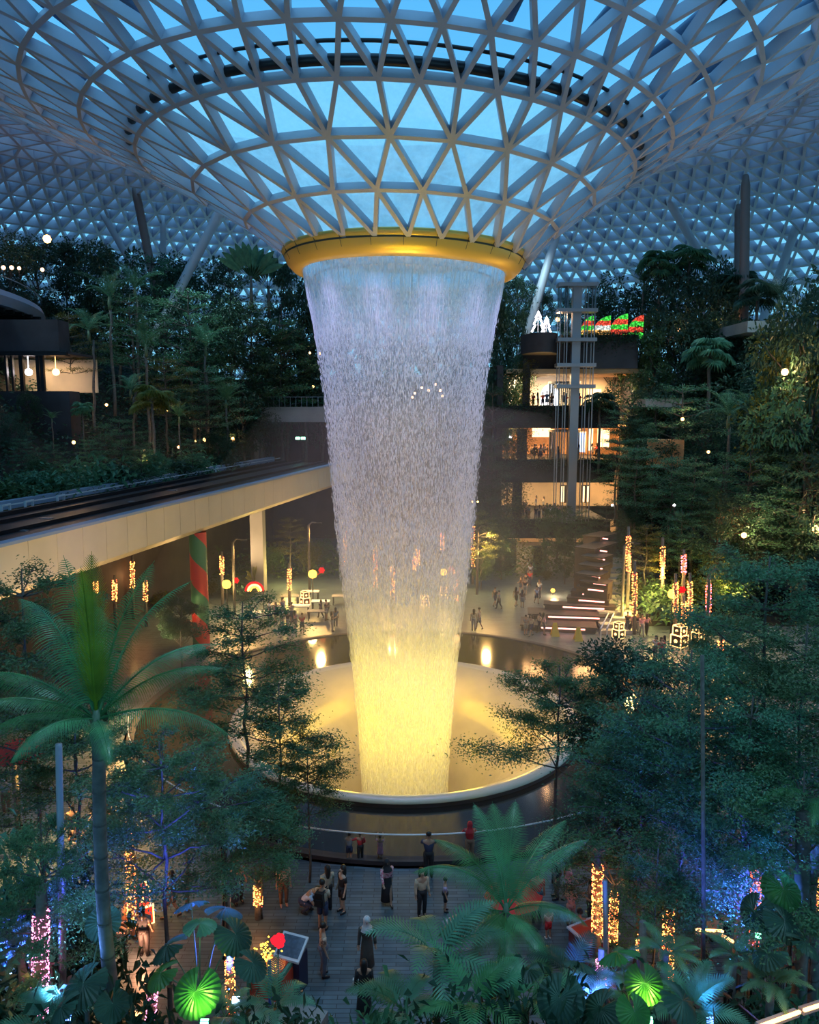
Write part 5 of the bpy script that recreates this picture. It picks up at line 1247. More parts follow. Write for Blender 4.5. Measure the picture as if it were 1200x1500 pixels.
for a in ((189, 1205, 193, 1360, 21.8, .13, 620, 'tall light string spiralling round the slim trunk left of the cube lantern', 'bulb', 60, .022),
          (60, 1338, 58, 1500, 15, .17, 620, 'pink and orange light string on the thick trunk at the left edge', 'bulbpink', 25, .020),
          (378, 1298, 378, 1326, 22.6, .14, 170, 'short light string at the foot of the small round crowned tree', 'bulb', 20, .022),
          (224, 1448, 220, 1500, 14.6, .11, 200, 'pink light string on the trunk behind the big palm trunk', 'bulbpink', 10, .016),
          (336, 1388, 338, 1480, 14.4, .10, 260, 'loose pinkish light string right of the bright round fan leaf', 'bulb', 12, .016),
          (876, 1268, 875, 1370, 19.4, .15, 460, 'left light string of the pair wrapped on trunks at right', 'bulb', 40, .022),
          (900, 1310, 898, 1382, 19.2, .12, 300, 'right light string of the pair wrapped on trunks at right', 'bulb', 25, .022),
          (980, 1332, 978, 1447, 17.6, .14, 480, 'tall light string on the trunk behind the pale green fern at right', 'bulb', 40, .021),
          (1108, 1268, 1107, 1347, 19.6, .13, 380, 'red tinted light string beside the round dark fan leaf at right', 'bulbred', 20, .022),
          (1106, 1360, 1104, 1384, 18.0, .12, 90, 'short red light string just below the red tinted one', 'bulbred', 0, .02),
          (881, 1405, 881, 1462, 14.8, .11, 220, 'violet pink light string on the trunk by the lime green leaves', 'bulbpink', 10, .016),
          (939, 1370, 938, 1400, 16.5, .10, 70, 'faint short light string on the blue white trunk at right', 'bulb', 0, .02),
          (1193, 1258, 1192, 1340, 18, .12, 220, 'light string at the far right edge', 'bulb', 15, .02),
          (1152, 1300, 1150, 1325, 18, .14, 120, 'small cluster of lights above the fan leaf near the right edge', 'bulb', 0, .02)):
    a = list(a); a[6] = int(a[6] * 1.35); a[10] *= .78; fairy(*a, trunk='palebark')
for i, (px, y0, y1, Y) in enumerate(((194, 822, 862, 58), (213, 812, 848, 62), (213, 852, 880, 56), (325, 815, 842, 62), (424, 833, 864, 62), (505, 778, 830, 72), (140, 852, 868, 52), (168, 850, 880, 54), (550, 805, 860, 66), (575, 830, 880, 60), (612, 805, 830, 66), (648, 780, 806, 72), (668, 835, 880, 60), (693, 770, 830, 70), (607, 815, 835, 68))):
    fairy(px, y0, px, y1, Y, .16, 110, 'far light string ' + ['just left of the striped pillar and lowest', 'left of the striped pillar, highest', 'left of the striped pillar under the highest', 'just right of the striped pillar', 'below the sunlit tree beside the yellow lantern', 'at the left edge of the waterfall', 'behind the big palm, leftmost', 'behind the big palm, second', 'seen through the waterfall left half, tall', 'seen through the middle of the waterfall, tall', 'seen through the waterfall, middle high', 'seen through the waterfall, highest on the right', 'seen through the right half of the waterfall, low', 'at the right edge of the waterfall', 'seen through the waterfall, beside the middle high one'][i], 'bulb', 60 if i % 3 == 0 else 0, .045, trunk='palebark')
for i, (px, y0, y1, Y, m) in enumerate(((921, 785, 838, 57, 'bulb'), (930, 838, 903, 54, 'bulb'), (1002, 812, 840, 55, 'bulbred'), (990, 852, 898, 53, 'bulb'), (1002, 882, 920, 52, 'bulb'), (1011, 852, 902, 53, 'bulb'), (1038, 855, 898, 51, 'bulbred'), (1056, 938, 958, 46, 'bulb'), (971, 800, 850, 57, 'bulb'))):
    fairy(px, y0, px, y1, Y, .17, 150, 'light string at the right plaza edge, ' + ['upper left', 'lower left above the stair rail', 'red and highest', 'left of the three round the lantern', 'lowest of the three round the lantern', 'right of the three round the lantern', 'reddish beside the glowing doorway', 'small one beneath the blue green tree', 'faint one in the olive tree'][i], m, 70 if i % 2 == 0 else 0, .042, trunk='palebark')

def hexlantern(px, py, Y, r, label, base=0.0, red=True):
    p = dp(px, py, Y); e_ = empty('lantern', (p.x, Y, base)); tag(e_, label, 'lantern'); h = p.z - base
    mb = MB(); mb.tube([(0, 0, 0), (0, 0, h - r)], .05, 6); mb.build('post', M['darkmetal'], e_)
    mb = MB(); mb.lathe([(.01, -r), (r * .7, -r * .8), (r, -r * .3), (r, r * .3), (r * .7, r * .8), (.01, r)], 6, (0, 0, h)); mb.build('lamp_body', M['lanty'], e_)
    if red:
        mb = MB()
        for k in range(6): a = k * math.pi / 3; mb.ball((r * 2.1 + .17 * math.cos(a), 0, h + r * .9 + .17 * math.sin(a)), .10, 8)
        mb.ball((r * 2.1, 0, h + r * .9), .12, 8); mb.bar((0, 0, h - r), (r * 2.1, 0, h + r * .6), .04); mb.build('red_flower', M['lantred'], e_)
    lamp('POINT', 'lantern_light', (p.x, Y - .8, p.z), (1, .62, .2), 260, .35)
hexlantern(332, 856, 60, .36, 'glowing yellow lantern with red flower just right of the striped pillar')
hexlantern(458, 841, 62, .36, 'glowing yellow lantern with red flower left of the waterfall')
hexlantern(650, 838, 64, .30, 'glowing yellow lantern with red flower seen through the waterfall')
hexlantern(985, 870, 54, .34, 'glowing yellow lantern among the light wrapped trunks at right')
p = dp(373, 866, 60); e_ = empty('rainbow_arch', (p.x, 60, 0)); tag(e_, 'small glowing orange half round arch lantern left of the waterfall', 'arch lantern')
h = p.z
for r_, m_ in ((.72, 'lantred'), (.52, 'outline'), (.34, 'lanty')):
    mb = MB(); mb.tube([(r_ * math.cos(a), 0, h + r_ * math.sin(a)) for a in np.linspace(0, math.pi, 14)], .08, 6); mb.build('glowing_band', M[m_], e_)
mb = MB(); mb.bar((-.7, 0, 0), (-.7, 0, h), .06); mb.bar((.7, 0, 0), (.7, 0, h), .06); mb.bar((-.8, 0, h), (.8, 0, h), .07); mb.build('stand', M['darkmetal'], e_)
def boxlantern(px, py, Y, s, label, n=2, m='outline', face=None, top=None):
    p = gp(px, py, 0) if Y is None else dp(px, py, Y); z0 = 0 if Y is None else max(0, p.z); e_ = empty('cube_lantern', (p.x, p.y, z0), .6); tag(e_, label, 'lantern')
    for q in range(n):
        sc_ = s * (1 if q == 0 else .8); c = Vector((0, 0, sc_ / 2 if q == 0 else s + sc_ / 2))
        mb = MB(); mb.box(c, (sc_, sc_, sc_)); cb_ = mb.build('cube', face or M['lantred'] if q == 0 else (top or face or M['lantred']), e_)
        hh = sc_ / 2; mb = MB()
        for sx_ in (-1, 1):
            for sy_ in (-1, 1):
                mb.bar(c + Vector((sx_ * hh, sy_ * hh, -hh)), c + Vector((sx_ * hh, sy_ * hh, hh)), s * .07)
                mb.bar(c + Vector((sx_ * hh, -hh, sy_ * hh)), c + Vector((sx_ * hh, hh, sy_ * hh)), s * .07)
                mb.bar(c + Vector((-hh, sx_ * hh, sy_ * hh)), c + Vector((hh, sx_ * hh, sy_ * hh)), s * .07)
        mb.build('outline_tube', M[m], cb_)
        mb = MB()
        for az in (0, 1, 2, 3):
            a = az * math.pi / 2; mb.ball(c + Vector((math.cos(a) * hh, math.sin(a) * hh, 0)), sc_ * .17, 10)
        mb.build('window_dot', M['outline'], cb_)
M['cubered'] = mat('lantern_red_skin', (.5, .03, .02), .5, emit=(1, .05, .02), estr=.5)
M['cubedark'] = mat('lantern_dark_skin', (.05, .03, .03), .5)
boxlantern(207, 1349, None, .62, 'red cube lantern with glowing outlines beside the fairy lit slim trunk', 2, 'outline', M['cubered'])
lamp('POINT', 'lantern_light', gp(207, 1352, .6) + Vector((.3, -.9, 0)), (1, .4, .2), 60, .2)
for px, py, s, lab in ((447, 886, .62, 'two small stacked outline cubes left of the waterfall'), (622, 890, .55, 'two small stacked outline cubes seen through the waterfall, left'), (650, 875, .5, 'two small stacked outline cubes seen through the waterfall, right'),
                       (906, 934, .62, 'two stacked outline cubes at the foot of the staircase'), (995, 946, .8, 'cluster of outlined cube lanterns beneath the light wrapped trunks at right'), (1022, 938, .6, 'pale outlined cube lantern beside the cluster at right')):
    boxlantern(px, py, None, s, lab, 2, 'outline', M['cubedark'])

# white outlined trees, cone panels of coloured lights on the top deck
for i, (px, y0, y1, w) in enumerate(((789, 456, 489, 9), (801, 464, 489, 6.5))):
    a, b = dp(px, y0, 81), dp(px, y1, 81); e_ = empty('tree_outline', (a.x, 81, b.z)); tag(e_, 'white glowing outline of a fir tree on the top deck, ' + ('taller left' if i == 0 else 'shorter right') + ' one', 'light decoration')
    H = a.z - b.z; W_h = w * 81 / 1120; pts = []
    for s in (1, -1):
        seq = [(0, H), (.42, .72), (.25, .70), (.7, .42), (.45, .40), (1, .08)]
        q = [(x * W_h * s, 0, (z if z > 1.01 else z * H) if x else H) for x, z in seq]; pts = (pts[::-1] + q[1:]) if s == -1 else q
    mb = MB(); mb.tube(pts, .09, 6); mb.build('light_tube', M['outlinew'], e_)
    mb = MB(); mb.bar((0, .1, 0), (0, .1, H * .9), .08); mb.build('stand', M['whitemetal'], e_)
M['sequin'] = {}
def sequin(name, cols):
    m, nt, N, L = new_mat(name); out = N.new('ShaderNodeOutputMaterial'); e = N.new('ShaderNodeEmission'); tc = N.new('ShaderNodeTexCoord'); sp = N.new('ShaderNodeSeparateXYZ'); L.new(tc.outputs['Generated'], sp.inputs[0])
    nz = N.new('ShaderNodeTexNoise'); nz.inputs['Scale'].default_value = 5; L.new(tc.outputs['Object'], nz.inputs['Vector'])
    ad = N.new('ShaderNodeMath'); ad.operation = 'MULTIPLY_ADD'; L.new(nz.outputs['Fac'], ad.inputs[0]); ad.inputs[1].default_value = .16; L.new(sp.outputs['Z'], ad.inputs[2])
    rp = N.new('ShaderNodeValToRGB'); rp.color_ramp.interpolation = 'CONSTANT'; el = rp.color_ramp.elements
    for i, c in enumerate(cols):
        q = el[i] if i < 2 else el.new(i / len(cols)); q.position = i / len(cols) + (.06 if i else 0); q.color = (*c, 1)
    L.new(ad.outputs[0], rp.inputs[0]); vo = N.new('ShaderNodeTexVoronoi'); vo.inputs['Scale'].default_value = 4.5; L.new(tc.outputs['Object'], vo.inputs['Vector'])
    mr = N.new('ShaderNodeMapRange'); mr.inputs['To Min'].default_value = 1.6; mr.inputs['To Max'].default_value = .25; L.new(vo.outputs['Distance'], mr.inputs['Value']); mr.inputs['From Max'].default_value = .6
    L.new(rp.outputs[0], e.inputs[0]); L.new(mr.outputs[0], e.inputs[1]); L.new(e.outputs[0], out.inputs[0]); m.cycles.emission_sampling = 'NONE'; return m
g_, r_c, w_, o_c = (.05, .62, .06), (.75, .07, .04), (.8, .9, .85), (.9, .45, .12)
for i, (x0, x1, y0, y1, cols) in enumerate(((851, 868, 463, 497, (g_, o_c, g_, r_c, g_)), (869, 893, 463, 497, (g_, o_c, w_, r_c, g_)), (894, 918, 460, 497, (g_, r_c, g_, r_c, g_)), (921, 941, 462, 495, (g_, r_c, g_, r_c)))):
    a, b = dp(x0, y0, 80.6), dp(x1, y1, 80.6); e_ = empty('striped_light_shell', ((a.x + b.x) / 2, 80.6, b.z)); tag(e_, 'green and red sparkling arch shaped light panel on the top deck, ' + ORD[i] + ' from the left', 'light decoration', 'sparkling light panels on the top deck')
    w = b.x - a.x; h = a.z - b.z; n = 10; pts = [(w / 2, 0)] + [(w / 2 - w * t, h * math.sqrt(max(0.0, 1 - (t * .95) ** 2))) for t in np.linspace(0, 1, n)] + [(-w / 2, 0)]
    N_ = len(pts); mb = MB(); mb.add([(x, -.25 - .35 * math.cos(3 * x / w), z) for x, z in pts] + [(x, .25, z) for x, z in pts], [tuple(range(N_)), tuple(reversed(range(N_, 2 * N_)))] + [(k, k + N_, (k + 1) % N_ + N_, (k + 1) % N_) for k in range(N_)])
    mb.build('sparkling_skin', sequin('sequins%d' % i, cols), e_)
    mb = MB(); mb.tube([(x, .3, z) for x, z in pts], .05, 4); mb.build('frame', M['darkmetal'], e_)

# small scattered lamps
def small_lamp(px, py, Y, r, m, label, power=0, col=(1, .55, .25), name='small_lamp', post=None):
    p = dp(px, py, Y); e_ = empty(name, p); tag(e_, label, 'lamp'); mb = MB(); mb.ball((0, 0, 0), r, 8); mb.build('bulb', M[m], e_, True)
    mb = MB(); mb.tube([(0, 0, -r), (0, 0, -(post or .8))], .03, 5); mb.build('stake', M['darkmetal'], e_)
    if power: lamp('POINT', 'small_lamp_light', p + Vector((0, -.6, .3)), col, power, .2)
for px, py, Y, r, m, pw, lab in (
    (69, 350, 76, .40, 'lampwarm', 160, 'bright twin lamp on a dark mast above the left balcony'), (5, 392, 60, .16, 'lampsoft', 0, 'small pinkish deck lamp at the left edge'), (17, 392, 60, .16, 'lampsoft', 0, 'second small pinkish lamp along the left balcony'),
    (28, 393, 60.5, .14, 'lampsoft', 0, 'third small pinkish lamp along the left balcony'), (62, 395, 62, .15, 'lampsoft', 30, 'small pinkish lamp beside the dark mast on the left balcony'), (468, 518, 88, .15, 'lampwarm', 20, 'upper pair lamp beside the left rim of the waterfall, right'), (454, 517, 88, .13, 'lampwarm', 0, 'upper pair lamp beside the waterfall, left'),
    (459, 566, 88, .14, 'lampwarm', 0, 'single lamp above the tunnel mouth'), (300, 644, 80, .20, 'lampwarm', 40, 'warm lamp low in the left forest above the guideway, middle'), (341, 643, 82, .22, 'lampwarm', 40, 'warm lamp low in the left forest nearest the tunnel'), (286, 646, 82, .14, 'lampwarm', 0, 'small warm lamp left of the middle forest lamp'),
    (215, 677, 64, .20, 'lampwarm', 60, 'amber lamp just above the guideway among layered trees'), (108, 648, 58, .14, 'lampwarm', 30, 'small amber lamp in the lower left forest'), (246, 600, 70, .16, 'lampwarm', 40, 'amber lamp in the fan palm on the left slope'), (156, 593, 66, .13, 'lampwarm', 0, 'small warm lamp halfway up the left slope'), (334, 672, 80, .14, 'lampwarm', 20, 'small lamp at the foot of the left forest near the guideway'),
    (262, 655, 72, .14, 'lampwarm', 30, 'amber lamp beside the guideway in the left forest'),
    (817, 468, 80, .22, 'lampwarm', 120, 'orange lamp on the top deck beside the lift tower'), (1150, 545, 58, .28, 'lampwarm', 300, 'bright warm lamp in the right forest near the right edge'), (995, 483, 82, .16, 'lampsoft', 30, 'small warm lamp high in the right forest'), (1046, 475, 80, .16, 'lampsoft', 60, 'warm lamp glimmering beside the flat deck high on the right'),
    (748, 640, 80, .12, 'lampwhite', 0, 'tiny white lamp left of the middle terrace'), (1090, 784, 57, .22, 'lampwarm', 200, 'table lamp of the terrace cafe at right'), (1038, 662, 62, .13, 'lampwarm', 25, 'small lamp in the middle of the right forest'), (1000, 614, 68, .16, 'lampwarm', 70, 'warm lamp among layered trees in the right forest'),
    (988, 740, 58, .10, 'lampwhite', 0, 'tiny white lamp low in the right forest'), (897, 740, 70, .10, 'lampwhite', 0, 'tiny white lamp right of the lower terrace'), (1196, 775, 55, .30, 'lampwarm', 200, 'warm lamp cut by the right edge'), (846, 845, 66, .13, 'lanty', 120, 'yellow uplight lamp beside the dark seating planter'),
    (810, 865, 66, .20, 'lanty', 200, 'yellow green uplight beneath the bamboo hedge'), (700, 735, 74, .10, 'lampwarm', 0, 'tiny lamp right of the waterfall, right of two'), (692, 735, 74, .10, 'lampwarm', 0, 'tiny lamp right of the waterfall, left of two')):
    small_lamp(px, py, Y, r, m, lab, pw)
# pairs of lights glimpsed through the water on the far wall
for i, (px, py) in enumerate(((618, 568), (628, 572), (608, 576), (645, 572), (638, 563), (604, 582), (648, 580))):
    small_lamp(px, py, 90, .15, 'lampsoft', 'warm shop light seen through the waterfall, ' + ['brightest', 'right of the brightest', 'left of the brightest', 'second from right', 'topmost', 'lowest left', 'lowest right'][i], 0)
# warm lamps on posts that light the back of the plaza
def post_lamp(px, py, Y, base, label, pw, col=(1, .55, .16)):
    p = dp(px, py, Y); e_ = empty('lamp_post', (p.x, Y, base)); tag(e_, label, 'lamp post'); h = p.z - base
    mb = MB(); mb.tube([(0, 0, 0), (0, 0, h), (.3, 0, h + .3), (.7, 0, h + .25)], [.12, .1, .06, .05], 8); mb.build('post', M['palebark'], e_, True)
    mb = MB(); mb.box((.9, 0, h + .2), (.5, .25, .1)); mb.build('lamp_head', M['darkmetal'], e_)
    lamp('SPOT', 'post_light', (p.x + .9, Y, p.z + .05), col, pw * .8, .3, (p.x + .9, Y - 2, 0), 150, .8)
post_lamp(341, 795, 60, 0, 'tan lamp post with curved arm right of the striped pillar', 2600)
post_lamp(452, 770, 66, 0, 'lamp post at the back of the plaza left of the waterfall', 2600)
post_lamp(560, 770, 68, 0, 'lamp post at the back of the plaza seen through the waterfall', 2600)
post_lamp(700, 775, 66, 0, 'lamp post just right of the waterfall', 2600)
post_lamp(915, 800, 56, 0, 'lamp post above the staircase at right', 1800)
post_lamp(1040, 840, 50, 0, 'lamp post among the light wrapped trunks at right', 1800)
post_lamp(20, 1110, 26, 0, 'lamp post at the left edge beside the red umbrella', 1500)
post_lamp(150, 960, 38, 0, 'lamp post behind the big palm crown at left', 1800)

# blue floods in the near planting: real fittings, real light
def flood(px, py, Y, aim, m, col, pw, label, s=.10, base=0):
    p = dp(px, py, Y); e_ = empty('floodlight', p); tag(e_, label, 'floodlight'); mb = MB(); mb.box((0, 0, 0), (s * 1.6, s * .5, s)); mb.build('housing', M['darkmetal'], e_)
    mb = MB(); mb.box((0, -s * .3, 0), (s * 1.4, .02, s * .8)); mb.build('lens', M[m], e_); mb = MB(); mb.box((0, .0, s * .53), (s * 1.4, s * .4, .02)); mb.build('top_lens', M[m], e_)
    mb = MB(); mb.bar((0, 0, -s * .5), (0, 0, -.5), .04); mb.build('bracket', M['darkmetal'], e_)
    lamp('SPOT', 'flood_light', p + Vector((0, -.1, .22)), col, pw, .1, aim, 80, .7)
BL = (.06, .11, 1.0); CY = (.06, .22, 1.0); GR = (.45, 1, .12)
flood(12, 1430, 15.2, dp(60, 1250, 16.5), 'whiteblue', BL, 900, 'bright white blue floodlight at the left edge')
flood(44, 1422, 15.6, dp(180, 1150, 17.5), 'blueflood', BL, 1300, 'blue floodlight between the left trunks')
flood(76, 1487, 14.2, dp(150, 1060, 14.5), 'whiteblue', (.15, .35, 1), 900, 'bright blue white floodlight at the foot of the blue pole')
flood(346, 1465, 13.6, dp(240, 1150, 17.5), 'whiteblue', BL, 1800, 'blue floodlight right of the bright round fan leaf')
flood(857, 1479, 13.6, dp(900, 1250, 18), 'blueflood', BL, 1100, 'small deep blue floodlight among the dark fan leaves')
flood(1090, 1390, 16.0, dp(1040, 1180, 20), 'blueflood', BL, 2200, 'blue floodlight at the foot of the slanting trunk')
flood(1110, 1371, 16.3, dp(1180, 1150, 17), 'greenflood', CY, 500, 'greenish floodlight beside the slanting trunk')
flood(1040, 1495, 13.5, dp(1000, 1150, 19), 'blueflood', CY, 350, 'blue floodlight at the bottom edge right')
flood(950, 1495, 12.4, dp(945, 1440, 13), 'greenflood', GR, 70, 'green floodlight beneath the lime green fan leaf')
flood(300, 1498, 12.2, dp(290, 1440, 13), 'greenflood', GR, 60, 'green floodlight beneath the bright round fan leaf')
flood(100, 1490, 13.6, dp(125, 1080, 14), 'blueflood', (.1, .3, 1), 600, 'blue floodlight aimed up at the big palm crown')

# poles and extra trunks
def pole(px0, y0, px1, y1, Y, r, m, label, name='pole'):
    if name == 'tree_trunk': name = 'bare_tree'
    a, b = dp(px0, y0, Y), dp(px1, y1, Y); zb = .5 if Y < 16 else 0
    mb = MB(); d = (b - a).normalized(); b2 = b + d * max(0, (b.z - zb) / max(.2, -d.z)); e_ = empty(name, b2); tag(e_, label, 'pole' if name == 'pole' else 'trunk')
    mb.tube([a - b2, (a - b2) * .5 + Vector((.03, 0, 0)), (0, 0, 0)], [r * .8, r * .9, r], 10); mb.build('shaft', M[m], e_, True)
    return e_
pole(86, 1090, 91, 1500, 15.6, .09, 'greymetal', 'smooth blue lit steel pole at left')
pole(325, 1200, 327, 1330, 20.8, .06, 'darkmetal', 'thin dark pole left of the small round crowned tree, left of two')
pole(332, 1190, 333, 1335, 20.8, .09, 'greymetal', 'grey pole left of the small round crowned tree, right of two')
pole(272, 1190, 274, 1310, 23, .07, 'palebark', 'faint lilac trunk behind the blue lit tree', 'tree_trunk')
pole(1106, 1130, 1078, 1400, 18.2, .12, 'palebark', 'slanting blue lit trunk at right', 'tree_trunk')
pole(1177, 1190, 1168, 1500, 16.4, .19, 'bark', 'thick dark trunk near the right edge', 'tree_trunk')
pole(1029, 960, 1029, 1490, 16.5, .055, 'bark', 'very thin dark straight trunk at right', 'tree_trunk')
pole(886, 1290, 887, 1435, 17.2, .08, 'greymetal', 'blue lit pole between the pair of light wrapped trunks')
pole(942, 1350, 942, 1430, 16, .10, 'palebark', 'blue white lit trunk right of centre', 'tree_trunk')

# display lectern and red lantern box by the left planting
p = gp(428, 1445, 0); e_ = empty('info_panel', (p.x, p.y, 0), -.35); tag(e_, 'dark blue lectern with sloping grey panel beside the red and green box', 'display stand')
mb = MB(); mb.box((0, 0, .55), (.75, .5, 1.1)); mb.build('plinth', mat('navy_panel', (.02, .025, .07), .4), e_)
mb = MB(); mb.add([(-.4, -.32, 1.08), (.4, -.32, 1.08), (.4, .3, 1.42), (-.4, .3, 1.42), (-.4, -.32, 1.02), (.4, -.32, 1.02), (.4, .3, 1.36), (-.4, .3, 1.36)], [(0, 1, 2, 3), (7, 6, 5, 4), (0, 4, 5, 1), (1, 5, 6, 2), (2, 6, 7, 3), (3, 7, 4, 0)]); mb.build('frame', M['whitemetal'], e_)
mb = MB(); mb.add([(-.34, -.26, 1.122), (.34, -.26, 1.122), (.34, .24, 1.396), (-.34, .24, 1.396)], [(0, 1, 2, 3)]); mb.build('screen', mat('info_screen', (.10, .14, .2), .3, var=.3, scale=9), e_)
p = gp(398, 1462, 0); e_ = empty('lantern_box', (p.x, p.y, 0), -.35); tag(e_, 'red and green painted box with orange sun pattern beside the lectern', 'display box')
Mr = mat('box_red', (.65, .07, .03), .5); Mg = mat('box_green', (.12, .30, .20), .5); Mo = mat('box_orange', (.9, .32, .04), .5, emit=(1, .3, .05), estr=.35)
mb = MB(); mb.box((0, 0, .5), (1.0, .9, 1.0)); mb.build('body', Mg, e_)
mb = MB(); mb.box((0, -.02, 1.01), (.82, .72, .03)); mb.build('red_top', Mr, e_)
mb = MB(); mb.lathe([(.01, 1.04), (.16, 1.04), (.16, 1.025)], 20); mb.build('sun_disc', Mo, e_)
for k in range(5):
    mb = MB(); mb.lathe([(.20 + k * .045, 1.035), (.215 + k * .045, 1.035), (.215 + k * .045, 1.03)], 24); mb.build('sun_ring', Mo, e_)
mb = MB(); mb.box((0, -.455, .5), (.8, .02, .75)); mb.build('red_front', Mr, e_); mb = MB(); mb.box((.505, 0, .5), (.02, .7, .75)); mb.build('red_side', Mr, e_)
p = dp(407, 1378, 18.6); e_ = empty('flower_lantern', (p.x, 18.6, 0)); tag(e_, 'small glowing pink red flower lantern on a thin stake', 'lantern'); mb = MB()
for k in range(9): a = k * .7; mb.ball((.13 * math.cos(a), .05 * math.sin(2 * a), p.z + .13 * math.sin(a)), .075, 6)
mb.ball((0, 0, p.z), .08, 6); mb.build('petals', glow('pink_red_petals', (1, .015, .03), .9), e_); mb = MB(); mb.tube([(0, 0, 0), (0, 0, p.z - .1)], .015, 5); mb.build('stake', M['darkmetal'], e_)
p = dp(393, 1400, 17.6); e_ = empty('torch_light', (p.x, 17.6, 0)); tag(e_, 'bright yellow light cluster on a blue post in front of the painted box', 'light'); r = np.random.default_rng(3)
link('bulbs', octa_cloud(np.stack([r.normal(0, .12, 60) - .05, r.normal(0, .05, 60), p.z + r.normal(0, .2, 60)], -1), .03), M['lanty'], e_); mb = MB(); mb.tube([(.02, 0, 0), (.02, 0, p.z - .1)], .05, 8); mb.build('post', mat('blue_post', (.05, .1, .5), .4), e_)
# ledge under them and low kerb
mb = MB(); mb.box((gp(420, 1480, 0).x, 17.9, .18), (1.9, 1.7, .36), rz=-.35); tag(mb.build('stone_ledge', M['concrete']), 'low grey stone ledge carrying the painted box and lectern', 'ledge')
# display table at right and red umbrella
p = gp(868, 1405, 0); e_ = empty('lantern_box', (p.x, p.y, 0), .5); tag(e_, 'red topped display box with pale edge at the foot of the paired light strings', 'display box')
mb = MB(); mb.box((0, 0, .45), (1.1, .9, .9)); mb.build('body', mat('box_maroon', (.22, .04, .04), .5), e_); mb = MB(); mb.box((0, 0, .92), (1.2, 1.0, .05)); mb.build('rim', M['whitemetal'], e_); mb = MB(); mb.box((0, 0, .95), (1.0, .8, .03)); mb.build('red_top', Mr, e_)
def umbrella(px, py, Y, R, label, m):
    p = dp(px, py, Y); e_ = empty('umbrella', (p.x, Y, 0)); tag(e_, label, 'umbrella'); mb = MB(); mb.lathe([(.01, p.z + R * .35), (R * .5, p.z + R * .2), (R, p.z - R * .12), (R * .97, p.z - R * .13), (.01, p.z + R * .3)], 8); mb.build('canopy', m, e_)
    mb = MB(); mb.tube([(0, 0, 0), (0, 0, p.z + R * .3)], .03, 6); mb.build('pole', M['greymetal'], e_)
    for k in range(8):
        a = k * math.pi / 4; mb = MB(); mb.bar((0, 0, p.z + R * .3), (R * math.cos(a), R * math.sin(a), p.z - R * .13), .02); mb.build('rib', M['greymetal'], e_)
Mu = mat('red_canvas', (.62, .04, .03), .7)
umbrella(28, 1098, 24, 1.0, 'red umbrella at the left edge under the palm fronds', Mu)
umbrella(752, 1308, 22.5, .95, 'red umbrella partly hidden behind the centre palm', Mu)
umbrella(272, 915, 52, 1.0, 'orange red umbrella at the foot of the striped pillar', Mu)

# near right corner: railing, amber lit edge
p0, p1, p2 = dp(1062, 1455, 15), dp(1115, 1500, 13.2), dp(1260, 1370, 18)
e_ = empty('metal_railing', (p0.x, p0.y, .5)); tag(e_, 'dark metal railing in the bottom right corner', 'railing'); o0_ = e_.location.copy()
mb = MB()
for a, b in ((p0, p2), (p1, p0)):
    mb.bar(a - o0_, b - o0_, .05); mb.bar(a - o0_ - Vector((0, 0, .95)), b - o0_ - Vector((0, 0, .95)), .04)
mb.build('rails', M['darkmetal'], e_)
for a, b in ((p0, p2), (p1, p0)):
    n = int((b - a).length / .12)
    for k in range(0, n, 8): mb = MB(); q = a.lerp(b, k / n) - o0_; mb.bar(q - Vector((0, 0, q.z)), q, .05); mb.build('post', M['darkmetal'], e_)
    mb = MB()
    for k in range(n): q = a.lerp(b, k / n) - o0_; mb.bar(q - Vector((0, 0, .95)), q, .012)
    mb.build('balusters', M['darkmetal'], e_)
for i, (xa_, ya_, xb_, yb_, Y0_, Y1_, lab) in enumerate(((1115, 1503, 1172, 1482, 13.0, 13.6, 'amber light strip along the bottom right edge, lower piece'), (1178, 1480, 1215, 1468, 13.6, 14, 'amber light strip along the bottom right edge, upper piece'), (174, 1476, 206, 1487, 14, 13.8, 'amber light strip behind the big palm trunk'), (1058, 1370, 1075, 1380, 17, 16.8, 'small amber light strip beside the blue lit fern'), (1020, 1362, 1060, 1364, 18, 18, 'pale light strip along the low bench at right'))):
    a, b = dp(xa_, ya_, Y0_), dp(xb_, yb_, Y1_); e_ = empty('light_strip', a); tag(e_, lab, 'light strip'); mb = MB(); mb.bar((0, 0, 0), b - a, .05); mb.build('glowing_tube', M['strip'], e_); mb = MB(); mb.bar((0, .1, -.1), b - a + Vector((0, .1, -.1)), .14, .1); mb.build('ledge', M['concrete'], e_)
lamp('POINT', 'strip_glow', dp(1165, 1490, 13.0), (1, .5, .2), 5, .2)
# bright yellow cones by the pond
for i, (px, py) in enumerate(((813, 931), (847, 938))):
    p = gp(px, py, 0); e_ = empty('warning_cone', p); tag(e_, 'yellow folding floor sign beside the pond, ' + ('left' if i == 0 else 'right') + ' one', 'floor sign'); My = M.setdefault('yellow', mat('yellow_plastic', (.85, .5, .02), .5))
    for s in (-1, 1):
        mb = MB(); mb.add([(-.3, s * .3, 0), (.3, s * .3, 0), (.13, s * .03, .95), (-.13, s * .03, .95), (-.3, s * .26, 0), (.3, s * .26, 0), (.13, 0, .95), (-.13, 0, .95)], [(0, 1, 2, 3), (7, 6, 5, 4), (0, 4, 5, 1), (1, 5, 6, 2), (2, 6, 7, 3), (3, 7, 4, 0)]); mb.build('panel', My, e_)
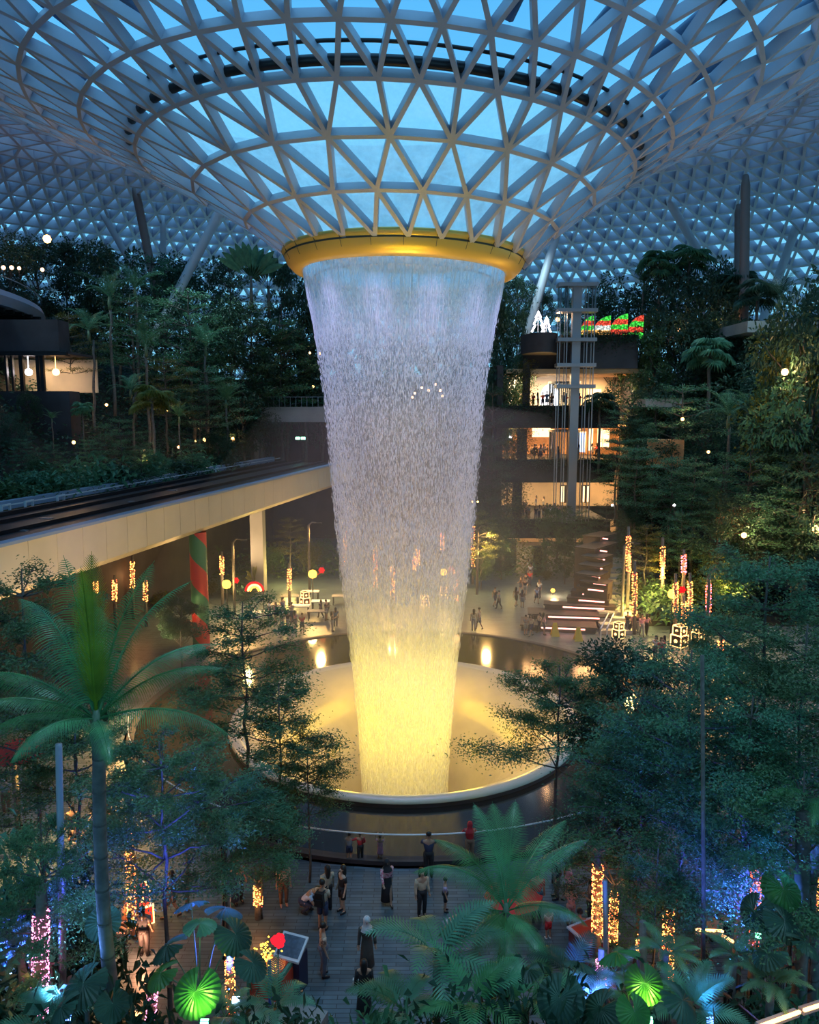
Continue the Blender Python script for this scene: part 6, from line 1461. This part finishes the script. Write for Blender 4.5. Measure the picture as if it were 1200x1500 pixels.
# low tables at the back left of the plaza
for i, (px, py) in enumerate(((405, 898), (440, 900), (425, 885), (470, 893), (465, 908), (385, 910), (500, 885), (455, 878))):
    p = gp(px, py, 0); e_ = empty('table', p); tag(e_, 'low table at the back left of the plaza, ' + ['beside the outline cubes', 'front middle', 'back middle', 'right of the cubes', 'front right', 'front left', 'nearest the waterfall', 'furthest back'][i], 'table', 'tables behind the pond')
    mb = MB(); mb.box((0, 0, .72), (1.5, .8, .06)); mb.build('top', M['whitemetal'] if i % 2 else M['concrete'], e_)
    for sx_ in (-.65, .65):
        for sy_ in (-.3, .3): mb = MB(); mb.box((sx_, sy_, .35), (.06, .06, .7)); mb.build('leg', M['darkmetal'], e_)
# cafe nook on the right slope
p = gp(1110, 800, 6); e_ = empty('cafe_pavilion', (p.x, 60, 2.0)); xq = px_at(1118, 60, 4); e_.location.x = xq; tag(e_, 'small warm lit cafe recess low in the right forest', 'pavilion'); zt_ = dp(1118, 745, 60).z - 2; zb_ = dp(1118, 792, 60).z - 2
mb = MB(); mb.box((0, 3, (zt_ + zb_) / 2), (5.5, .2, zt_ - zb_)); mb.build('back_wall', M['orange'], e_); mb = MB(); mb.box((0, 1.5, zt_ + .1), (6, 4, .25)); mb.build('roof', M['darkwall'], e_); mb = MB(); mb.box((0, 1.5, zb_ / 2), (6, 4, zb_)); mb.build('base', M['darkwall'], e_)
lamp('POINT', 'cafe_light', (xq, 60.5, zt_ + 1.2), (1, .55, .3), 160, .3)
# flat concrete deck high on the right
p = dp(1160, 480, 72); mb = MB(); mb.box((0, 3, 0), (9, 8, 1.0)); tag(mb.build('flat_deck', M['concrete'], loc=p), 'flat grey concrete deck high in the right forest', 'deck')
for i, (px, py, Y, w, h, lab) in enumerate(((975, 590, 74, 3.5, .8, 'small brown balcony slab halfway up the right forest'), (985, 665, 68, 2.4, 2.4, 'dark brown wall patch behind the layered trees at right'))):
    p = dp(px, py, Y); mb = MB(); mb.box((0, 2, 0), (w, 3, h)); tag(mb.build('slab', M['concrete'] if i == 0 else M['orange'], loc=p), lab, 'slab')
# ================================================================ PEOPLE
def cloth(c, n=None): 
    k = 'cloth_%.2f_%.2f_%.2f' % c
    if k not in M: M[k] = mat(k, c, .85, var=.12, scale=9)
    return M[k]
def striped(c1, c2, s=14, name='striped_cloth'):
    m, nt, N, L = new_mat(name); out = N.new('ShaderNodeOutputMaterial'); b = N.new('ShaderNodeBsdfPrincipled'); b.inputs['Roughness'].default_value = .85
    tc = N.new('ShaderNodeTexCoord'); w = N.new('ShaderNodeTexWave'); w.bands_direction = 'Z'; w.inputs['Scale'].default_value = s; w.inputs['Distortion'].default_value = .6; L.new(tc.outputs['Object'], w.inputs['Vector'])
    rp = N.new('ShaderNodeValToRGB'); rp.color_ramp.interpolation = 'CONSTANT'; rp.color_ramp.elements[0].color = (*c1, 1); rp.color_ramp.elements[1].color = (*c2, 1); rp.color_ramp.elements[1].position = .5
    L.new(w.outputs['Fac'], rp.inputs[0]); L.new(rp.outputs[0], b.inputs['Base Color']); L.new(b.outputs[0], out.inputs[0]); return m
def patterned(c1, c2, s=16, name='patterned_cloth'):
    m, nt, N, L = new_mat(name); out = N.new('ShaderNodeOutputMaterial'); b = N.new('ShaderNodeBsdfPrincipled'); b.inputs['Roughness'].default_value = .85
    tc = N.new('ShaderNodeTexCoord'); w = N.new('ShaderNodeTexNoise'); w.inputs['Scale'].default_value = s; L.new(tc.outputs['Object'], w.inputs['Vector'])
    rp = N.new('ShaderNodeValToRGB'); rp.color_ramp.elements[0].color = (*c1, 1); rp.color_ramp.elements[0].position = .45; rp.color_ramp.elements[1].color = (*c2, 1); rp.color_ramp.elements[1].position = .55
    L.new(w.outputs['Fac'], rp.inputs[0]); L.new(rp.outputs[0], b.inputs['Base Color']); L.new(b.outputs[0], out.inputs[0]); return m
def skin_mesh(name, verts, edges, radii, root=0, lvl=1):
    me = bpy.data.meshes.new(name); me.from_pydata(verts, edges, []); o = bpy.data.objects.new(name, me); COL.objects.link(o)
    md = o.modifiers.new('s', 'SKIN'); md.use_smooth_shade = True
    for i, r_ in enumerate(radii):
        sv = me.skin_vertices[0].data[i]; sv.radius = r_ if isinstance(r_, tuple) else (r_, r_); sv.use_root = (i == root)
    sb = o.modifiers.new('u', 'SUBSURF'); sb.levels = lvl; sb.render_levels = lvl
    dg = bpy.context.evaluated_depsgraph_get(); ev = o.evaluated_get(dg); out = bpy.data.meshes.new_from_object(ev)
    bpy.data.objects.remove(o); bpy.data.meshes.remove(me)
    out.polygons.foreach_set('use_smooth', [True] * len(out.polygons)); out.name = name
    return out
def pose_joints(kind):
    """stature 1.70, facing -Y"""
    J = dict(pel=(0, 0, .92), wai=(0, 0, 1.06), che=(0, 0, 1.28), nek=(0, 0, 1.44), nk2=(0, -.01, 1.50), hd=(0, -.02, 1.58), hd2=(0, -.02, 1.66),
             lsh=(.18, 0, 1.38), rsh=(-.18, 0, 1.38), lel=(.23, .02, 1.10), rel=(-.23, .02, 1.10), lha=(.25, -.06, .86), rha=(-.25, -.06, .86),
             lhi=(.09, 0, .88), rhi=(-.09, 0, .88), lkn=(.10, -.02, .48), rkn=(-.10, -.02, .48), lan=(.10, .02, .08), ran=(-.10, .02, .08), lto=(.11, -.14, .03), rto=(-.11, -.14, .03))
    if kind == 'walk': J.update(lkn=(.09, -.14, .50), lan=(.09, -.20, .09), lto=(.09, -.36, .04), rkn=(-.09, .06, .47), ran=(-.09, .28, .13), rto=(-.09, .16, .03), lel=(.22, .12, 1.12), lha=(.22, .12, .88), rel=(-.22, -.10, 1.12), rha=(-.22, -.28, .96))
    if kind == 'phone': J.update(lel=(.22, -.06, 1.12), lha=(.10, -.28, 1.24), rel=(-.22, -.06, 1.12), rha=(-.08, -.28, 1.22))
    if kind == 'lean': J.update(lel=(.26, -.16, 1.22), lha=(.14, -.36, 1.14), rel=(-.26, -.16, 1.22), rha=(-.14, -.36, 1.14))
    if kind == 'point': J.update(lel=(.40, -.06, 1.28), lha=(.62, -.14, 1.36), rel=(-.26, -.04, 1.12), rha=(-.18, -.2, .96))
    if kind == 'armsup': J.update(lel=(.26, -.1, 1.5), lha=(.18, -.2, 1.7), rel=(-.26, -.1, 1.5), rha=(-.18, -.2, 1.7))
    if kind == 'crouch': J.update(pel=(0, .14, .36), wai=(0, .06, .48), che=(0, -.12, .66), nek=(0, -.26, .76), nk2=(0, -.31, .79), hd=(0, -.38, .83), hd2=(0, -.42, .88), lsh=(.18, -.18, .72), rsh=(-.18, -.18, .72), lel=(.24, -.34, .50), rel=(-.24, -.34, .50), lha=(.10, -.50, .34), rha=(-.10, -.50, .34),
                     lhi=(.10, .14, .34), rhi=(-.10, .14, .34), lkn=(.16, -.24, .46), rkn=(-.16, -.24, .40), lan=(.14, .02, .08), ran=(-.14, .10, .09), lto=(.15, -.14, .03), rto=(-.15, -.06, .03))
    if kind == 'sit': 
        for k in J:
            if k not in ('lkn', 'rkn', 'lan', 'ran', 'lto', 'rto', 'lhi', 'rhi'): x, y, z = J[k]; J[k] = (x, y, z - .42)
        J.update(lhi=(.09, 0, .48), rhi=(-.09, 0, .48), lkn=(.11, -.40, .50), rkn=(-.11, -.40, .50), lan=(.11, -.38, .08), ran=(-.11, -.38, .08), lto=(.11, -.54, .03), rto=(-.11, -.54, .03), lha=(.12, -.32, .60), rha=(-.12, -.32, .60))
    return J
BODY = {}
def make_body(kind):
    J = pose_joints(kind); V = []; R_ = []; E_ = []; ix = {}
    def add(k, p, r): ix[k] = len(V); V.append(Vector(p)); R_.append(r)
    def con(*ks):
        for a, b in zip(ks, ks[1:]): E_.append((ix[a], ix[b]))
    for k, r_ in (('pel', (.145, .11)), ('wai', (.125, .095)), ('che', (.155, .105)), ('nek', (.07, .06)), ('nk2', (.05, .05)), ('hd', (.072, .085)), ('hd2', (.066, .082)), ('lsh', .06), ('lel', .042), ('lha', .030), ('rsh', .06), ('rel', .042), ('rha', .030),
                  ('lhi', .095), ('lkn', .062), ('lan', .040), ('lto', (.04, .028)), ('rhi', .095), ('rkn', .062), ('ran', .040), ('rto', (.04, .028))): add(k, J[k], r_)
    con('pel', 'wai', 'che', 'nek', 'nk2', 'hd', 'hd2'); con('che', 'lsh', 'lel', 'lha'); con('che', 'rsh', 'rel', 'rha'); con('pel', 'lhi', 'lkn', 'lan', 'lto'); con('pel', 'rhi', 'rkn', 'ran', 'rto')
    for s in ('l', 'r'):
        h, e = Vector(J[s + 'ha']), Vector(J[s + 'el']); d = (h - e).normalized(); side = d.cross(Vector((0, 1, 0)) if abs(d.y) < .8 else Vector((0, 0, 1))).normalized(); nrm = d.cross(side)
        add(s + 'pm', h + d * .07, (.032, .016)); con(s + 'ha', s + 'pm')
        for f, (o_, ln) in enumerate(((-.030, .070), (-.010, .080), (.010, .076), (.030, .058))):
            add(s + 'f%da' % f, h + d * (.07 + ln * .5) + side * o_ + nrm * .006, .0085); add(s + 'f%db' % f, h + d * (.07 + ln) + side * o_ * 1.1 + nrm * .022, .007); con(s + 'pm', s + 'f%da' % f, s + 'f%db' % f)
        add(s + 'th', h + d * .045 - side * .042, .010); add(s + 'th2', h + d * .080 - side * .052 + nrm * .012, .008); con(s + 'ha', s + 'th', s + 'th2')
    body = skin_mesh('body', [tuple(v) for v in V], E_, R_, 0)
    # features of the face, joined to the body surface
    hc = Vector(J['hd']).lerp(Vector(J['hd2']), .5); mb = MB()
    mb.tube([hc + Vector((0, -.075, .02)), hc + Vector((0, -.105, -.012)), hc + Vector((0, -.085, -.022))], [.008, .014, .010], 6)
    for s in (-1, 1):
        mb.ball(hc + Vector((s * .078, .005, -.005)), .018, 6, sz=1.6); 
    mb2 = MB()
    for s in (-1, 1): mb2.ball(hc + Vector((s * .028, -.083, .012)), .010, 6)
    mb2.box(hc + Vector((0, -.086, -.045)), (.042, .008, .010))
    v0 = [tuple(v.co) for v in body.vertices]; f0 = [tuple(p.vertices) for p in body.polygons]; n = len(v0); v0 += mb.v; f0 += [tuple(i + n for i in f) for f in mb.f]
    b2 = bpy.data.meshes.new('body'); b2.from_pydata(v0, [], f0); b2.polygons.foreach_set('use_smooth', [True] * len(b2.polygons)); b2.update()
    D = {'body': b2, 'face': mesh_of(mb2), 'J': J}
    def limbs(keys, rad): 
        vs = [J[k] for k in keys[0]]; es = keys[1]; return skin_mesh('c', vs, es, rad, 0)
    D['top'] = limbs((('che', 'wai', 'nek', 'lsh', 'rsh', 'pel'), [(0, 1), (0, 2), (0, 3), (0, 4), (1, 5)]), [(.175, .125), (.15, .118), (.075, .065), .078, .078, (.165, .13)])
    def sl(fr):
        vs = []; es = []
        for s in ('l', 'r'):
            a, b, c = Vector(J[s + 'sh']), Vector(J[s + 'el']), Vector(J[s + 'ha']); n = len(vs)
            if fr < 1: vs += [a, a.lerp(b, fr)]; es += [(n, n + 1)]
            else: vs += [a, b, b.lerp(c, .85)]; es += [(n, n + 1), (n + 1, n + 2)]
        mb = MB()
        for e in es: pass
        out_ = []
        for s in ('l', 'r'):
            mb = MB()
            a, b, c = Vector(J[s + 'sh']), Vector(J[s + 'el']), Vector(J[s + 'ha'])
            if fr < 1: mb.tube([a, a.lerp(b, fr * .5), a.lerp(b, fr)], [.076, .068, .064], 10)
            else: mb.tube([a, a.lerp(b, .5), b, b.lerp(c, .5), b.lerp(c, .9)], [.074, .062, .054, .048, .044], 10)
            out_.append(mesh_of(mb))
        return out_
    D['short_sleeves'] = sl(.6); D['long_sleeves'] = sl(1.2)
    def legs(fr):
        mb = MB()
        for s in ('l', 'r'):
            a, b, c = Vector(J[s + 'hi']), Vector(J[s + 'kn']), Vector(J[s + 'an']); up = a + Vector((0, 0, .05))
            if fr < 1: mb.tube([up, a.lerp(b, .4), a.lerp(b, fr)], [.11, .10, .095], 10)
            else: mb.tube([up, a.lerp(b, .4), b, b.lerp(c, .5), b.lerp(c, .95)], [.11, .098, .078, .068, .062], 10)
        p = Vector(J['pel']); mb.tube([p + Vector((0, 0, .10)), p, p - Vector((0, 0, .09))], [.15, .168, .13], 12)
        return mesh_of(mb)
    D['shorts'] = legs(.8); D['trousers'] = legs(1.2)
    mb = MB(); p = Vector(J['wai']); mb.lathe([(.135, 0), (.17, -.16), (.20, -.42), (.21, -.5), (.19, -.49)], 16, p, sy=.85); D['skirt'] = mesh_of(mb)
    mb = MB(); mb.lathe([(.14, .02), (.17, -.14), (.20, -.5), (.23, -.9), (.21, -.9)], 18, p, sy=.85); D['long_skirt'] = mesh_of(mb)
    D['shoes'] = []
    for s in ('l', 'r'):
        mb = MB()
        a, t = Vector(J[s + 'an']), Vector(J[s + 'to']); d = (t - a); d.z = 0; mb.tube([a - d * .25 + Vector((0, 0, -.03)), a + Vector((0, 0, -.025)), a.lerp(t, .6) + Vector((0, 0, -.008)), t + d * .15], [.035, .05, .045, .025], 8); D['shoes'].append(mesh_of(mb))
    mb = MB(); mb.lathe([(.01, .105), (.06, .10), (.092, .06), (.10, .01), (.094, -.03), (.085, -.04)], 14, hc + Vector((0, .018, .02)), sy=1.05); D['hair_short'] = mesh_of(mb)
    h2 = hc + Vector((0, .02, .02)); mb = MB(); mb.tube([h2 + Vector((0, .0, .095)), h2 + Vector((0, .03, .07)), h2 + Vector((0, .055, -.03)), h2 + Vector((0, .075, -.18)), h2 + Vector((0, .085, -.36))], [.04, .098, .108, .095, .05], 12); D['hair_long'] = mesh_of(mb)
    mb = MB(); mb.lathe([(.01, .13), (.075, .11), (.108, .05), (.112, -.02), (.10, -.10), (.13, -.18), (.19, -.26), (.20, -.30)], 16, hc + Vector((0, .025, .0)), sy=1.0); D['headscarf'] = mesh_of(mb)
    mb = MB(); mb.lathe([(.068, -.005), (.082, -.03), (.078, -.06), (.05, -.08)], 12, hc + Vector((0, -.022, -.005)), a0=math.pi * 1.1, a1=math.pi * 1.9); D['mask'] = mesh_of(mb)
    return D
M['skin'] = mat('skin_light_brown', (.42, .25, .17), .55); M['skin2'] = mat('skin_pale', (.58, .38, .28), .55); M['hairblack'] = mat('black_hair', (.010, .009, .010), .5); M['facedark'] = mat('eyes_and_mouth', (.05, .02, .02), .5)
WH, BK, NV_, RD, GY, PK, BE, BR, DB = (.75, .76, .80), (.02, .02, .025), (.03, .045, .10), (.55, .03, .04), (.25, .26, .28), (.70, .35, .42), (.55, .45, .33), (.18, .10, .07), (.10, .16, .30)
def person(x, y, z, rz, pose, label, top=WH, sleeves='short_sleeves', bottom='trousers', bcol=NV_, hair='hair_short', hcol=None, H=1.68, shoes=BK, topm=None, skin='skin', mask=False, group=None, far=False):
    if pose not in BODY: BODY[pose] = make_body(pose)
    D = BODY[pose]; s = H / 1.75; e_ = empty('person', (x, y, z), rz, s); tag(e_, label, 'person', group)
    def put(key, nm, m, par=None):
        for me in (D[key] if isinstance(D[key], list) else [D[key]]):
            if not me.materials: me.materials.append(m)
            o = link(nm, me, None, par or e_); o.material_slots[0].link = 'OBJECT'; o.material_slots[0].material = m
        return o
    bd_ = put('body', 'body', M[skin]); put('top', 'shirt', topm or cloth(top))
    if sleeves: put(sleeves, 'sleeve', topm or cloth(top))
    put(bottom, bottom, cloth(bcol)); put('shoes', 'shoe', cloth(shoes)); put(hair, hair, M['hairblack'] if not hcol else cloth(hcol))
    if not far: put('face', 'face_features', M['facedark'], bd_)
    if mask: put('mask', 'face_mask', cloth(WH))
    return e_
def pp_(px, py, *a, **k): p = gp(px, py, 0); return person(p.x, p.y, 0, *a, **k)
TL, TR, AWAY, CAM_ = math.pi / 2 * -1, math.pi / 2, math.pi, 0.0
pp_(512, 1262, AWAY, 'lean', 'small child in grey striped shirt at the glass, leftmost of three children', (.4, .42, .45), bcol=NV_, bottom='shorts', H=1.12, topm=striped((.35, .37, .4), (.12, .13, .15), 16, 'grey_stripes'), shoes=WH)
pp_(528, 1262, AWAY + .2, 'point', 'child in red sweater pointing at the waterfall', RD, 'long_sleeves', 'trousers', BK, H=1.15, shoes=WH)
pp_(557, 1262, AWAY - .1, 'armsup', 'small child in pink dress at the glass, rightmost of three children', PK, 'short_sleeves', 'skirt', (.75, .35, .5), H=1.02, shoes=WH, hair='hair_short')
pp_(567, 1324, .35, 'walk', 'woman in pink patterned blouse, black headscarf and long black skirt', PK, 'long_sleeves', 'long_skirt', BK, 'headscarf', BK, H=1.60, topm=patterned((.65, .2, .28), (.85, .6, .62), 14, 'pink_pattern'))
pp_(502, 1336, TL + .6, 'stand', 'woman with long black hair in short black dress and sneakers', BK, 'short_sleeves', 'shorts', BK, 'hair_long', H=1.62, skin='skin2')
pp_(480, 1334, AWAY + .5, 'stand', 'woman with long black hair behind the backpack man', BE, 'short_sleeves', 'trousers', BK, 'hair_long', H=1.62, skin='skin2')
bpman = pp_(473, 1362, AWAY - .3, 'phone', 'man in pale shirt and dark shorts wearing a black backpack', BE, 'short_sleeves', 'shorts', NV_, H=1.72)
mb = MB(); mb.box((0, .22, 1.18), (.30, .16, .44), taper=.85); mb.box((0, .31, 1.10), (.22, .05, .22)); mb.bar((.10, .15, 1.40), (.12, -.14, 1.36), .05, .02); mb.bar((-.10, .15, 1.40), (-.12, -.14, 1.36), .05, .02); mb.bar((.12, -.14, 1.36), (.12, -.13, 1.1), .05, .02); mb.bar((-.12, -.14, 1.36), (-.12, -.13, 1.1), .05, .02)
bp_ = mb.build('backpack', M['darkmetal'], loc=bpman.location); bp_.rotation_euler = bpman.rotation_euler; tag(bp_, 'black backpack on the back of the man in the pale shirt', 'backpack')
pp_(450, 1336, TR - .3, 'crouch', 'man in white shirt crouching down on the paving', (.55, .65, .85), 'short_sleeves', 'trousers', NV_, H=1.75)
pp_(416, 1326, .3, 'stand', 'masked woman in cream top and brown skirt left of the crouching man', BE, 'short_sleeves', 'trousers', BR, 'hair_short', mask=True, H=1.6, shoes=(.5, .25, .2))
pp_(474, 1430, TR + .3, 'stand', 'man in patterned beige shirt and grey trousers seen from the side', BE, 'short_sleeves', 'trousers', (.12, .13, .18), H=1.70, topm=patterned((.65, .5, .38), (.25, .18, .15), 12, 'beige_pattern'), shoes=BK)
pp_(538, 1420, .1, 'stand', 'woman in long dark olive robe and pale headscarf', (.07, .065, .06), 'long_sleeves', 'long_skirt', (.07, .065, .06), 'headscarf', (.6, .6, .62), H=1.68)
pp_(534, 1486, AWAY, 'stand', 'person dressed all in black half hidden by the bottom fronds', BK, 'long_sleeves', 'long_skirt', BK, 'hair_long', H=1.66)
p = gp(518, 1460, 0); mb = MB(); mb.box((0, 0, .75), (.25, .12, .32), taper=.8); mb.bar((-.07, 0, .9), (0, 0, 1.05), .015); mb.bar((.07, 0, .9), (0, 0, 1.05), .015); tag(mb.build('carrier_bag', cloth((.6, .55, .55)), loc=(p.x + .12, p.y - .45, 0)), 'pale bag held beside the person in black', 'bag')
pp_(618, 1342, .4, 'stand', 'person in beige top and dark trousers at the left of the centre palm', BE, 'long_sleeves', 'trousers', BK, 'hair_long', H=1.64)
pp_(628, 1285, AWAY, 'lean', 'short haired man in dark top behind the centre palm', NV_, 'short_sleeves', 'trousers', BK, H=1.72)
pp_(652, 1335, TR, 'stand', 'child in lavender top behind the centre palm fronds', (.5, .42, .65), 'short_sleeves', 'shorts', BK, H=1.2)
pp_(660, 1372, .8, 'crouch', 'person in white top crouching behind the centre palm fronds', WH, 'short_sleeves', 'trousers', GY, H=1.7)
pp_(688, 1262, AWAY, 'lean', 'woman in red top at the pond balustrade', RD, 'long_sleeves', 'trousers', (.25, .15, .1), 'headscarf', RD, H=1.55)
pp_(815, 1316, TL, 'stand', 'tall person in black beneath the arching frond at right', BK, 'long_sleeves', 'trousers', (.15, .12, .11), 'hair_long', H=1.72)
pp_(832, 1318, TR, 'walk', 'girl in pink top with black ponytail', PK, 'short_sleeves', 'shorts', (.5, .25, .25), 'hair_long', H=1.45)
pp_(836, 1356, AWAY, 'phone', 'child in salmon outfit with raised hands', (.65, .32, .26), 'short_sleeves', 'trousers', (.6, .3, .25), H=1.35)
pp_(786, 1345, AWAY, 'stand', 'man in red striped shirt right of the centre palm', RD, 'short_sleeves', 'trousers', NV_, H=1.68, topm=striped((.6, .04, .05), (.25, .02, .03), 12, 'red_stripes'))
pp_(803, 1375, AWAY + .3, 'stand', 'small child in orange and white outfit', (.75, .5, .4), 'short_sleeves', 'shorts', RD, H=1.05, shoes=WH)
pp_(848, 1388, AWAY, 'sit', 'seated man in maroon shirt with pale lettering pattern on the back', (.25, .02, .02), 'short_sleeves', 'trousers', BK, H=1.7)
pp_(865, 1360, TL, 'phone', 'person in brown top beside the paired light strings', BR, 'short_sleeves', 'trousers', BK, H=1.66)
for a in ((108, 1238, .3, 'stand', 'person in black between the blue pole and the palm trunk, back one', BK, 'long_sleeves', 'trousers', BK, 'hair_long'),
          (114, 1268, -.3, 'phone', 'woman in black top and pale skirt beside the blue pole', BK, 'short_sleeves', 'trousers', (.5, .42, .36), 'hair_long'),
          (126, 1270, TL, 'stand', 'man in black clothes left of the leaning palm trunk', BK, 'short_sleeves', 'trousers', BK, 'hair_short'),
          (137, 1242, TR, 'walk', 'person in pale shirt behind the leaning palm trunk', BE, 'short_sleeves', 'shorts', GY, 'hair_short'),
          (160, 1238, -.4, 'stand', 'woman in black top and jeans right of the leaning palm trunk', BK, 'short_sleeves', 'trousers', DB, 'hair_long'),
          (171, 1195, AWAY, 'stand', 'person in brown jacket further back left of the light wrapped trunk', BR, 'long_sleeves', 'trousers', BK, 'hair_short'),
          (252, 1345, TL, 'walk', 'person with dark hair and tan top walking behind the blue lit trunk', (.55, .38, .25), 'short_sleeves', 'shorts', BR, 'hair_long'),
          (181, 1372, TR, 'sit', 'seated person in brown left of the cube lantern', (.3, .15, .1), 'short_sleeves', 'trousers', BR, 'hair_short'),
          (165, 1388, TR, 'sit', 'seated person in dark grey at the planting edge left of the cube lantern', GY, 'short_sleeves', 'trousers', BK, 'hair_short'),
          (212, 1400, AWAY, 'stand', 'person seen from behind in patterned top below the cube lantern', GY, 'short_sleeves', 'trousers', BK, 'hair_long'),
          (341, 1325, .2, 'stand', 'woman in dark dress beside the grey pole, left of two', NV_, 'short_sleeves', 'long_skirt', NV_, 'hair_long'),
          (350, 1322, .6, 'stand', 'woman in pink jacket beside the grey pole, right of two', (.55, .3, .28), 'long_sleeves', 'trousers', BK, 'hair_long'),
          (372, 1225, AWAY, 'lean', 'dark haired person leaning at the balustrade behind the small tree, left', NV_, 'short_sleeves', 'trousers', BK, 'hair_long'),
          (400, 1228, AWAY, 'lean', 'person in grey top leaning at the balustrade behind the small tree, right', GY, 'short_sleeves', 'trousers', BK, 'hair_short'),
          (10, 1192, .2, 'stand', 'masked woman in grey top at the left edge', GY, 'short_sleeves', 'trousers', BR, 'hair_long'),
          (1012, 1350, AWAY, 'stand', 'person in maroon top behind the very thin trunk', (.3, .03, .04), 'short_sleeves', 'trousers', BK, 'hair_short'),
          (1045, 1392, AWAY, 'sit', 'seated person in cream top with dark bag strap at right', (.6, .5, .36), 'short_sleeves', 'trousers', BK, 'hair_short'),
          (1062, 1385, AWAY + .4, 'sit', 'seated person in black beside the cream topped one', BK, 'short_sleeves', 'trousers', BK, 'hair_short'),
          (1135, 1320, TL, 'stand', 'man in black top near the light string at right', BK, 'short_sleeves', 'trousers', BK, 'hair_short'),
          (968, 1428, TR, 'stand', 'child in pink top left of the tall light wrapped trunk', PK, 'short_sleeves', 'shorts', PK, 'hair_short'),
          (1030, 1450, AWAY, 'sit', 'seated person with red bag in the right planting', (.12, .02, .03), 'short_sleeves', 'trousers', BK, 'hair_long')):
    px, py, rz, ps, lab, tc_, sl_, bt, bc, hr = a
    pp_(px, py, rz, ps, lab, tc_, sl_, bt, bc, hr, H=1.15 if 'child' in lab else 1.65, mask='masked' in lab, skin='skin2' if px % 2 else 'skin')
ORD2 = ORD + ['fifteenth', 'sixteenth', 'seventeenth', 'eighteenth', 'nineteenth', 'twentieth']
# far people: each still a body with clothes
rnd = random.Random(8)
COLS = [WH, BK, NV_, RD, GY, PK, BE, BR, DB, BK, WH, GY]
def crowd(spots, Yf, zf, where, group):
    for i, (px, d) in enumerate(sorted(spots)):
        Y = Yf + d if Yf else None; z = zf
        x = px_at(px, Y, z) ; c = rnd.choice(COLS)
        cn = {WH: 'white', BK: 'black', NV_: 'navy', RD: 'red', GY: 'grey', PK: 'pink', BE: 'beige', BR: 'brown', DB: 'blue'}[c]
        person(x, Y, z, rnd.uniform(0, 6.28), rnd.choice(['stand', 'walk', 'lean', 'phone']), '%s topped distant person %s, %s from the left' % (cn, where, ORD2[i]), c, rnd.choice(['short_sleeves', 'long_sleeves']), rnd.choice(['trousers', 'trousers', 'shorts']), rnd.choice([BK, NV_, GY, BR]), rnd.choice(['hair_short', 'hair_long']), H=rnd.uniform(1.5, 1.75), group=group, far=True)
crowd([(781, .6), (788, 2), (795, 3), (801, 1.2), (808, 3), (826, .8), (829, 2.4), (841, .6), (846, 1.4), (849, .7)], 80, 16.4, 'on the upper terrace', 'people on the upper terrace')
crowd([(764, .8), (770, .7), (783, .8), (792, .9), (779, 5), (786, 5.5), (791, 6), (797, 6.2), (802, 5.4), (807, 6), (812, 5.8), (818, .7), (834, .7), (847, .9), (868, 5), (874, 6)], 80, 10.85, 'on the middle terrace', 'people on the middle terrace')
crowd([(733, 1), (749, .9), (756, 1.6), (761, .7), (766, 3), (771, 1), (775, .8), (785, .7), (790, 1.2), (796, .8), (801, 1.6), (806, .7), (812, 1), (744, .7), (785, 9), (796, 9.5), (762, 5), (770, 6), (738, .8), (817, 1)], 80, 4.55, 'on the lower terrace', 'people on the lower terrace')
def ground_crowd(pts, where, group):
    for i, (px, py) in enumerate(sorted(pts)):
        p = gp(px, py, 0); c = rnd.choice(COLS); cn = {WH: 'white', BK: 'black', NV_: 'navy', RD: 'red', GY: 'grey', PK: 'pink', BE: 'beige', BR: 'brown', DB: 'blue'}[c]
        person(p.x, p.y, 0, rnd.uniform(0, 6.28), rnd.choice(['stand', 'walk', 'walk', 'phone']), '%s topped distant person %s, %s from the left' % (cn, where, ORD2[i]), c, 'short_sleeves', rnd.choice(['trousers', 'shorts']), rnd.choice([BK, NV_, GY]), rnd.choice(['hair_short', 'hair_long']), H=rnd.uniform(1.45, 1.7), group=group, far=True)
ground_crowd([(763, 868), (770, 862), (776, 858), (769, 872), (777, 848), (756, 888), (765, 890), (786, 884), (790, 876), (725, 888), (731, 892), (773, 840)], 'on the lit walkway', 'people on the lit walkway')
ground_crowd([(694, 924), (702, 922), (770, 930), (790, 926), (797, 930), (778, 932)], 'at the far pond edge', 'people at the far pond edge')
ground_crowd([(919, 925), (926, 928), (934, 926), (940, 932), (947, 930), (960, 965), (968, 970), (972, 962)], 'below the staircase at right', 'people below the staircase')
ground_crowd([(404, 912), (413, 918), (422, 924), (433, 922), (443, 928), (395, 905), (470, 905), (478, 908), (492, 918), (415, 905), (428, 912), (487, 925)], 'at the back left of the plaza', 'people at the back left')

# haze of spray in the air round the falls
hz = bpy.data.materials.new('spray_haze'); hz.use_nodes = True; hn, hl = hz.node_tree.nodes, hz.node_tree.links; hn.clear()
ho = hn.new('ShaderNodeOutputMaterial'); hv = hn.new('ShaderNodeVolumeScatter'); hv.inputs['Color'].default_value = (1, .97, .92, 1); hv.inputs['Density'].default_value = 0.010; hv.inputs['Anisotropy'].default_value = .3; hl.new(hv.outputs[0], ho.inputs['Volume'])
mb = MB(); mb.lathe([(.01, .25), (13, .25), (14.5, 2.5), (14, 7), (11, 12), (7.5, 16), (.01, 17)], 48, (AX, AY + 3, 0)); hzo = mb.build('spray_haze', hz); tag(hzo, 'thin golden haze of spray hanging round the foot of the waterfall', 'haze', kind='stuff')
